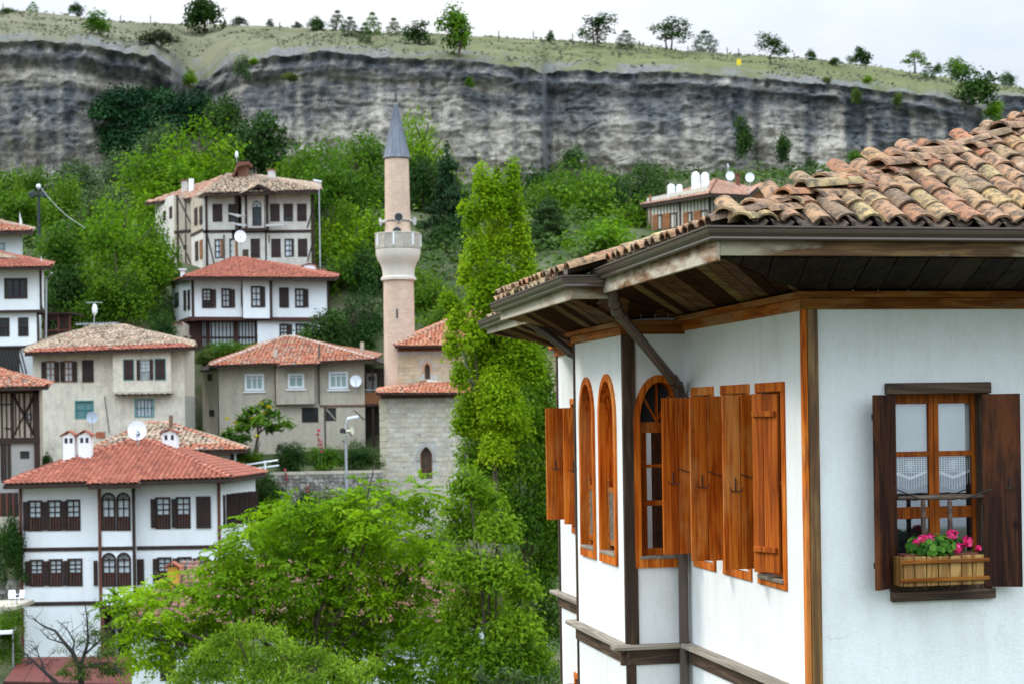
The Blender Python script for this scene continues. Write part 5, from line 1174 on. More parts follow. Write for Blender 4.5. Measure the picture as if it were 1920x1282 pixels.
for wl, q in ((w1, (396.5, 405, 543, 577.5)), (w1, (432, 440.5, 543, 577)), (w1, (451.5, 455.5, 541, 575.5)), (w2, (490, 497, 538, 576)), (w3, (571, 578, 542.5, 576.5))): wl.shutter(*q, M_DKSH, .08)
for q in ((345.5, 349.5, 545, 582), (353, 357, 544, 581)): w0b.shutter(*q, M_DKSH, .05)
w0.box(328, 335.5, 549, 577, 0, .04, M_DGLS, 'side_opening')
for wl, u_ in ((w1, 361.5), (w1, 456), (w2, 508), (w3, 615.5)): q = wl.px(u_, 560)[0]; wl.mb().box(q-.09, q+.09, -.04, .05, wl.px(u_, 597)[1], wl.px(u_, 526)[1]).build('corner_post', M_TIMB, h.e)
w1.mb().box(-.1, w1.L+w2.L+w3.L, -.3, .08, w1.px(410, 601)[1], w1.px(410, 594.5)[1]).build('floor_beam', plain('red_brown_beam', (.07, .022, .018), .7), h.e); w0b.mb().box(-.5, w0b.L+.1, -.3, .08, w1.px(410, 602)[1], w1.px(410, 594.5)[1]).build('floor_beam', _M['red_brown_beam'], h.e)
l1 = Wall(h, (485, 119.8), (606, 121.4)); l0 = Wall(h, (357, 119.0), (485, 120.2)); lr = Wall(h, (606, 121.4), (616, 124))
B = [(524, 540.5, 607, 633), (554, 573, 607, 637)]; l1.skin(597, 665, [l1.rc(*q) for q in B], M_WHIT); lr.skin(597, 665, [], M_WHIT)
for q in B: l1.window(*q, M_DKSH, M_WGLS, .11, 2, 3, .05); l1.shutter(q[1]-.5, q[1]+7, q[2]+1, q[3], M_DKSH, .08)
q = l1.px(605, 630)[0]; l1.mb().box(q-.1, q+.1, -.04, .05, 3.5, l1.px(605, 597)[1]).build('corner_post', M_REDT, h.e)
l0.skin(597, 668, [l0.rc(376, 482, 604, 648)], plain('red_brown_timber', (.05, .018, .014), .7, 0, .2), depth=.3)
gq = l0.rc(376, 482, 604, 648); l0.mb().box(gq[0], gq[1], -.22, -.2, gq[2], gq[3]).build('veranda_glazing', M_WGLS, h.e)
for u_, wd in ((391, .2), (442, .32), (378, .12), (481, .2)): q = l0.px(u_, 620)[0]; l0.mb().box(q-wd/2, q+wd/2, -.2, .06, gq[2], gq[3]).build('veranda_post', _M['red_brown_timber'], h.e)
for u_ in list(range(397, 440, 7))+list(range(449, 480, 6))+[383, 387]: q = l0.px(u_, 620)[0]; l0.mb().box(q-.035, q+.035, -.2, -.12, gq[2], gq[3]).build('veranda_bar', M_TIMB, h.e)
l0.mb().box(gq[0], gq[1], -.2, -.1, l0.px(430, 634)[1], l0.px(430, 631)[1]).build('handrail', M_TIMB, h.e)
e0, e1, e2, r0, r1, e3 = W(346, 519.5, 116.5), W(630, 521, 120.5), W(640, 512, 131), W(438, 485, 124.5), W(456, 484.5, 124.8), W(318, 530, 126)
rf = roof(h, [[e0, e1, r1, r0], [e1, e2, r1], [e3, e0, r0], [e2, e3, r0, r1]], T_RED, .22, [(e0, r0), (e1, r1), (r0, r1)], (0, 1, 2), .24, .34)
chimney(h, 338.5, 346, 504, 522, 121, M_WHIT, 'slab'); chimney(h, 569, 591, 493.5, 516, 126, M_WHIT, 'tile', vents=False)
h2 = House('chimney_block', 'pale grey cement flue block standing left of the timber veranda', 339, 650, 114)
wl = Wall(h2, (322, 114), (344, 114)); wl.skin(607, 655, [], M_CONC); Wall(h2, (344, 114), (357, 118)).skin(608, 655, [], M_CONC); mb = h2.mb(); mb.beam(W(320, 612, 113.9), W(333, 603, 113.9), .12, .06); mb.beam(W(333, 603, 113.9), W(345, 610, 113.9), .12, .06); mb.build('cap', T_RED, h2.e); mb = h2.mb(wl.M); mb.box(0, wl.L, -3, -.01, 5.8, 5.9); mb.build('top_slab', M_CONC, h2.e)

# ---- old konak at the top
h = House('old_konak', 'decaying old house with cracked plaster, gable dormer and beige roof, highest on the left slope', 470, 510, 132)
w1 = Wall(h, (386, 132), (446, 132)); wr = Wall(h, (446, 132.9), (462, 132.9)); w2 = Wall(h, (460, 132), (502, 132), .25); w3 = Wall(h, (502, 132), (588, 132)); wa = Wall(h, (363.5, 136), (386, 132)); wb = Wall(h, (332, 137.5), (363.5, 136.6)); wc = Wall(h, (297, 143), (332, 137.5)); wk = Wall(h, (440, 132.0), (505, 132.0))
U_ = [(w1, (398.5, 417, 383, 416.5)), (w1, (428, 445, 383, 416.5)), (w3, (506.5, 524.5, 382.5, 416)), (w3, (531.5, 549.5, 382.5, 415.5)), (w3, (557, 575, 382.5, 415.5))]
L_ = [(w1, (402.5, 418.5, 448.5, 484.5)), (w1, (430, 446, 448, 484)), (w3, (508.5, 526.5, 448, 483)), (w3, (533.5, 551.5, 448, 482)), (w3, (558.5, 576.5, 448, 482))]
for wl in (w1, w3): wl.skin(360, 437, [wl.rc(*q) for w_, q in U_ if w_ is wl], M_OLDP); wl.skin(437, 505, [wl.rc(*q) for w_, q in L_ if w_ is wl], M_OLDP)
wr.skin(362, 505, [], M_MUD)
aq = w2.rc(473, 490.5, 376.5, 424); w2.skin(352, 430, [(*aq, w2.px(482, 389)[1])], M_OLDP); wk.skin(437, 505, [wk.rc(470, 487.5, 448, 484)], M_OLDP)
wa.skin(362, 437, [], M_MUD); wa.skin(437, 505, [], M_OLDP); wb.skin(366, 520, [], M_MUD); wc.skin(370, 520, [], M_OLDP)
for k, (wl, q) in enumerate(U_): wl.window(*q, M_TIMB, M_DGLS, .07, 1, 1, .02); wl.shutter(q[0]+1.5, q[1]-1.5, q[2]+1.5, q[3]-1.5-(8 if k in (1, 3) else 0), M_DKSH, -.02, 2)
for k, (wl, q) in enumerate(L_):
    if k in (0, 1, 3): wl.window(*q, M_TIMB, M_WGLS, .09, 2, 3, .02); wl.mb().box(*wl.rc(q[1]-5, q[1]-1, q[2]+2, q[3]-2)[:2], -.03, .03, *wl.rc(q[1]-5, q[1]-1, q[2]+2, q[3]-2)[2:]).build('shutter', M_BRSH if k < 2 else M_DKSH, h.e)
    else: wl.window(*q, M_TIMB, M_DGLS, .06, 1, 1, .02); wl.shutter(q[0]+1, q[1]-1, q[2]+1, q[3]-1, M_DKSH, -.02)
wk.window(470, 487.5, 448, 484, M_TIMB, M_DGLS, .06, 1, 1); wk.shutter(471, 486.5, 449, 483, M_DKSH, -.02)
w2.window(473, 490.5, 376.5, 424, M_TIMB, M_DGLS, .06, 1, 1, .02, arch=389)
wl = wk; wl.box(455, 466, 468, 485, 0, .02, plain('exposed_mud', (.07, .045, .032), .95), 'plaster_loss'); w3.box(503, 506, 440, 456, 0, .02, plain('fallen_plaster', (.20, .11, .07), .95), 'plaster_loss')
for q in ((365, 370.5, 390, 423), (374.5, 380, 387, 421)): wa.shutter(*q, M_BRSH if 0 else M_DKSH, .03)
for q in ((366.5, 372, 453, 489), (375, 380.5, 450, 486)): wa.shutter(*q, M_DKSH if q[0] < 370 else M_BRSH, .03)
for q in ((318, 323, 388, 410), (306, 311, 396, 414)): wc.shutter(*q, M_DKSH, .02)
wb.box(344, 350, 460, 468, 0, .03, M_DGLS, 'side_opening')
for wl, u_ in ((w1, 387), (w3, 587), (w2, 461.5), (w2, 501), (wb, 333), (wb, 363), (wr, 449)):
    q = wl.px(u_, 400)[0]; wl.mb().box(q-.09, q+.09, -.06, .05, wl.px(u_, 500)[1] if wl not in (w2,) else wl.px(u_, 432)[1], wl.px(u_, 366)[1]).build('corner_post', M_TIMB, h.e)
for wl in (w1, w3, wk, wa, wb): wl.mb().box(0, wl.L, -.02, .05, wl.px(s_mid(wl), 437)[1], wl.px(s_mid(wl), 431.5)[1]).build('floor_beam', M_TIMB, h.e)
w2.mb().box(-.05, w2.L+.05, -.2, .06, w2.px(480, 434)[1], w2.px(480, 428)[1]).build('bay_beam', M_TIMB, h.e)
for wl, a, b, c_, d_ in ((wb, 335, 372, 362, 428), (wb, 336, 440, 360, 500), (w1, 389, 442, 402, 496), (wr, 450, 375, 459, 425), (w3, 586, 395, 576, 428), (w3, 586, 455, 577, 490), (wb, 348, 372, 348, 436), (wb, 348, 440, 348, 500), (w1, 420, 440, 420, 500)):
    wl.bar(a, b, c_, d_, .09, M_TIMB, .02, 'timber_brace')
q0 = w1.px(417, 398, .3); mb = h.mb()
P_ = [W(417, 396, 131.6), W(435, 403, 131.2), W(462, 404, 131.0), W(470, 398, 131.0), W(466, 420, 131.1), W(440, 418, 131.3)]
mb = h.mb(); mb.prism(P_[:3]+[W(446, 407, 131.1)], (0, .03, -.05)); mb.build('torn_awning', plain('dirty_white_cloth', (.42, .41, .39), .9), h.e); mb = h.mb(); mb.prism([W(430, 417, 131.5), W(462, 421, 131.2), W(462, 425, 131.2), W(446, 423, 131.3)], (0, .03, 0)); mb.build('torn_awning', plain('dirty_white_cloth', (.42, .41, .39), .9), h.e); mb = h.mb(); mb.prism([W(498, 421, 131.6), W(532, 420, 131.6), W(532, 423, 131.2), W(499, 424.5, 131.2)], (0, .02, -.04)); mb.build('torn_awning', plain('dirty_white_cloth', (.42, .41, .39), .9), h.e)
ea, eb, ec, ed, ee, r0, r1, e9 = W(272, 380.5, 143.5), W(332, 372, 137), W(363, 372, 135.4), W(384, 363.5, 130.8), W(602, 357, 130.8), W(425, 328.5, 137.5), W(462, 327, 137.5), W(598, 345, 147)
rf = roof(h, [[ed, ee, r1, r0], [ee, e9, r1], [ec, ed, r0], [ea, ec, r0]], [T_OLD, T_OLD, T_OLD, T_PNK], .22, [(ed, r0), (ee, r1), (r0, r1)], None, .26, .36, jit=.05, hgt=.09)
gp, ga, gb = W(484, 346.5, 130.7), W(449, 365, 130.7), W(520, 362.5, 130.7); gback = W(480, 338, 136)
roof(h, [[ga, lerp(ga, gback, .1), gback, gp], [gb, gp, gback]], T_OLD, .16, [], None, .26, .36, jit=.05)
h.mb().prism([lerp(ga, gp, .06)+Vector((0, .35, -.1)), gp+Vector((0, .35, -.15)), lerp(gb, gp, .06)+Vector((0, .35, -.1))], (0, .1, 0)).build('dormer_gable', M_TIMB, h.e)
c_ = chimney(h, 446, 462, 312, 340, 136, M_BRIC, None, 1.6); mb = h.mb(); mb.prism([W(462, 303, 135.6), W(467, 303, 135.6), W(466, 308, 135.6), W(446, 313, 135.6), W(438, 330, 135.6), W(434, 330, 135.6), W(446, 304, 135.6)], (0, 2.0, 0)); mb.build('chimney_cap', M_BRIC, h.e)
chimney(h, 502, 515.5, 316, 338, 136, M_OLDP, 'tile', vents=False); chimney(h, 340, 351.5, 336, 358, 139, M_OLDP, 'tile', vents=False); chimney(h, 354, 362.5, 335, 358, 138, M_WHIT, None)
dish(450.5, 443.5, 11, 125.5, 'white satellite dish on a tall mast before the cracked lower windows of the old house', M_DISH, .1, .25, 2.2)
t = thing('tv_antenna', W(444, 304, 136.5), 'small white aerial panel on the brick chimney of the old house', 'antenna'); MB().tube([(0, 0, 0), (0, 0, .9)], .03, 5).build('mast', M_STEE, t); MB().lathe([(.02, .3), (.12, .42), (.13, .7), (.02, .85)], 8).build('panel', M_DISH, t)

# ---- half-timbered house far right
h = House('striped_house', 'half-timbered striped house with brown shutters and white chimneys behind the tiled roof on the right', 1320, 490, 160)
w1 = Wall(h, (1219, 166), (1333, 158)); w2 = Wall(h, (1333, 158), (1402, 160.5)); w3 = Wall(h, (1402, 160.5), (1460, 161.5), .3)
q = [(1226, 1243, 403, 432), (1245, 1269, 400.5, 430), (1283, 1299, 398.5, 428), (1303, 1327, 395.5, 424)]
for wl in (w1, w2, w3): wl.skin(360, 500, [], stained('pale_infill', (.56, .53, .45), (.42, .39, .33), .5, .8))
n = 0
for wl, L0, L1 in ((w1, .1, None), (w2, .1, None), (w3, .1, None)):
    k = 0
    while L0+k*.52 < wl.L: a = L0+k*.52; wl.mb().box(a, a+.11, -.02, .04, 10, wl.px(s_mid(wl), 367)[1]).build('stud', plain('brown_stud', (.11, .075, .05), .8, 0, .2), h.e); k += 1
for wl, qq in [(w1, x) for x in q]+[(w2, (1341, 1352, 392, 420)), (w2, (1367, 1378, 392, 420))]:
    wl.window(*qq, M_TIMB, M_WGLS, .12, 2, 2, .06); wl.shutter(qq[0]-1, qq[0]+(qq[1]-qq[0])*.52, qq[2], qq[3], M_BRSH, .1)
for wl, u_ in ((w1, 1220.5), (w1, 1332), (w2, 1401), (w1, 1276)): a = wl.px(u_, 420)[0]; wl.mb().box(a-.12, a+.12, -.04, .07, 10, wl.px(u_, 366)[1]).build('corner_post', M_BRSH if u_ < 1230 else M_TIMB, h.e)
e0, e1, e2, e3, r0 = W(1201, 385, 166.5), W(1331, 363.5, 156), W(1404, 366.5, 159), W(1410, 352, 172), W(1345, 338, 165); e4 = W(1215, 372, 178)
rf = roof(h, [[e0, e1, r0], [e1, e2, r0], [e2, e3, r0], [e4, e0, r0]], T_PNK, .3, [(e0, r0), (e1, r0), (e2, r0)], (0, 1, 2), .25, .36, jit=.03)
g0, g1, gp, gk, gl = W(1401, 366, 159.6), W(1458, 366, 160.6), W(1428, 346, 160), W(1428, 344, 172), W(1398, 356, 172)
roof(h, [[g0, gl, gk, gp], [W(1480, 360, 172), g1, gp, gk]], T_PNK, .3, [], (0,), .25, .36, jit=.03); h.mb().prism([g0+Vector((.3, .5, -.3)), g1+Vector((-.3, .5, -.3)), gp+Vector((0, .5, -.35))], (0, .1, 0)).build('gable_board', M_BRSH, h.e)
for u0, u1, v0, v1, dd in ((1252.5, 1266, 345, 370, 163), (1269, 1280, 346, 368, 164), (1298, 1313, 322, 360, 161.5), (1316, 1330, 323, 356, 162)): chimney(h, u0, u1, v0, v1, dd, M_WHIT, 'round')
chimney(h, 1380, 1388, 322, 356, 166, M_BRIC, 'slab')
dish(1369, 330, 8.2, 161.5, 'left of the two white dishes on the striped house roof, by its dark chimney', M_DISH, .1, .2, 1.4); dish(1406, 333, 8.6, 160.5, 'right of the two white dishes on the striped house roof, above the wooden gable', M_DISH, -.1, .2, 1.2); dish(1365, 311, 4.4, 164, 'smallest white dish, raised on a pole over the striped house roof', M_DISH, 1.1, .2, 2.6)

# ---- small shed roofs behind the poplar on the right
h = House('stone_shed', 'little stone shed with a pinkish tiled roof behind the pine on the right', 1040, 530, 150)
wl = Wall(h, (990, 150), (1100, 150)); wl.skin(503, 540, [], M_CONC); e0, e1, r0, r1 = W(982, 506, 149), W(1108, 504, 149), W(1010, 486, 154), W(1085, 485, 154); roof(h, [[e0, e1, r1, r0]], T_PNK, .15, [(r0, r1)], None, .26, .38, jit=.04)
h = House('stone_ruin', 'grey rubble garden wall on the slope behind the pine on the right', 1075, 485, 165); wl = Wall(h, (1050, 165), (1130, 163)); wl.skin(440, 492, [], M_CONC); wl.mb().box(0, wl.L, -.5, 0.1, wl.px(1090, 462)[1], wl.px(1090, 459)[1]).build('coping', T_PNK, h.e)

# ---- house hidden by the foreground trees
h = House('hidden_house', 'white house with an old red tiled roof half hidden behind the big green trees', 560, 1400, 60)
w1 = Wall(h, (240, 60), (890, 60.5)); q = [(300, 330, 1215, 1275), (560, 600, 1210, 1275), (690, 715, 1205, 1260), (838, 850, 1190, 1300)]
w1.skin(1160, 1430, [w1.rc(*x) for x in q], M_WHIT); Wall(h, (890, 60.5), (905, 66)).skin(1160, 1430, [], M_WHIT)
for x in q[:3]: w1.window(*x, M_DKSH, M_DGLS, .08, 2, 3)
w1.box(838, 850, 1190, 1300, -.15, -.1, M_DGLS, 'door')
for u_ in (826, 862): w1.bar(u_, 1165, u_, 1400, .14, M_TIMB, .05, 'corner_post')
e0, e1, e2, e3, r0, r1 = W(222, 1172, 59), W(910, 1168, 59.3), W(905, 1120, 70), W(262, 1120, 70), W(340, 1082, 64.5), W(810, 1055, 64.5)
T_DUL = tiled('dull_weathered_red_tile', [(0, (.16, .075, .05)), (.4, (.24, .105, .07)), (.7, (.20, .12, .09)), (1, (.30, .15, .10))], (.05, .045, .04), .7, 1.6); roof(h, [[e0, e1, r1, r0], [e1, e2, r1], [e3, e0, r0]], T_DUL, .15, [(e0, r0), (e1, r1), (r0, r1)], None, .25, .36, jit=.03)
c_ = chimney(h, 314, 334, 1052, 1112, 62, plain('ochre_yellow_plaster', (.50, .27, .045), .9, 0, .25, 3), 'tile', vents=False, tilemat=T_MIX)
# ---- red sheet-metal canopy at the bottom left
h = House('metal_canopy', 'low red sheet-metal canopy in front of the lower-left white house', 140, 1300, 66, 'canopy')
a, b, c_, d_ = W(8, 1276, 66), W(262, 1282, 66), W(256, 1229, 72), W(42, 1231, 72)
for k in range(7):
    p, q = lerp(a, b, k/7), lerp(a, b, (k+1)/7-.004); s_, r_ = lerp(d_, c_, (k+1)/7-.004), lerp(d_, c_, k/7); h.mb().prism([p, q, s_, r_], (0, 0, -.06)).build('roof_panel', plain('red_sheet_metal', (.095, .018, .012), .6, 0, .25, 2), h.e)
h.mb().beam(a-Vector((0, 0, .1)), b-Vector((0, 0, .1)), .12, .14).beam(a-Vector((0, 0, .08)), d_-Vector((0, 0, .08)), .1, .14).build('edge_beam', M_TIMB, h.e)
for p in (a, b, c_, d_): h.mb().tube([p-Vector((0, 0, .1)), p-Vector((0, 0, 2.6))], .05, 6).build('post', M_TIMB, h.e)
# ================================================================== MOSQUE, MINARET, STREET FURNITURE
M_STON = tiled('mosque_limestone', [(0, (.46, .405, .325)), (.3, (.54, .485, .395)), (.6, (.60, .545, .455)), (.85, (.56, .48, .36)), (1, (.49, .435, .35))], (.14, .13, .115), .55, 2.2, 'obj')
M_STNA = tiled('mosque_limestone_warm', [(0, (.48, .37, .22)), (.4, (.58, .46, .29)), (.8, (.52, .43, .30)), (1, (.44, .35, .23))], (.16, .14, .11), .4, 2.2, 'attr')
M_MORT = plain('pale_mortar', (.42, .40, .36), .95, 0, .2, 4)
M_RUBB = tiled('rubble_stone', [(0, (.16, .145, .125)), (.4, (.29, .27, .235)), (.75, (.40, .38, .34)), (1, (.22, .20, .17))], (.07, .065, .055), .6, 3, 'attr')
_bx = MB().box(-.5, .5, -.5, .5, -.5, .5).mesh('stone', M_STON, .045)
def stone_wall(h, wl, v0, v1, course, length, skip, parent, single=True, mat=None, irregular=0.0, s0=0, s1=None):
    z1 = wl.px(s_mid(wl), v0)[1]; z0 = wl.px(s_mid(wl), v1)[1]; s1 = s1 or wl.L; n = 0; mb = MB(h.T @ wl.M); T = []
    rows = max(1, round((z1-z0)/course)); ch = (z1-z0)/rows
    for r in range(rows):
        z = z0+r*ch; x = s0-R.uniform(0, length*.6)
        while x < s1-.02:
            ln = length*R.uniform(.65, 1.35); a, b = max(s0, x), min(s1, x+ln); x += ln
            if b-a < .08 or any(q[0]-.05 < (a+b)/2 < q[1]+.05 and q[2]-.1 < z+ch/2 < q[3]+.1 for q in skip): continue
            jz = irregular*ch*R.uniform(-.3, .3); pr = R.uniform(.012, .035)*(1+irregular*2)
            if single:
                c_ = wl.M @ Vector(((a+b)/2, pr-.06, z+ch/2)); rot = wl.M.to_3x3().to_4x4()
                o = link('stone', _bx, parent, mtx=Matrix.Translation(c_-h.b) @ rot @ Matrix.Diagonal((b-a-.016, .12, ch-.016, 1)))
            else:
                mb.prism([(a+.012, -.05, z+.012+jz*R.random()), (b-.012, -.05, z+.012+jz*R.random()), (b-.012-irregular*.05*R.random(), -.05, z+ch-.012+jz*R.random()), (a+.012+irregular*.05*R.random(), -.05, z+ch-.012+jz*R.random())], (0, .05+pr, 0)); T += [R.random()]*6
            n += 1
    if not single:
        me = mb.mesh('stone', mat); at = me.attributes.new('tint', 'FLOAT', 'FACE'); at.data.foreach_set('value', np.array(T, np.float32)); o = link('stone', me, parent); o['kind'] = 'stuff'
h = House('mosque', 'pale stone mosque with two red tiled roofs and a pointed-arch window beside the minaret', 860, 1030, 100, 'mosque')
w1 = Wall(h, (713, 100), (868, 100)); w1s = Wall(h, (868, 100), (880, 104)); w2 = Wall(h, (747, 104), (1062, 104)); w2s = Wall(h, (1062, 104), (1075, 112)); w1l = Wall(h, (716, 104), (713, 100))
a1 = w1.rc(788, 810.5, 837, 897); a2 = w1.rc(793, 806, 940, 970); z1 = w1.px(799, 856)[1]
b1 = w2.rc(796, 806.5, 681, 710); zb1 = w2.px(801, 690)[1]
f1 = w1.skin(738, 1060, [(*a1, z1), a2], M_MORT, depth=.35); f2 = w2.skin(648, 760, [(*b1, zb1)], M_MORT, depth=.3); w1s.skin(738, 1060, [], M_MORT); w2s.skin(648, 760, [], M_MORT); w1l.skin(738, 1060, [], M_MORT)
sk1 = (a1[0]-.25, a1[1]+.25, a1[2], a1[3]+.3)
stone_wall(h, w1, 746, 1030, .285, .50, [sk1, a2], f1, True)
stone_wall(h, w2, 664, 738, .23, .42, [(b1[0]-.2, b1[1]+.2, b1[2], b1[3]+.25)], f2, False, M_STNA)
for r in range(22): z = w1.px(718, 750+r*13)[1]; w1.mb().box(-.05, .30+.1*(r % 2), -.2, .05, z-.38, z-.01).build('quoin', plain('yellowish_quoin', (.47, .41, .29), .95, 0, .18, 3), f1, .02)
for wl, q, zs, fr in ((w1, a1, z1, .11), (w2, b1, zb1, .09)):
    mb = wl.mb(); P = arch_pts(q[0], q[1], q[2], zs, q[3], 12, .35); O = arch_pts(q[0]-fr*1.9, q[1]+fr*1.9, zs-.2, zs, q[3]+fr*2.2, 12, .45); I = arch_pts(q[0]-.02, q[1]+.02, zs-.2, zs, q[3]+.02, 12, .35)
    ring(mb, O, I, -.1, .06); wn = mb.build('window_hood', plain('grey_hood_stone', (.36, .33, .30), .95, 0, .15) if wl is w1 else plain('pink_brick_hood', (.46, .28, .19), .95, 0, .2), h.e)
    mb = wl.mb(); ring(mb, P, arch_pts(q[0]+fr*.6, q[1]-fr*.6, q[2], zs, q[3]-fr*.8, 12, .35), -.26, -.2); mb.build('window_frame', M_BRSH, wn)
    wl.mb().prism([(x, -.3, z) for x, z in P], (0, -.02, 0)).build('pane', plain('brown_boarded_glass', (.085, .052, .035), .4, 0, .3, 2), wn)
    a_, b_ = (q[0], -.24, q[2]+.2), (q[1], -.24, q[2]+.75); wl.mb().beam(a_, b_, .04, .04, (0, 1, 0)).build('brace', M_BRSH, wn) if wl is w1 else None
w1.mb().box(a2[0], a2[1], -.34, -.3, a2[2], a2[3]).build('pane', M_DGLS, f1)
# saw-tooth brick eaves
for wl, v0, v1, nm in ((w1, 736, 746, 0), (w2, 648, 657, 0)):
    for row in range(3):
        mb = wl.mb(); z = wl.px(s_mid(wl), v1-(v1-v0)*(row+.5)/3)[1]; n = int(wl.L/.19); hh = (v1-v0)/3/FPX*100*.8
        for k in range(n): x = (k+.5*(row % 2)+.3)*.19; mb.prism([(x-.08, .0, z-hh/2), (x+.08, .0, z-hh/2), (x, .12+.07*row, z-hh/2)], (0, 0, hh))
        mb.box(0, wl.L, -.02, .06*row, z+hh/2, z+hh/2+.03); o = mb.build('brick_cornice', plain('dark_red_brick', (.24, .105, .07), .95, 0, .3, 4), h.e, kind='stuff')
e0, e1, r0, r1, e2, e3 = W(703.5, 737, 99.2), W(878, 737, 99.2), W(803, 716, 103.8), W(900, 716, 103.8), W(884, 728, 106), W(712, 728, 104)
roof(h, [[e0, e1, r1, r0], [e3, e0, r0]], T_ORG, .1, [(e0, r0)], (0, 1), .24, .36, cap_mat=T_PNK)
h.mb().beam(W(775, 722, 103.6), W(805, 714.5, 103.7), .3, .16).beam(W(805, 714.5, 103.7), W(875, 722, 103.7), .3, .16).build('mortar_flashing', M_WPVC, h.e)
e0, e1, pk, e2, e3 = W(740, 649, 103.2), W(1070, 645, 103.2), W(905, 572, 109), W(1078, 640, 115), W(752, 636, 115)
roof(h, [[e0, e1, pk], [e1, e2, pk], [e3, e0, pk]], T_ORG, .1, [(e0, pk), (e1, pk)], (0, 1, 2), .24, .36, cap_mat=T_PNK)

# ---- minaret
mc = W(748.3, 730, 104); bz = -6.0
t = thing('minaret', (mc.x, mc.y+1, bz), 'tall pale brick minaret with grey lead cone and one white balcony', 'minaret')
m, tt, p = _base('minaret_brick'); g = N('ShaderNodeTexCoord', tt); sp = N('ShaderNodeSeparateXYZ', tt); tt.links.new(g.outputs['Object'], sp.inputs[0])
at = N('ShaderNodeMath', tt, operation='ARCTAN2'); tt.links.new(sp.outputs[1], at.inputs[0]); tt.links.new(sp.outputs[0], at.inputs[1])
cb = N('ShaderNodeCombineXYZ', tt); tt.links.new(at.outputs[0], cb.inputs[0]); tt.links.new(sp.outputs[2], cb.inputs[1])
bk = N('ShaderNodeTexBrick', tt); bk.inputs['Scale'].default_value = 1.0; bk.inputs['Brick Width'].default_value = .34; bk.inputs['Row Height'].default_value = .105; bk.inputs['Mortar Size'].default_value = .012
bk.inputs['Color1'].default_value = (.56, .375, .27, 1); bk.inputs['Color2'].default_value = (.66, .47, .35, 1); bk.inputs['Mortar'].default_value = (.68, .56, .45, 1); tt.links.new(cb.outputs[0], bk.inputs['Vector'])
nn1 = _noise(tt, _vec(tt, rnd=False), 1.3, 7, .7); cl_ = _mix(tt, _ramp(tt, nn1, [(.4, (0, 0, 0)), (.7, (.6, .6, .6))]), bk.outputs[0], (.46, .32, .25))
n4 = _noise(tt, _vec(tt, (1, 1, 3), rnd=False), 6, 4, .8); cl_ = _mix(tt, .5, cl_, _ramp(tt, n4, [(.3, (.66, .62, .6)), (.6, (1, 1, 1))]), 'MULTIPLY'); tt.links.new(cl_, p.inputs['Base Color']); p.inputs['Roughness'].default_value = .95; _bump(tt, p, n4, .4, .03)
M_MINB = m; M_MINW = stained('minaret_pale_render', (.64, .57, .49), (.50, .43, .36), .5, 1.2, (1, 1, .5)); M_LEAD = plain('lead_sheet', (.15, .16, .185), .5, .5, .2, 3)
MX, MY = mc.x, mc.y+1
def mz(v): return ray(748, v)[2]*105+0.0
def MT(): return MB(Matrix.Translation((0, 0, -bz)))
sh = MT().lathe([(.98, bz), (.97, mz(735)), (.93, mz(527))], 24).build('shaft', M_MINB, t, smooth=True)
MT().lathe([(.80, mz(470)), (.79, mz(440)), (.735, mz(297))], 24).build('upper_shaft', M_MINB, t, smooth=True)
bal = MT().lathe([(.94, mz(528)), (1.08, mz(526)), (1.08, mz(521)), (.97, mz(519)), (.98, mz(510)), (1.03, mz(502)), (1.14, mz(494)), (1.28, mz(487)), (1.36, mz(478)), (1.38, mz(469)), (1.30, mz(468))], 24).build('corbel', M_MINW, t, smooth=True)
for k in range(14):
    a0, a1_ = 2*math.pi*k/14+.1, 2*math.pi*(k+1)/14+.1; r_ = 1.36
    P = [Vector((r_*math.cos(a), r_*math.sin(a), 0)) for a in (a0, a1_)]; mb = MT(); mb.beam(P[0]+Vector((0, 0, mz(454))), P[1]+Vector((0, 0, mz(454))), .08, mz(440)-mz(468)-.02)
    mb.build('parapet_panel', plain('grey_beige_parapet', (.40, .36, .30), .9, 0, .2, 2), bal)
    if k % 2 == 0: MT().tube([P[0]*1.03+Vector((0, 0, mz(463))), P[0]*1.03+Vector((0, 0, mz(441)))], .05, 6).build('white_strip', M_WPVC, bal)
MT().lathe([(1.40, mz(441)), (1.42, mz(440)), (1.42, mz(438.5)), (1.33, mz(438.5))], 24).build('parapet_rim', M_MINW, bal)
cone = MT().lathe([(.80, mz(299)), (.83, mz(297)), (.80, mz(294)), (.55, mz(262)), (.30, mz(228)), (.09, mz(196)), (.04, mz(193))], 16).build('cone_roof', M_LEAD, t)
for k in range(16):
    a = 2*math.pi*k/16; mb = MT(); mb.tube([(r_*math.cos(a), r_*math.sin(a), mz(v_)) for r_, v_ in ((.815, 296), (.56, 262), (.31, 228), (.10, 196))], .022, 4); mb.build('seam', M_LEAD, cone)
MT().lathe([(.03, mz(196)), (.04, mz(190)), (.09, mz(187)), (.03, mz(184)), (.08, mz(181)), (.03, mz(178)), (.06, mz(176)), (.02, mz(172)), (.012, mz(164))], 10).build('finial', plain('dark_finial', (.06, .055, .05), .5, .6), cone, smooth=True)
fa_ = math.atan2(-MY, -MX)     # direction from the minaret to the viewer
def rim(r_, a, z): return Vector((r_*math.cos(fa_+a), r_*math.sin(fa_+a), z))
def facing(r_, a, z): return Matrix.Translation((0, 0, -bz)) @ Matrix.Translation(rim(r_, a, z)) @ Matrix.Rotation(fa_+a+math.pi/2, 4, 'Z')
MB(facing(.80, -.05, mz(440))).prism([(x, -.02, z) for x, z in arch_pts(-.26, .26, -.2, .12, .36, 10)], (0, .05, 0)).build('door', M_DGLS, t)
for a, v_, hh in ((-.12, 590, .28), (-.08, 705, .3)): MB(facing(.95, a, mz(v_))).box(-.05, .05, -.03, .05, -hh, hh).build('slit_window', M_DGLS, sh)
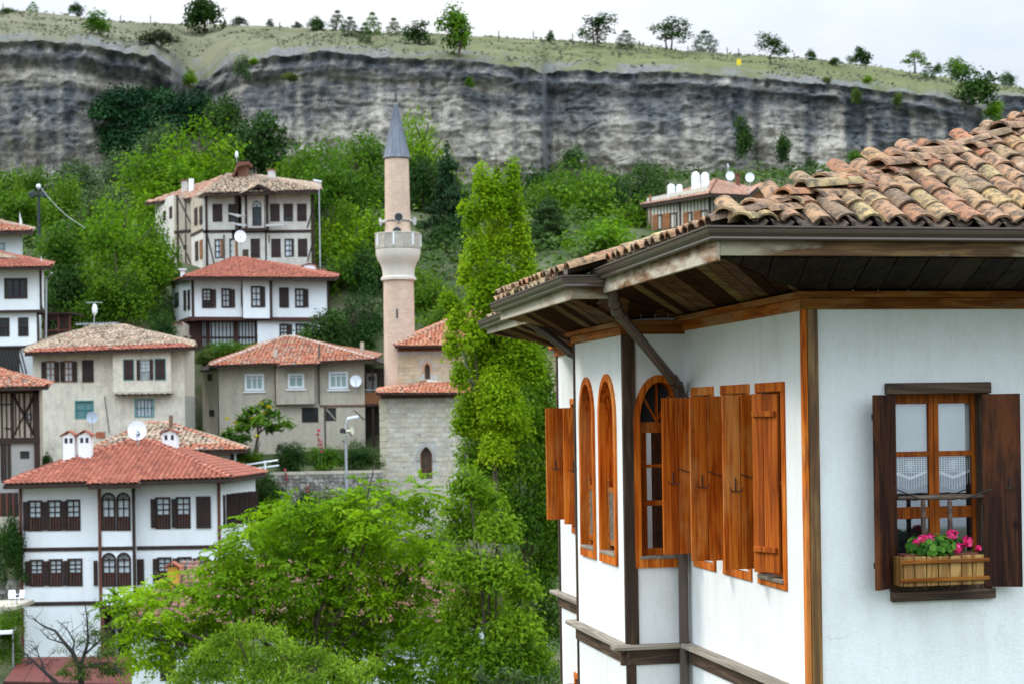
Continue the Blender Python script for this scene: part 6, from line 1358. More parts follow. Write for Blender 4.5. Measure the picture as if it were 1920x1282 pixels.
MT().lathe([(.80, mz(417)), (.82, mz(416.4)), (.82, mz(415.6)), (.80, mz(415))], 20).build('cable_band', M_DGLS, t)
M_HORN = plain('pale_horn_speaker', (.50, .48, .47), .5, 0, .1); M_HRND = plain('dark_horn_mouth', (.03, .028, .03), .6)
def horn(name_loc, dirv, label, mat, s=.3, mouth=None, group=None):
    d = Vector(dirv).normalized(); tt_ = thing('loudspeaker', name_loc, label, 'loudspeaker', group); M = d.to_track_quat('Z', 'Y').to_matrix().to_4x4()
    MB(M).lathe([(s*.25, -s*1.3), (s*.3, -s*.75), (s*.22, -s*.6), (s*.35, -s*.3), (s*.62, -s*.05), (s*.8, 0), (s*.84, .02)], 14).build('horn', mat, tt_, smooth=True)
    MB(M).lathe([(s*.02, -s*.4), (s*.74, .015), (s*.76, .022)], 14).build('mouth', mouth or mat, tt_, smooth=True); MB().tube([(0, 0, -s*1.2), tuple(d*-s*.8)], .03, 5).build('bracket', M_DGLS, tt_); return tt_
def mw(r_, a, v_): q = rim(r_, a, mz(v_)); return (MX+q.x, MY+q.y, q.z)
horn(mw(1.05, -1.45, 417), rim(1, -1.9, -.1), 'pale horn loudspeaker on the left side of the minaret', M_HORN, .32, None, 'horn loudspeakers on the minaret')
horn(mw(1.02, .06, 411), rim(1, .05, .0), 'dark-mouthed horn loudspeaker facing forward on the minaret above its door', M_HORN, .33, M_HRND, 'horn loudspeakers on the minaret')
horn(mw(1.05, 1.35, 416), rim(1, 1.1, -.1), 'pale horn loudspeaker on the right side of the minaret', M_HORN, .30, None, 'horn loudspeakers on the minaret')

# ---- lamps and poles
def pole(u, vt, vb, d, label, arm, head, name='street_lamp', r=.07, mat=None, headmat=None, cat='street lamp', group='street lamps'):
    b = W(u, vb, d); t_ = thing(name, b, label, cat, group); H_ = W(u, vt, d).z-b.z
    MB().tube([(0, 0, -1.5), (0, 0, H_*.55), (0, 0, H_*.92), (arm*.3, 0, H_*.985), (arm, 0, H_)], [r, r*.85, r*.6, r*.5, r*.5], 8).build('pole', mat or M_STEE, t_, smooth=True)
    if head: M = Matrix.Translation((arm, 0, H_)) @ Matrix.Rotation(-.2 if arm > 0 else .2, 4, 'Y'); MB(M).prism([(-.3, -.14, -.03), (.3, -.10, -.03), (.34, 0, -.02), (.3, .10, -.03), (-.3, .14, -.03)], (0, 0, .14)).build('lamp_head', headmat or M_DISH, t_, .02)
    return t_, H_
pole(600, 341, 470, 127, 'slim grey street lamp right of the old house on the slope', -.12, True, r=.045)
pole(650, 784, 925, 94, 'grey street lamp carrying loudspeakers above the retaining wall', .4, True, r=.085)
for k, (u_, v_, dr, lb) in enumerate(((643, 808, (-.35, -1, 0), 'round cream horn loudspeaker facing forward on the lamp post'), (660, 807, (1, -.35, .1), 'cream horn loudspeaker pointing right on the lamp post'), (643.5, 818, (-.6, -.8, -.4), 'lower cream loudspeaker on the lamp post, tilted down'))):
    horn(W(u_, v_, 93.8), dr, lb, plain('cream_horn', (.58, .56, .42), .5), .26, M_HRND if k == 0 else None, 'loudspeakers on the lamp post')
t_, H_ = pole(73, 354, 412, 139, 'dark pole with a white lamp and black floodlights among trees at the left', 0, False, 'flood_light_pole', .14, M_DGLS, cat='light pole', group=None)
MB().lathe([(.05, H_-.1), (.18, H_+.08), (.20, H_+.22), (.10, H_+.36)], 10).build('lamp_head', M_DISH, t_, smooth=True)
for sx in (-1, 1): MB(Matrix.Translation((sx*.45, -.1, H_-.5)) @ Matrix.Rotation(.5*sx, 4, 'Y')).box(-.28, .28, -.2, .2, -.25, .25).build('flood_light', M_DGLS, t_, .05)
a, b = W(76, 352, 138.8), W(160, 428, 118); t = thing('cable', a, 'pale sagging cable running down from the dark pole into the trees', 'cable'); MB(Matrix.Translation(-a)).tube([a+(b-a)*(k/10)-Vector((0, 0, 0.35*math.sin(math.pi*k/10))) for k in range(11)], .012, 5).build('wire', M_STEE, t)

# ---- retaining wall, railing
h = House('retaining_wall', 'rough rubble retaining wall between the white house and the mosque', 620, 975, 96.5, 'stone wall')
wl = Wall(h, (505, 95.5), (716, 97)); f = wl.skin(884, 990, [], plain('wall_mortar', (.17, .155, .13), .95, 0, .3, 2), depth=.1); wl.mb().box(0, wl.L, -.55, .02, wl.px(610, 888)[1], wl.px(610, 883)[1]).build('coping', M_CONC, h.e)
stone_wall(h, wl, 889, 985, .20, .30, [], f, False, M_RUBB, 1.0)
h = House('garden_wall', 'old rubble garden wall at the left edge below the timber-framed house', 15, 1135, 78, 'stone wall'); wl = Wall(h, (-60, 78), (42, 78)); f = wl.skin(1085, 1150, [], _M['wall_mortar'], depth=.1); stone_wall(h, wl, 1087, 1148, .2, .32, [], f, False, M_RUBB, 1.0)
wl2 = Wall(h, (-60, 77), (34, 77)); wl2.skin(968, 1000, [], M_CONC)
t = thing('railing', W(470, 888, 92.5), 'white pipe railing at the end of the path beside the low house', 'railing'); b = W(470, 888, 92.5); mb = MB(Matrix.Translation(-b))
for p, q in (((422, 885), (523, 872)), ((440, 874), (521, 862))): mb.tube([W(*p, 92.5), W(*q, 92.5)], .05, 6)
mb.build('rail', M_WPVC, t)
for u_, v_ in ((497, 863), (442, 872)): MB(Matrix.Translation(-b)).tube([W(u_, v_, 92.5), W(u_, 893, 92.5)], .06, 6).build('post', M_WPVC, t)
# ---- terrace with chairs and a white canopy at the left edge
h = House('terrace', 'narrow pale concrete terrace slab at the left edge beside the white house', 10, 1137, 74, 'terrace'); a = W(-60, 1134, 74); b = W(40, 1133, 74); h.mb().box(a.x, b.x, 73.2, 76, a.z-.16, a.z).build('slab', M_CONC, h.e)
for u_, lb, rz in ((23, 'white plastic chair left of the other on the terrace', .3), (36.5, 'white plastic chair right of the other, against the house corner', -.5)):
    c_ = W(u_, 1132, 74.2); t = thing('plastic_chair', c_, lb, 'chair', 'white plastic chairs on the terrace', rz); t.scale = (.66,)*3; mb = MB(); mb.box(-.24, .24, -.24, .2, .40, .44); mb.build('seat', M_WPVC, t)
    MB(Matrix.Translation((0, .2, .42)) @ Matrix.Rotation(-.2, 4, 'X')).box(-.23, .23, -.02, .02, 0, .5).build('backrest', M_WPVC, t, .02)
    for sx in (-1, 1):
        for sy in (-1, 1): MB().tube([(sx*.2, sy*.2, 0), (sx*.19, sy*.18, .4)], .022, 6).build('leg', M_WPVC, t)
        MB().beam((sx*.24, -.22, .63), (sx*.24, .2, .65), .05, .03).build('armrest', M_WPVC, t)
h = House('canvas_canopy', 'white sloping canvas canopy at the left edge among greenery', 10, 1220, 70, 'canopy'); mb = h.mb(); mb.prism([W(-50, 1186, 69.5), W(22, 1182, 69.5), W(30, 1174, 71.5), W(-50, 1176, 71.5)], (0, 0, -.12)); mb.build('canopy_sheet', M_WPVC, h.e); h.mb().tube([W(24, 1182, 70), W(25, 1250, 70)], .035, 6).build('post', M_STEE, h.e)
# ---- hill-top fence and sign
pts = [(18, 8, 23), (238, 30, 38), (295, 30, 40), (430, 34, 48), (534, 42, 54), (945, 58, 73), (1012, 60, 76), (1085, 64, 80), (1210, 77, 90), (1300, 88, 100), (1375, 90, 106), (1396, 92, 107), (1500, 100, 113), (1632, 118, 130)]
b0 = hill_point(960, 74); t = thing('wire_fence', b0, 'thin post-and-wire fence along the hilltop skyline', 'fence'); top = []
for u_, v0, v1 in pts:
    p = hill_point(u_, v1+3); hh = (v1-v0)/FPX*p.y; p = Vector((p.x, p.y, p.z)); MB(Matrix.Translation(-b0)).tube([p-Vector((0, 0, .5)), p+Vector((0, 0, hh+.3))], .07, 5).build('post', M_TIMB, t); top.append(p+Vector((0, 0, hh)))
for f_ in (.55, .95):
    mb = MB(Matrix.Translation(-b0)); mb.tube([p-Vector((0, 0, (1-f_)*1.2)) for p in top], .018, 3); mb.build('wire', M_STEE, t)
p = hill_point(1395, 127); t = thing('warning_sign', p, 'small yellow signboard standing on the grassy hilltop', 'sign'); MB().tube([(0, 0, -.3), (0, 0, .9)], .05, 5).build('post', M_STEE, t); MB().box(-.32, .32, -.05, -.02, .35, 1.15).build('board', plain('yellow_sign_paint', (.72, .52, .01), .5), t, .02)
# ================================================================== TREES AND PLANTS
F_BRI = foliage('leaf_bright', (.036, .092, .004), (.110, .228, .007), (.22, .36, .014), .46)
F_MID = foliage('leaf_mid', (.024, .066, .005), (.068, .152, .008), (.14, .245, .016), .42)
F_DRK = foliage('leaf_dark', (.009, .028, .007), (.024, .062, .010), (.052, .108, .018), .28)
F_PIN = foliage('pine_needles', (.010, .028, .010), (.024, .055, .020), (.05, .095, .035), .15)
F_GRY = foliage('leaf_greyish', (.030, .055, .022), (.065, .11, .042), (.12, .17, .075), .3)
F_YEL = foliage('leaf_yellow_green', (.055, .12, .005), (.135, .25, .008), (.26, .37, .018), .45)
F_OLV = foliage('leaf_olive', (.035, .06, .014), (.075, .115, .022), (.13, .17, .04), .35)
F_BRN = foliage('twiggy_brown', (.04, .038, .022), (.08, .08, .045), (.12, .12, .06), .2)
M_BARK = plain('tree_bark', (.075, .055, .042), .95, 0, .35, 4); M_PBRK = plain('pale_poplar_bark', (.36, .35, .29), .9, 0, .3, 4)
def leaf_quads(P, Nn, size, asp=.55, droop=0.0, tdir=None, seed=0):
    """rhombic leaves at P with normals Nn -> verts, faces"""
    rs = np.random.RandomState(seed); n = len(P); s_ = size*rs.uniform(.6, 1.35, n)
    t = rs.normal(size=(n, 3)) if tdir is None else tdir+rs.normal(size=(n, 3))*.45
    t = t-Nn*np.sum(t*Nn, 1, keepdims=True); t /= np.linalg.norm(t, axis=1, keepdims=True)+1e-9; t[:, 2] -= droop; b = np.cross(Nn, t)
    A = P-t*s_[:, None]*.5; B = P+t*s_[:, None]*.5; C_ = P+b*s_[:, None]*asp*.5+Nn*s_[:, None]*.12; D = P-b*s_[:, None]*asp*.5+Nn*s_[:, None]*.12
    V = np.stack([A, C_, B, D], 1).reshape(-1, 3); F = np.arange(4*n).reshape(-1, 4); return V, F
def blob_leaves(blobs, n, seed, shell=.5, up=.5):
    """points + normals in ellipsoid blobs (cx,cy,cz,rx,ry,rz)"""
    rs = np.random.RandomState(seed); b = np.array(blobs, float); wgt = (b[:, 3]*b[:, 4]+b[:, 3]*b[:, 5]+b[:, 4]*b[:, 5]); wgt = wgt/wgt.sum()
    k = rs.choice(len(b), n, p=wgt); d = rs.normal(size=(n, 3)); d /= np.linalg.norm(d, axis=1, keepdims=True)
    d[:, 2] = np.where(d[:, 2] < -.35, -d[:, 2]*rs.uniform(-.6, 1, n), d[:, 2])
    r = shell+(1-shell)*rs.rand(n)**.6; r *= 1+.16*rs.normal(size=n); P = b[k, :3]+d*r[:, None]*b[k, 3:]
    Nn = d*.7+np.array([0, 0, up])+rs.normal(size=(n, 3))*.55; Nn /= np.linalg.norm(Nn, axis=1, keepdims=True)
    tb = rs.rand(len(b))*.62; return P, Nn, np.clip(tb[k]+rs.rand(n)*.42+(r-.8)*.15, 0, 1), k
def crown_mesh(name, blobs, n, size, seed, asp=.6, shell=.5, up=.5, droop=0.0):
    P, Nn, T, k = blob_leaves(blobs, n, seed, shell, up)
    lo, hi = np.percentile(P, .4, 0), np.percentile(P, 99.6, 0); sx = max(hi[0]-lo[0], hi[1]-lo[1]); P = (P-[(lo[0]+hi[0])/2, (lo[1]+hi[1])/2, lo[2]])/[sx, sx, hi[2]-lo[2]]
    V, F = leaf_quads(P, Nn, size, asp, droop, seed=seed+1)
    return np_mesh(name, V, [F], F_MID, T)
def blobs_broad(nb, seed, br=.24, flat=.8, hole=.25):
    rs = np.random.RandomState(seed); B = []
    while len(B) < nb:
        d = rs.normal(size=3); d /= np.linalg.norm(d); d[2] = d[2] if d[2] > -.55 else -d[2]; r = rs.uniform(hole, .80)
        c_ = np.array([d[0]*r*.5, d[1]*r*.5, .52+d[2]*r*.46]); q = br*rs.uniform(.6, 1.2)
        B.append((c_[0], c_[1], c_[2], q*.95, q*.95, q*flat))
    return B
def blobs_cone(seed, tiers=9, arms=6, pointed=1.0):
    rs = np.random.RandomState(seed); B = [(0, 0, .95, .05, .05, .07), (0, 0, .86, .08, .08, .08)]
    for i in range(tiers):
        f = i/(tiers-1); z = .06+.76*f; r = (.36*(1-f)**.75+.08)*rs.uniform(.85, 1.1); k = max(3, int(arms*(1-f*.45)))
        for j in range(k): a = 2*math.pi*(j+rs.rand()*.8)/k; q = rs.uniform(.75, 1.15); B.append((r*q*math.cos(a), r*q*math.sin(a), z+rs.uniform(-.03, .03), .135, .135, .055)); B.append((r*.5*q*math.cos(a), r*.5*q*math.sin(a), z+.02, .13, .13, .07))
    return B
def trunk_mesh(name, mat, seed, branch=5, lean=.06, twin=False):
    """unit trunk: 0..1 high reaching into the crown, limbs spreading"""
    rs = random.Random(seed); mb = MB()
    for s_ in ((-1, 1) if twin else (0,)):
        pts = [(s_*.06, 0, -.15), (s_*.09+rs.uniform(-lean, lean), rs.uniform(-lean, lean), .3), (s_*.14+rs.uniform(-lean, lean), rs.uniform(-lean, lean), .62), (s_*.16+rs.uniform(-lean, lean), rs.uniform(-lean, lean), 1.0)]; mb.tube(pts, [.040, .031, .022, .007], 7)
        for i in range(branch):
            z = rs.uniform(.28, .75); a = rs.uniform(0, 6.28); l_ = rs.uniform(.18, .36); k = z/.3 if z < .3 else 1; p0 = Vector(pts[1]).lerp(Vector(pts[2]), (z-.3)/.32) if z < .62 else Vector(pts[2]).lerp(Vector(pts[3]), (z-.62)/.38)
            mb.tube([p0, p0+Vector((math.cos(a)*l_*.5, math.sin(a)*l_*.5, .10)), p0+Vector((math.cos(a)*l_, math.sin(a)*l_, .24))], [.016, .011, .004], 5)
    return mb.mesh(name, mat, smooth=True)
PR = {}
for i in range(4): PR['broad%d' % i] = crown_mesh('crown', blobs_broad(34, 20+i, .19, .75), 5600, .050, 30+i)
for i in range(2): PR['dense%d' % i] = crown_mesh('crown', blobs_broad(44, 60+i, .17, .8, .15), 8000, .040, 70+i)
for i in range(3): PR['far%d' % i] = crown_mesh('crown', blobs_broad(20, 40+i, .22, .7), 1700, .085, 50+i)
for i in range(2): PR['umb%d' % i] = crown_mesh('crown', [(b[0], b[1], .25+b[2]*.72, b[3], b[4], b[5]*.75) for b in blobs_broad(18, 90+i, .20, .6, .4)], 1300, .075, 95+i)
for i in range(2): PR['pine%d' % i] = crown_mesh('crown', blobs_cone(80+i), 12000, .058, 85+i, .28, .3, .5, .15)
PR['farpine'] = crown_mesh('crown', [(r_*math.cos(a+z*9), r_*math.sin(a+z*9), z, q, q, q*.8) for z, r_, q in ((.16, .25, .15), (.34, .27, .15), (.52, .23, .14), (.70, .15, .12), (.88, .05, .10)) for a in (0, 1.26, 2.5, 3.8, 5)], 1900, .075, 89, .4, .35)
PR['trunk0'] = trunk_mesh('trunk', M_BARK, 1); PR['trunk1'] = trunk_mesh('trunk', M_BARK, 2, 6, .1); PR['twin'] = trunk_mesh('trunk', M_BARK, 4, 4, .05, True)
def setmat(o, m): o.material_slots[0].link = 'OBJECT'; o.material_slots[0].material = m
def plant(name, label, proto, u, v0, v1, wpx, d, mat, group=None, base=None, trunk='trunk0', cat='tree', zrot=None, deep=1.0):
    """crown between photo rows v0 (top) and v1 (bottom), wpx wide, at depth d; the trunk stands on the ground"""
    t0 = W(u, v0, d); b0 = W(u, v1, d); g = base if base is not None else gz(t0.x, d); wd = wpx/FPX*d; hh = t0.z-b0.z
    if g > b0.z+hh*.3: g = b0.z
    t_ = thing(name, (t0.x, d, g), label, cat, group, R.uniform(0, 6.28) if zrot is None else zrot)
    o = link('crown' if cat == 'tree' else 'foliage', PR[proto], t_, (0, 0, b0.z-g)); o.scale = (wd, wd*deep, hh); setmat(o, mat)
    if trunk:
        k = link('trunk' if cat == 'tree' else 'stem', PR[trunk], t_); tw = max(min(wd, (t0.z-g)*.9)*.9, .25); k.scale = (tw, tw, max((t0.z-g)*.9, .3))
    return t_
# ---- trees on the hilltop
HT = 'trees and bushes on the hilltop'
for nm, lb, pr, u, vb, wp, hp, mt in (
    ('bush', 'flat grey bush at the far left end of the hilltop', 'far0', 14, 27, 34, 12, F_OLV), ('bush', 'first small round bush on the left skyline', 'farpine', 62, 24, 22, 20, F_MID),
    ('bush', 'rounded dark bush on the skyline beside the small one at the left', 'far1', 142, 28, 34, 24, F_DRK), ('bush', 'olive bush on the bare slope below the left skyline', 'far2', 180, 62, 58, 40, F_MID),
    ('pine_tree', 'largest windswept dark tree on the left skyline', 'far0', 384, 64, 84, 84, F_DRK), ('bush', 'low wide bush right of the windswept tree on the skyline', 'far1', 450, 47, 34, 15, F_DRK),
    ('bush', 'tiny round bush alone on the skyline left of centre', 'far2', 506, 51, 17, 15, F_DRK), ('bush', 'tiny bush next to the start of the pine row', 'far0', 557, 55, 21, 14, F_DRK),
    ('pine_tree', 'first broad small pine of the hilltop row', 'far1', 595, 60, 42, 30, F_DRK), ('pine_tree', 'tall narrow young pine of the hilltop row', 'farpine', 632, 60, 34, 40, F_DRK), ('pine_tree', 'dark young pine close behind the tall narrow one', 'farpine', 656, 68, 34, 36, F_PIN),
    ('pine_tree', 'young pine standing lowest in the hilltop row', 'farpine', 683, 80, 28, 36, F_DRK), ('pine_tree', 'airy young pine above the lowest one in the row', 'farpine', 698, 66, 36, 42, F_MID), ('pine_tree', 'pale young pine in the middle of the hilltop row', 'farpine', 738, 70, 32, 36, F_OLV),
    ('pine_tree', 'wide bushy pair of young pines left of the lone tree', 'far2', 781, 82, 56, 42, F_DRK),
    ('bush', 'egg-shaped bush alone on the skyline right of the lone tree', 'far0', 1033, 80, 19, 23, F_DRK), ('bush', 'small dark conifer beside the first umbrella-shaped tree', 'farpine', 1172, 90, 38, 32, F_PIN),
    ('bush', 'ragged dark bush with an upright branch right of the second umbrella tree', 'farpine', 1322, 98, 50, 40, F_DRK), ('bush', 'small oval bush right of the third umbrella tree', 'far1', 1522, 115, 26, 23, F_DRK), ('bush', 'low sparse bush on the skyline', 'far2', 1565, 120, 26, 12, F_GRY),
    ('bush', 'leaning dark shrub with a bare side on the right skyline', 'far0', 1612, 124, 46, 36, F_DRK), ('bush', 'small bush below the round tree on the right hilltop', 'farpine', 1741, 147, 28, 28, F_DRK), ('bush', 'little round bush on the right skyline', 'far1', 1757, 138, 20, 20, F_GRY),
    ('bush', 'big dark shrub spilling over the cliff rim at the right', 'far2', 1826, 205, 86, 78, F_DRK), ('tree', 'light green shrub at the top of the right cliff end', 'far0', 1792, 152, 60, 44, F_MID), ('bush', 'small shrub near the right end of the skyline', 'farpine', 1853, 153, 20, 18, F_DRK), ('bush', 'forked pale shrub at the right end of the skyline', 'far1', 1889, 162, 40, 28, F_GRY)):
    p = hill_point(u, vb); plant(nm, lb, pr, u, vb-hp, vb+1, wp, p.y, mt, HT, p.z-.2, 'trunk1' if nm == 'pine_tree' else None, 'tree' if 'tree' in nm else 'bush')
for lb, pr, u, vb, vc, wp, hp, mt, tk in (('lone leafy tree with a visible trunk at the cliff edge', 'far1', 857, 108, 88, 82, 100, F_MID, 'trunk0'), ('first umbrella-shaped tree on the right skyline', 'umb0', 1117, 86, 72, 80, 60, F_DRK, 'twin'), ('second umbrella-shaped tree, widest on the right skyline', 'umb1', 1253, 94, 76, 84, 60, F_DRK, 'twin'),
    ('third umbrella-shaped tree above the yellow sign', 'umb0', 1448, 123, 106, 66, 60, F_DRK, 'trunk1'), ('round-headed tree on the right skyline', 'umb1', 1714, 134, 122, 50, 40, F_MID, 'twin')):
    p = hill_point(u, vb); plant('leafy_tree', lb, pr, u, vb-hp, vc, wp, p.y, mt, HT, p.z-.2, tk)
for lb, pr, u, v, wp, hp, mt, dd in (('yellow-green bush growing from the cliff beside the gully', 'far0', 358, 165, 34, 34, F_YEL, 236), ('bright little bush on the cliff ledge right of the gully', 'far1', 474, 122, 22, 14, F_YEL, 229), ('grey-green shrub hanging on the cliff right of the gully', 'far2', 452, 152, 34, 48, F_GRY, 229), ('brownish scrub on the slope left of the gully', 'far0', 296, 86, 76, 30, F_BRN, 236),
    ('small shrub on the cliff face above the minaret', 'far1', 545, 152, 42, 16, F_OLV, 226), ('shrub in a crack near the middle of the cliff', 'far2', 880, 165, 22, 20, F_MID, 226), ('low green bush round the foot of the lone tree', 'far0', 848, 113, 44, 14, F_BRI, 230), ('pale bush on the right cliff face under the rim', 'far1', 1605, 196, 26, 34, F_OLV, 232), ('second pale bush on the right cliff face', 'far2', 1684, 200, 26, 26, F_OLV, 232),
    ('yellow-green bush on the right cliff rim', 'far0', 1628, 158, 26, 16, F_YEL, 233), ('olive bush on the cliff rim left of the yellow-green one', 'far1', 1550, 156, 24, 12, F_OLV, 232.5), ('dark shrub at the foot of the right cliff', 'far2', 1392, 296, 46, 76, F_DRK, 230), ('dark shrub beside the cliff foot, second from the chimneys', 'far1', 1468, 306, 36, 60, F_DRK, 230), ('green shrub low on the cliff right of it', 'far0', 1602, 308, 40, 26, F_MID, 226), ('small dark bush below the cliff near the roof hip', 'far1', 1520, 320, 26, 24, F_DRK, 224), ('bright bush at the cliff end by the roof top', 'far2', 1865, 226, 50, 36, F_BRI, 240), ('dark green tree in the hollow under the cliff step', 'far1', 1072, 318, 60, 46, F_GRY, 224)):
    plant('bush', lb, pr, u, v-hp, v, wp, dd, mt, 'bushes growing on the cliff', W(u, v, dd).z-.3, None, 'bush')
# ---- ivy thicket in the cliff hollow
iv = [(W(u, v, 227+R.uniform(-1, 2)), ru/FPX*227, rv/FPX*227) for u, v, ru, rv in ((225, 190, 45, 30), (265, 185, 40, 25), (305, 190, 35, 25), (345, 200, 40, 30), (200, 215, 40, 30), (245, 225, 50, 40), (295, 230, 50, 40), (345, 235, 40, 35), (210, 255, 40, 30), (260, 265, 45, 35), (310, 265, 45, 30), (370, 245, 30, 30), (240, 290, 40, 25), (215, 280, 35, 25), (375, 205, 25, 35))]
b0 = W(270, 300, 228); P, Nn, T, k = blob_leaves([(c_.x, c_.y, c_.z, a, a*.55, b) for c_, a, b in iv], 17000, 5, .3, .3); V, F = leaf_quads(P, Nn, .42, .7, seed=6)
o = link('ivy', np_mesh('ivy', V-np.array(tuple(b0)), [F], foliage('ivy_dark', (.010, .036, .014), (.020, .064, .022), (.038, .10, .032), .2), T), None, b0); tag(o, 'dark green ivy thicket filling the hollow of the left cliff', 'ivy', kind='stuff')
# ---- trees on the hillside between the cliff and the town
HS = 'trees on the slope behind the houses'
k = 0
for lb, pr, u, v0, v1, wp, d, mt in (
    ('mid green tree at the left edge under the cliff', 'broad0', 8, 325, 440, 90, 175, F_MID), ('slender green tree behind the dark light pole', 'broad1', 60, 322, 430, 70, 170, F_MID), ('greyish tree left of the ivy, right of the light pole', 'broad2', 140, 312, 410, 100, 172, F_GRY),
    ('bluish dark round tree below the ivy thicket', 'dense0', 240, 290, 400, 96, 180, F_GRY), ('dull green tree at the right foot of the ivy', 'broad3', 300, 240, 340, 80, 195, F_GRY), ('biggest bright green tree behind the old house', 'dense1', 372, 232, 400, 150, 165, F_BRI), ('lower bright tree left of the old house chimneys', 'broad0', 305, 300, 420, 130, 158, F_BRI), ('dark green tree filling the gully foot', 'broad1', 428, 190, 300, 76, 205, F_DRK),
    ('dark tree above the old house roof', 'broad2', 490, 225, 350, 110, 188, F_DRK), ('green tree right behind the old house', 'broad3', 560, 285, 420, 100, 165, F_MID), ('tall green tree between the old house and the minaret', 'dense0', 640, 280, 480, 130, 155, F_MID), ('broad green tree close to the left of the minaret cone', 'broad1', 690, 262, 420, 100, 172, F_MID), ('bright leafy tree below it, left of the minaret balcony', 'broad0', 668, 412, 620, 130, 135, F_BRI), ('dark tree behind the street lamp', 'dense1', 605, 400, 520, 80, 148, F_DRK),
    ('dense dark green tree at the minaret foot, left', 'dense1', 688, 545, 690, 92, 122, F_DRK), ('vivid yellow-green tree right behind the minaret cone', 'dense0', 798, 224, 420, 112, 178, F_YEL), ('shaded tree under the vivid one', 'broad2', 770, 390, 520, 90, 172, F_MID), ('green tree right of the minaret balcony', 'broad3', 800, 510, 640, 90, 125, F_MID), ('dark shrubby tree under the big pine', 'broad1', 845, 500, 600, 110, 140, F_DRK),
    ('rounded mid green tree right of the poplar', 'dense1', 1050, 310, 450, 130, 185, F_MID), ('dark tree beside it behind the poplar', 'broad0', 1000, 330, 460, 100, 190, F_DRK), ('green tree left of the striped house', 'broad2', 1120, 330, 470, 110, 180, F_MID), ('darker round tree touching the striped house', 'dense0', 1208, 308, 440, 96, 178, F_DRK), ('mid green tree in front of the darker round one', 'broad3', 1160, 385, 500, 120, 168, F_MID), ('bright green tree just above the tiled eaves', 'broad1', 1135, 424, 520, 110, 140, F_BRI), ('dark tree behind the ruined wall', 'broad2', 1085, 400, 480, 90, 182, F_DRK), ('dark thicket between the minaret balcony and the big pine', 'dense0', 800, 455, 560, 80, 146, F_DRK), ('dark bush tree behind the upper poplar crown', 'broad1', 955, 430, 560, 130, 152, F_DRK), ('shaded tree low behind the small pine', 'dense1', 1010, 445, 540, 100, 158, F_DRK), ('dim green tree between the ruin and the tiled eaves', 'broad0', 1085, 470, 540, 110, 152, F_MID), ('small green tree above the mosque roof', 'broad2', 850, 570, 650, 90, 118, F_MID), ('mid green tree just right of the street lamp', 'broad3', 640, 455, 560, 90, 140, F_MID), ('dark low tree left of the street lamp foot', 'dense1', 600, 500, 600, 70, 128, F_DRK), ('leafy tree at the left edge above the small pale house', 'broad1', 30, 370, 440, 90, 150, F_MID), ('dark tree at the right foot of the veranda house', 'dense1', 655, 560, 700, 84, 119, F_DRK), ('dark tree behind the ridge of the grey house', 'broad2', 615, 590, 690, 90, 114, F_DRK), ('deep green tree hugging the right side of the old house', 'dense0', 625, 380, 520, 90, 141, F_MID), ('dark tree in the gap left of the minaret shaft', 'broad3', 700, 470, 600, 80, 128, F_DRK), ('deep green tree far behind the minaret balcony', 'dense1', 745, 400, 560, 110, 162, F_DRK), ('dark crown left of the big pine', 'broad0', 800, 300, 430, 70, 170, F_DRK), ('deep green crown above the small pine', 'dense0', 1010, 350, 450, 90, 176, F_MID), ('dark crown between the two right hand green trees', 'dense1', 1095, 345, 450, 90, 176, F_DRK), ('dark tree filling the gap right of the minaret balcony', 'dense0', 850, 425, 590, 96, 146, F_DRK), ('full green tree behind the small pine', 'broad1', 1070, 335, 530, 130, 172, F_MID), ('dark crown just left of the striped house wall', 'dense1', 1180, 345, 480, 90, 172, F_DRK), ('dull green tree under the left cliff', 'dense0', 100, 340, 460, 110, 160, F_MID)):
    plant('leafy_tree', lb, pr, u, v0-9, v1+10, wp*1.36, d, mt, HS, trunk='trunk%d' % (k % 2)); k += 1
plant('pine_tree', 'tall dark pine right of the minaret', 'pine0', 836, 288, 535, 118, 150, F_PIN, HS); plant('pine_tree', 'smaller pine with a bare trunk right of the poplar', 'pine1', 1028, 374, 484, 112, 145, foliage('pine_needles_light', (.018, .045, .012), (.04, .085, .022), (.075, .13, .035), .2, .08, 0), HS)
plant('leafy_tree', 'large leafy tree mass left of the old house', 'dense0', 235, 372, 560, 170, 122, F_BRI, HS); plant('leafy_tree', 'leafy tree behind the ridge of the beige house', 'dense1', 215, 450, 640, 170, 116, F_MID, HS); plant('leafy_tree', 'green tree above the tall white house', 'broad0', 125, 408, 560, 130, 128, F_MID, HS); plant('leafy_tree', 'shaded tree behind the dark shed', 'broad2', 130, 500, 650, 110, 119, F_DRK, HS); plant('leafy_tree', 'tree left of the veranda house corner', 'broad3', 293, 400, 640, 100, 124, F_MID, HS); plant('leafy_tree', 'pale grey-green tree above the left tree mass', 'broad1', 185, 350, 450, 110, 142, F_GRY, HS); plant('leafy_tree', 'dark tree low between the beige and veranda houses', 'dense1', 300, 560, 680, 70, 112, F_DRK, HS); plant('leafy_tree', 'dark green tree right of the veranda house', 'broad0', 640, 480, 640, 90, 128, F_MID, HS)
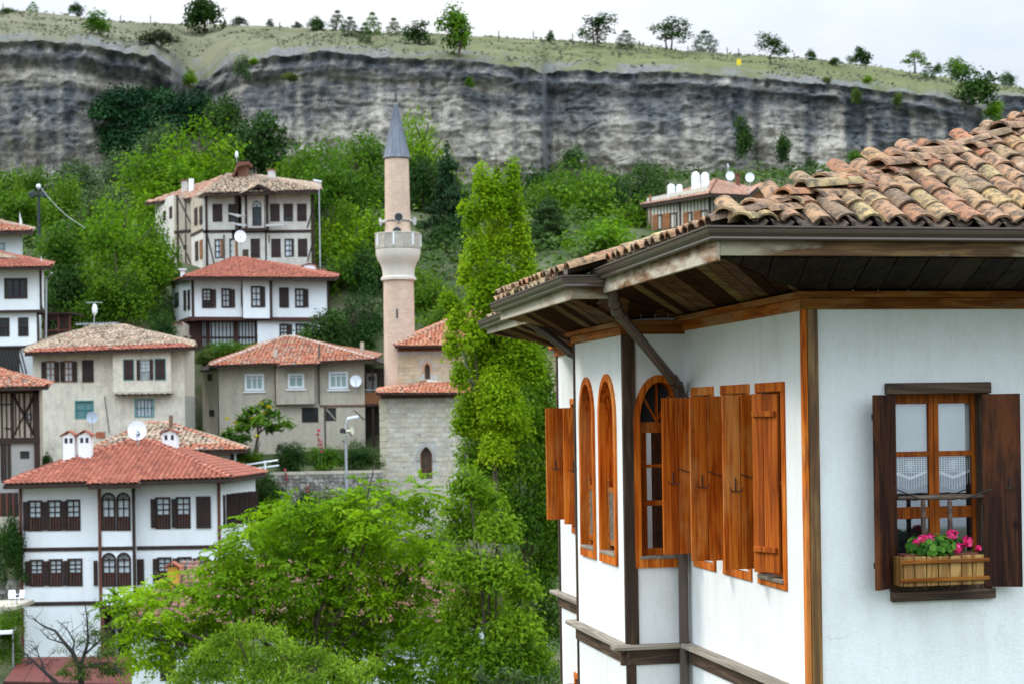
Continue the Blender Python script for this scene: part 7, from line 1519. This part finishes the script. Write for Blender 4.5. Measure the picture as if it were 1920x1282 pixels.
# ---- shrubs around the houses
SG = 'shrubs in the gardens of the town'
for lb, pr, u, v0, v1, wp, d, mt in (('climbing green shrub on the timber veranda', 'broad0', 440, 640, 690, 130, 112, F_MID), ('dark shrub at the foot of the grey house, left of the lamp', 'broad1', 540, 828, 890, 70, 97.5, F_DRK), ('low hedge shrub on the retaining wall', 'broad2', 610, 836, 886, 90, 98, F_MID), ('dense bush on the wall beside the mosque corner', 'dense0', 682, 826, 886, 84, 98, F_DRK), ('shrub right of the red roof, before the retaining wall', 'broad3', 505, 885, 985, 66, 90, F_DRK), ('bright shrub below it beside the dark shutters', 'broad0', 500, 935, 1010, 70, 86, F_BRI), ('greyish shrub in front of the retaining wall', 'broad1', 640, 920, 1040, 130, 84, F_OLV), ('dark evergreen tree below the mosque', 'dense1', 800, 985, 1100, 110, 80, F_DRK), ('silvery thistle-like shrub at the mosque foot', 'broad2', 735, 930, 975, 50, 88, F_GRY), ('small conifer beside the timber-framed house', 'far1', 86, 846, 882, 26, 90, F_DRK), ('leafy shrub at the left edge under the timber-framed house', 'broad3', 14, 965, 1095, 66, 76.5, F_DRK), ('climbing plant below the terrace at the left edge', 'broad0', 16, 1138, 1245, 60, 70.5, F_MID), ('dim shrub between the beige and grey houses', 'broad1', 372, 800, 870, 36, 103, F_DRK), ('pale flowering shrub by the veranda corner', 'broad2', 385, 655, 690, 40, 110, F_OLV), ('shrub below the retaining wall with pink flowers', 'broad3', 585, 920, 1000, 90, 90, F_DRK), ('green shrub along the path above the railing', 'broad0', 465, 840, 885, 60, 95, F_MID)):
    plant('shrub', lb, pr, u, v0, v1, wp, d, mt, SG, W(u, v1, d).z, None, 'bush')
t = plant('sumac_tree', 'small tree with feathery drooping leaves and yellow tufts before the grey house', 'broad0', 480, 752, 832, 128, 96, F_MID, None, W(490, 895, 96).z)
t.children[0].data = crown_mesh('crown', [(math.cos(a)*r_*.42, math.sin(a)*r_*.42, z, .14, .14, .12) for a, r_, z in ((0, 1, .55), (1, .9, .5), (2.2, 1, .35), (3.1, 1, .38), (3.9, .8, .3), (5, .9, .6), (.5, .4, .85), (2.6, .5, .62), (4.4, .4, .75), (5.6, .8, .72), (1.6, .3, .6), (3.4, .55, .5))], 900, .17, 12, .22, .15, .7, .35); setmat(t.children[0], F_MID)
V, F, T = [], [], []; Py, Ny, Ty, _k = blob_leaves([(x, -.3, z, .035, .03, .05) for x, z in ((.12, .95), (.16, .72), (-.02, .62), (-.26, .5), (.05, .18), (-.38, .6), (.22, .85))], 130, 3); Vy, Fy = leaf_quads(Py, Ny, .05, .6, seed=3); wq = 128/FPX*96
o = link('flower_tuft', np_mesh('flower_tuft', Vy, [Fy], foliage('yellow_tuft', (.35, .24, .01), (.50, .36, .02), (.6, .45, .04), .2), Ty), t, t.children[0].location); o.scale = t.children[0].scale; t.rotation_euler[2] = 0
for i, (u, v0, v1, lb) in enumerate(((597, 805, 858, 'tall red hollyhock against the grey house wall'), (603, 826, 862, 'shorter red hollyhock beside the tall one'), (577, 912, 965, 'pink hollyhock in front of the retaining wall'), (536, 880, 930, 'red rose stem by the corner of the retaining wall'))):
    b = W(u, v1, 95.5 if i != 2 else 92); hh = (v1-v0)/FPX*b.y; t = thing('hollyhock', b, lb, 'flower', 'flowering stems in the gardens'); MB().tube([(0, 0, -.3), (.03, 0, hh)], .02, 5).build('stem', _M['green_stem'], t)
    P, Nn, T, _k = blob_leaves([(R.uniform(-.05, .05), -.02, hh*f, .10, .08, .10) for f in (.45, .65, .82, .97)], 60, i); V, F = leaf_quads(P, Nn, .10, .9, seed=i); link('petals', np_mesh('petals', V, [F], foliage('red_petal', (.35, .01, .05), (.55, .03, .12), (.7, .12, .25), .2), T), t)
# ---- ground cover on the slope
n = 80000; rs = np.random.RandomState(77); xx = rs.uniform(-78, 80, n); yy = rs.uniform(112, 214, n)
ok = (vnoise(xx*.12, yy*.12, 3) > .34) & ~((xx > -36) & (xx < -8) & (yy < 150)) & ~((xx < -24) & (yy < 124)) & ~((xx > 10) & (xx < 30) & (yy > 148) & (yy < 172)) & ~((yy < 118) & (xx < 12))
x2_, y2_ = rs.uniform(3, 75, 26000), rs.uniform(48, 118, 26000); k2 = vnoise(x2_*.12, y2_*.12, 3) > .36; xx = np.concatenate([xx[ok], x2_[k2]]); yy = np.concatenate([yy[ok], y2_[k2]]); hgt = 4.2*np.clip(vnoise(xx*.3+9, yy*.3, 2)-.25, .05, 1)*rs.rand(len(xx)); P = np.stack([xx, yy, ground_z(xx, yy)+hgt], -1)
Nn = np.stack([rs.normal(size=len(xx))*.5, rs.normal(size=len(xx))*.5-.3, np.ones(len(xx))], -1); Nn /= np.linalg.norm(Nn, axis=1, keepdims=True); V, F = leaf_quads(P, Nn, .55, .7, seed=9)
o = link('undergrowth', np_mesh('undergrowth', V, [F], foliage('undergrowth_leaf', (.016, .036, .006), (.038, .078, .012), (.085, .14, .028), .3), np.clip(vnoise(xx*.2, yy*.2, 2)*1.2-.1+rs.normal(size=len(xx))*.15, 0, 1))); tag(o, 'tangled green undergrowth covering the slope below the cliff', 'undergrowth', kind='stuff')
TN = np.stack([NR.normal(size=len(TUFT_P))*.5, -.6+NR.normal(size=len(TUFT_P))*.3, np.full(len(TUFT_P), .7)], -1); TN /= np.linalg.norm(TN, axis=1, keepdims=True); V, F = leaf_quads(TUFT_P, TN, .55, .8, seed=41)
o = link('dry_tufts', np_mesh('dry_tufts', V, [F], F_BRN, NR.rand(len(F)))); tag(o, 'scattered tufts of dry grass and low scrub over the hilltop', 'scrub', kind='stuff')
# ---- near trees
def near_tree(name, label, d, blobs, base_u, mat, n, size, asp, droop, limbs, barkr, bark, spray=0, seed=1, depth=.8, shell=.35, up=.5, group=None):
    """crown from photo-space clumps (u, v, ru, rv) set round depth d, limbs from the trunk into the clumps"""
    s_ = d/FPX; rs = random.Random(seed); B = []
    for q in blobs:
        u, v, ru = q[:3]; rv = q[3] if len(q) > 3 else ru; c_ = W(u, v, d); B.append((c_.x, d+rs.uniform(-1, 1)*depth*ru*s_*1.2, c_.z, ru*s_, ru*s_*depth, rv*s_))
    base = W(base_u, HV, d); base.z = gz(base.x, d); t_ = thing(name, base, label, 'tree', group); bv = np.array(tuple(base))
    P, Nn, T, k = blob_leaves(B, n, seed, shell, up)
    if spray:
        r2 = np.random.RandomState(seed+5); PP = []; NN = []; TT = []; TD = []
        axis = np.array(P)-np.array(B)[k, :3]; axis[:, 2] *= .4; axis /= np.linalg.norm(axis, axis=1, keepdims=True)+1e-6
        for j in range(spray):
            f = j/(spray-1); off = axis*(f*size*1.9); off[:, 2] -= size*(.35*f+1.1*f*f)*droop; side = np.cross(axis, np.array([0, 0, 1.0])); sg = (1 if j % 2 else -1)
            PP.append(P+off+side*sg*size*.35); NN.append(Nn+r2.normal(size=P.shape)*.35); TT.append(np.clip(T+r2.normal(size=len(P))*.08, 0, 1)); TD.append(axis*.6+side*sg*.7+np.array([0, 0, -.7*droop]))
        P, Nn, T, td = np.concatenate(PP), np.concatenate(NN), np.concatenate(TT), np.concatenate(TD); Nn /= np.linalg.norm(Nn, axis=1, keepdims=True); V, F = leaf_quads(P, Nn, size, asp, 0, td, seed+2)
    else: V, F = leaf_quads(P, Nn, size, asp, droop, seed=seed+2)
    link('crown', np_mesh('crown', V-bv, [F], mat, T), t_)
    mb = MB(Matrix.Translation(-base)); top = Vector((base.x, d, B[0][2])); fork = base.lerp(Vector((np.mean([b[0] for b in B]), d, np.mean([b[2] for b in B]))), .72)
    mb.tube([base-Vector((0, 0, .5)), base.lerp(fork, .5)+Vector((rs.uniform(-.15, .15), 0, 0)), fork], [barkr, barkr*.8, barkr*.62], 9)
    for i in range(limbs):
        b = B[int(i*len(B)/limbs) % len(B)]; e_ = Vector(b[:3]); mdl = fork.lerp(e_, .5)+Vector((rs.uniform(-.3, .3), rs.uniform(-.3, .3), rs.uniform(.0, .35))); mb.tube([fork-Vector((0, 0, .2)), mdl, e_, e_+(e_-mdl)*.35+Vector((0, 0, .12))], [barkr*.42, barkr*.26, barkr*.14, .012], 6)
        for j in range(2): q = mdl.lerp(e_, rs.random()); mb.tube([q, q+Vector((rs.uniform(-.5, .5), rs.uniform(-.4, .4), rs.uniform(.1, .6)))], [barkr*.1, .008], 5)
    o = mb.build('trunk', bark, t_, smooth=True); return t_
near_tree('walnut_tree', 'big bright green tree with drooping leaflets filling the lower centre', 50, [(692, 925, 42, 40), (655, 955, 40), (640, 985, 55), (790, 935, 36, 45), (775, 975, 40), (700, 985, 60), (560, 965, 48), (500, 985, 45, 40), (590, 1000, 60), (470, 1015, 50), (540, 1030, 70), (640, 1050, 80), (740, 1045, 75), (800, 1040, 45), (480, 1075, 60), (570, 1100, 85), (680, 1120, 90), (780, 1110, 70), (430, 1062, 45), (400, 1085, 40), (395, 1130, 45), (440, 1120, 50), (330, 1105, 42, 35), (260, 1125, 48, 40), (225, 1140, 36), (300, 1160, 55), (350, 1190, 55), (260, 1190, 45), (400, 1205, 60), (500, 1165, 80), (600, 1190, 90), (720, 1200, 95), (820, 1180, 60), (330, 1240, 70), (450, 1250, 80), (570, 1270, 90), (690, 1275, 90), (800, 1265, 80), (275, 1235, 45)], 655, foliage('walnut_leaf', (.05, .115, .003), (.155, .295, .006), (.28, .44, .012), .48, .08, 0), 5600, .205, .38, .65, 14, .2, M_BARK, 6, 3, .9, .3, .6)
near_tree('feathery_tree', 'paler fine-leaved tree in front of the big green one at the bottom', 42, [(445, 1188, 26), (415, 1205, 24), (478, 1180, 22, 26), (510, 1196, 30, 24), (540, 1215, 26), (388, 1226, 30), (450, 1230, 40), (500, 1240, 36), (560, 1238, 34), (595, 1228, 22, 28), (360, 1256, 30), (410, 1266, 36), (625, 1256, 34), (665, 1268, 36), (700, 1250, 18, 26), (540, 1280, 50), (470, 1290, 50), (590, 1290, 44), (340, 1282, 34)], 500, foliage('feathery_leaf', (.07, .14, .01), (.17, .29, .02), (.29, .42, .04), .48, .08, 0), 15000, .085, .36, .5, 9, .09, M_BARK, 0, 9, .9, .25, .5)
near_tree('leafy_tree', 'yellow-green leafy tree at the foot of the poplar', 47, [(880, 915, 42, 50), (850, 960, 30), (915, 945, 40), (870, 1000, 55), (935, 1000, 48), (860, 1070, 55), (930, 1080, 62), (985, 1110, 36), (890, 1150, 70), (970, 1180, 55), (850, 1220, 60), (930, 1240, 75), (1000, 1235, 40), (900, 1290, 80)], 920, foliage('yellow_green_leaf', (.034, .088, .004), (.110, .215, .007), (.21, .335, .015), .45, .08, 0), 22000, .135, .5, .25, 9, .14, M_BARK, 0, 13, .9, .25, .6)
pop = near_tree('poplar_tree', 'tall bright green poplar with pale stems beside the eaves', 62, [(932, 372, 24, 54), (932, 330, 8, 24), (980, 640, 34, 66), (1000, 700, 28, 60), (955, 800, 46, 70), (870, 800, 26, 50), (912, 800, 38, 52), (932, 850, 34, 50), (902, 350, 18, 48), (962, 345, 15, 54), (925, 680, 46, 70), (890, 640, 30, 60), (965, 640, 36, 70), (930, 740, 44, 60), (990, 510, 18, 60), (872, 520, 16, 50), (920, 395, 34, 62), (962, 400, 24, 64), (885, 420, 20, 46), (938, 455, 42, 72), (980, 460, 18, 70), (893, 485, 24, 62), (866, 395, 10, 24), (930, 540, 50, 72), (975, 540, 24, 60), (895, 570, 26, 56), (935, 620, 50, 66), (842, 568, 22, 28), (858, 605, 24, 46), (848, 655, 18, 52), (862, 712, 18, 46), (905, 690, 44, 70), (960, 690, 40, 66), (885, 770, 36, 70), (940, 770, 42, 74)], 930, foliage('poplar_leaf', (.085, .165, .004), (.205, .345, .007), (.34, .47, .016), .5, .08, 0), 56000, .115, .8, .1, 6, .12, M_BARK, 0, 17, .9, .3, .35)
mb = MB(Matrix.Translation(-pop.location))
for u0, v0, u1, v1 in ((925, 700, 905, 360), (945, 720, 962, 350), (915, 720, 886, 420), (950, 700, 985, 430), (935, 650, 925, 400), (900, 760, 850, 590)):
    a, b = W(u0, v0, 62.5), W(u1, v1, 62.3); mb.tube([a, a.lerp(b, .5)+Vector((R.uniform(-.15, .15), 0, 0)), b], [.075, .05, .015], 6)
mb.build('stem', M_PBRK, pop, smooth=True)
near_tree('poplar_tree', 'darker shaded poplar clump standing right of and below the bright one', 66, [(905, 810, 40, 62), (925, 870, 44, 72), (898, 930, 42, 62), (945, 810, 40, 66), (880, 860, 30, 50), (985, 720, 46, 70), (1012, 800, 40, 80), (1030, 900, 32, 90), (1035, 1000, 28, 90), (960, 830, 44, 80), (940, 950, 44, 80), (1000, 690, 34, 60), (1025, 740, 26, 80), (985, 770, 40, 80), (1020, 840, 34, 90), (975, 880, 46, 90), (1022, 950, 40, 100), (980, 990, 50, 90), (1030, 1060, 36, 100), (985, 1100, 55, 100), (1030, 1180, 36, 100), (960, 1190, 60, 100), (1000, 1270, 60, 80)], 1000, foliage('poplar_shade_leaf', (.030, .078, .005), (.085, .18, .008), (.16, .28, .016), .44, .08, 0), 46000, .125, .7, .1, 6, .14, M_BARK, 0, 21, .9, .3, .35)
# ---- nearly bare tree at the bottom left, seen against the white wall
d = 40; base = W(140, HV, d); base.z = gz(base.x, d); t = thing('bare_tree', base, 'half-dead tree with bare dark twigs in front of the white wall at bottom left', 'tree'); mb = MB(Matrix.Translation(-base))
def zz(x, y, dy=0): return W(30+x/5.297, 1040+y/5.297, d+dy)
def limb(pts, r0, r1, dy, tw=6):
    P = [zz(x, y, dy*i) for i, (x, y) in enumerate(pts)]; mb.tube(P, [r0+(r1-r0)*i/(len(P)-1) for i in range(len(P))], 7)
    for _ in range(tw):
        i = R.randrange(len(P)-1); q = P[i].lerp(P[i+1], R.random()); e = q
        for s_ in range(3):
            e2 = e+Vector((R.uniform(-.20, .20), R.uniform(-.12, .12), R.uniform(-.02, .22))); mb.tube([e, e2], [.009-.002*s_, .007-.002*s_], 4); e = e2
mb.tube([base-Vector((0, 0, .4)), zz(650, 1500), zz(650, 1282)], [.12, .1, .085], 9)
limb([(650, 1290), (640, 1130), (560, 960), (490, 880), (390, 750), (280, 710), (170, 630)], .075, .010, .05, 14); limb([(640, 1130), (680, 980), (715, 870), (710, 650), (680, 450)], .055, .007, -.05, 10); limb([(560, 960), (580, 860), (500, 720), (400, 640)], .03, .006, .1, 9)
limb([(430, 1420), (400, 1260), (300, 1170), (160, 1040), (40, 930)], .07, .010, -.08, 9); limb([(160, 1060), (60, 1110)], .022, .006, .05, 5); limb([(690, 980), (830, 850), (950, 730)], .03, .005, .08, 8); limb([(490, 880), (330, 830), (240, 730)], .022, .005, -.06, 8); limb([(640, 1130), (800, 1080), (950, 1060), (1080, 1220)], .03, .008, -.1, 8); limb([(300, 1170), (220, 980), (200, 900)], .02, .005, .1, 8); limb([(715, 760), (790, 630)], .012, .004, .05, 4)
mb.build('trunk', plain('dark_dead_bark', (.035, .03, .027), .95, 0, .3, 5), t, smooth=True)
P, Nn, T, _k = blob_leaves([(q.x, q.y, q.z, r_, r_*.8, r_) for q, r_ in ((zz(430, 950), .22), (640, 0) and (zz(650, 860), .26), (zz(760, 860), .30), (zz(880, 830), .28), (zz(560, 1090), .24), (zz(760, 1100), .35), (zz(900, 980), .34), (zz(800, 780), .2), (zz(640, 1210), .3), (zz(950, 1150), .38), (zz(470, 1180), .2))], 3600, 8, .2); V, F = leaf_quads(P, Nn, .058, .4, .3, seed=8); link('crown', np_mesh('crown', V-np.array(tuple(base)), [F], F_OLV, T), t)
# ---- leafy tips at the bottom edge by the house
t = thing('ash_sapling', W(960, 1400, 20), 'pale leafy sapling tips at the bottom edge left of the house', 'plant'); b = t.location.copy(); mb = MB(Matrix.Translation(-b)); PP, NN = [], []
for u, v in ((905, 1268), (898, 1255), (968, 1262), (985, 1272), (950, 1252), (1012, 1268), (925, 1275), (1035, 1275)):
    a = W(u+R.uniform(-15, 15), 1420, 20); c_ = W(u, v, 20); mb.tube([a, a.lerp(c_, .6), c_], [.02, .012, .004], 5)
    for i in range(70): f = 1-.45*R.random()**1.5; q = a.lerp(c_, f); PP.append(tuple(q+Vector((R.gauss(0, .05), R.gauss(0, .05), R.gauss(0, .02))))); NN.append((R.gauss(0, .5), -.4+R.gauss(0, .4), .8))
mb.build('stem', _M['green_stem'], t); NN = np.array(NN); NN /= np.linalg.norm(NN, axis=1, keepdims=True); V, F = leaf_quads(np.array(PP), NN, .085, .32, .2, seed=4); link('foliage', np_mesh('foliage', V-np.array(tuple(b)), [F], F_GRY, NR.rand(len(F))), t)
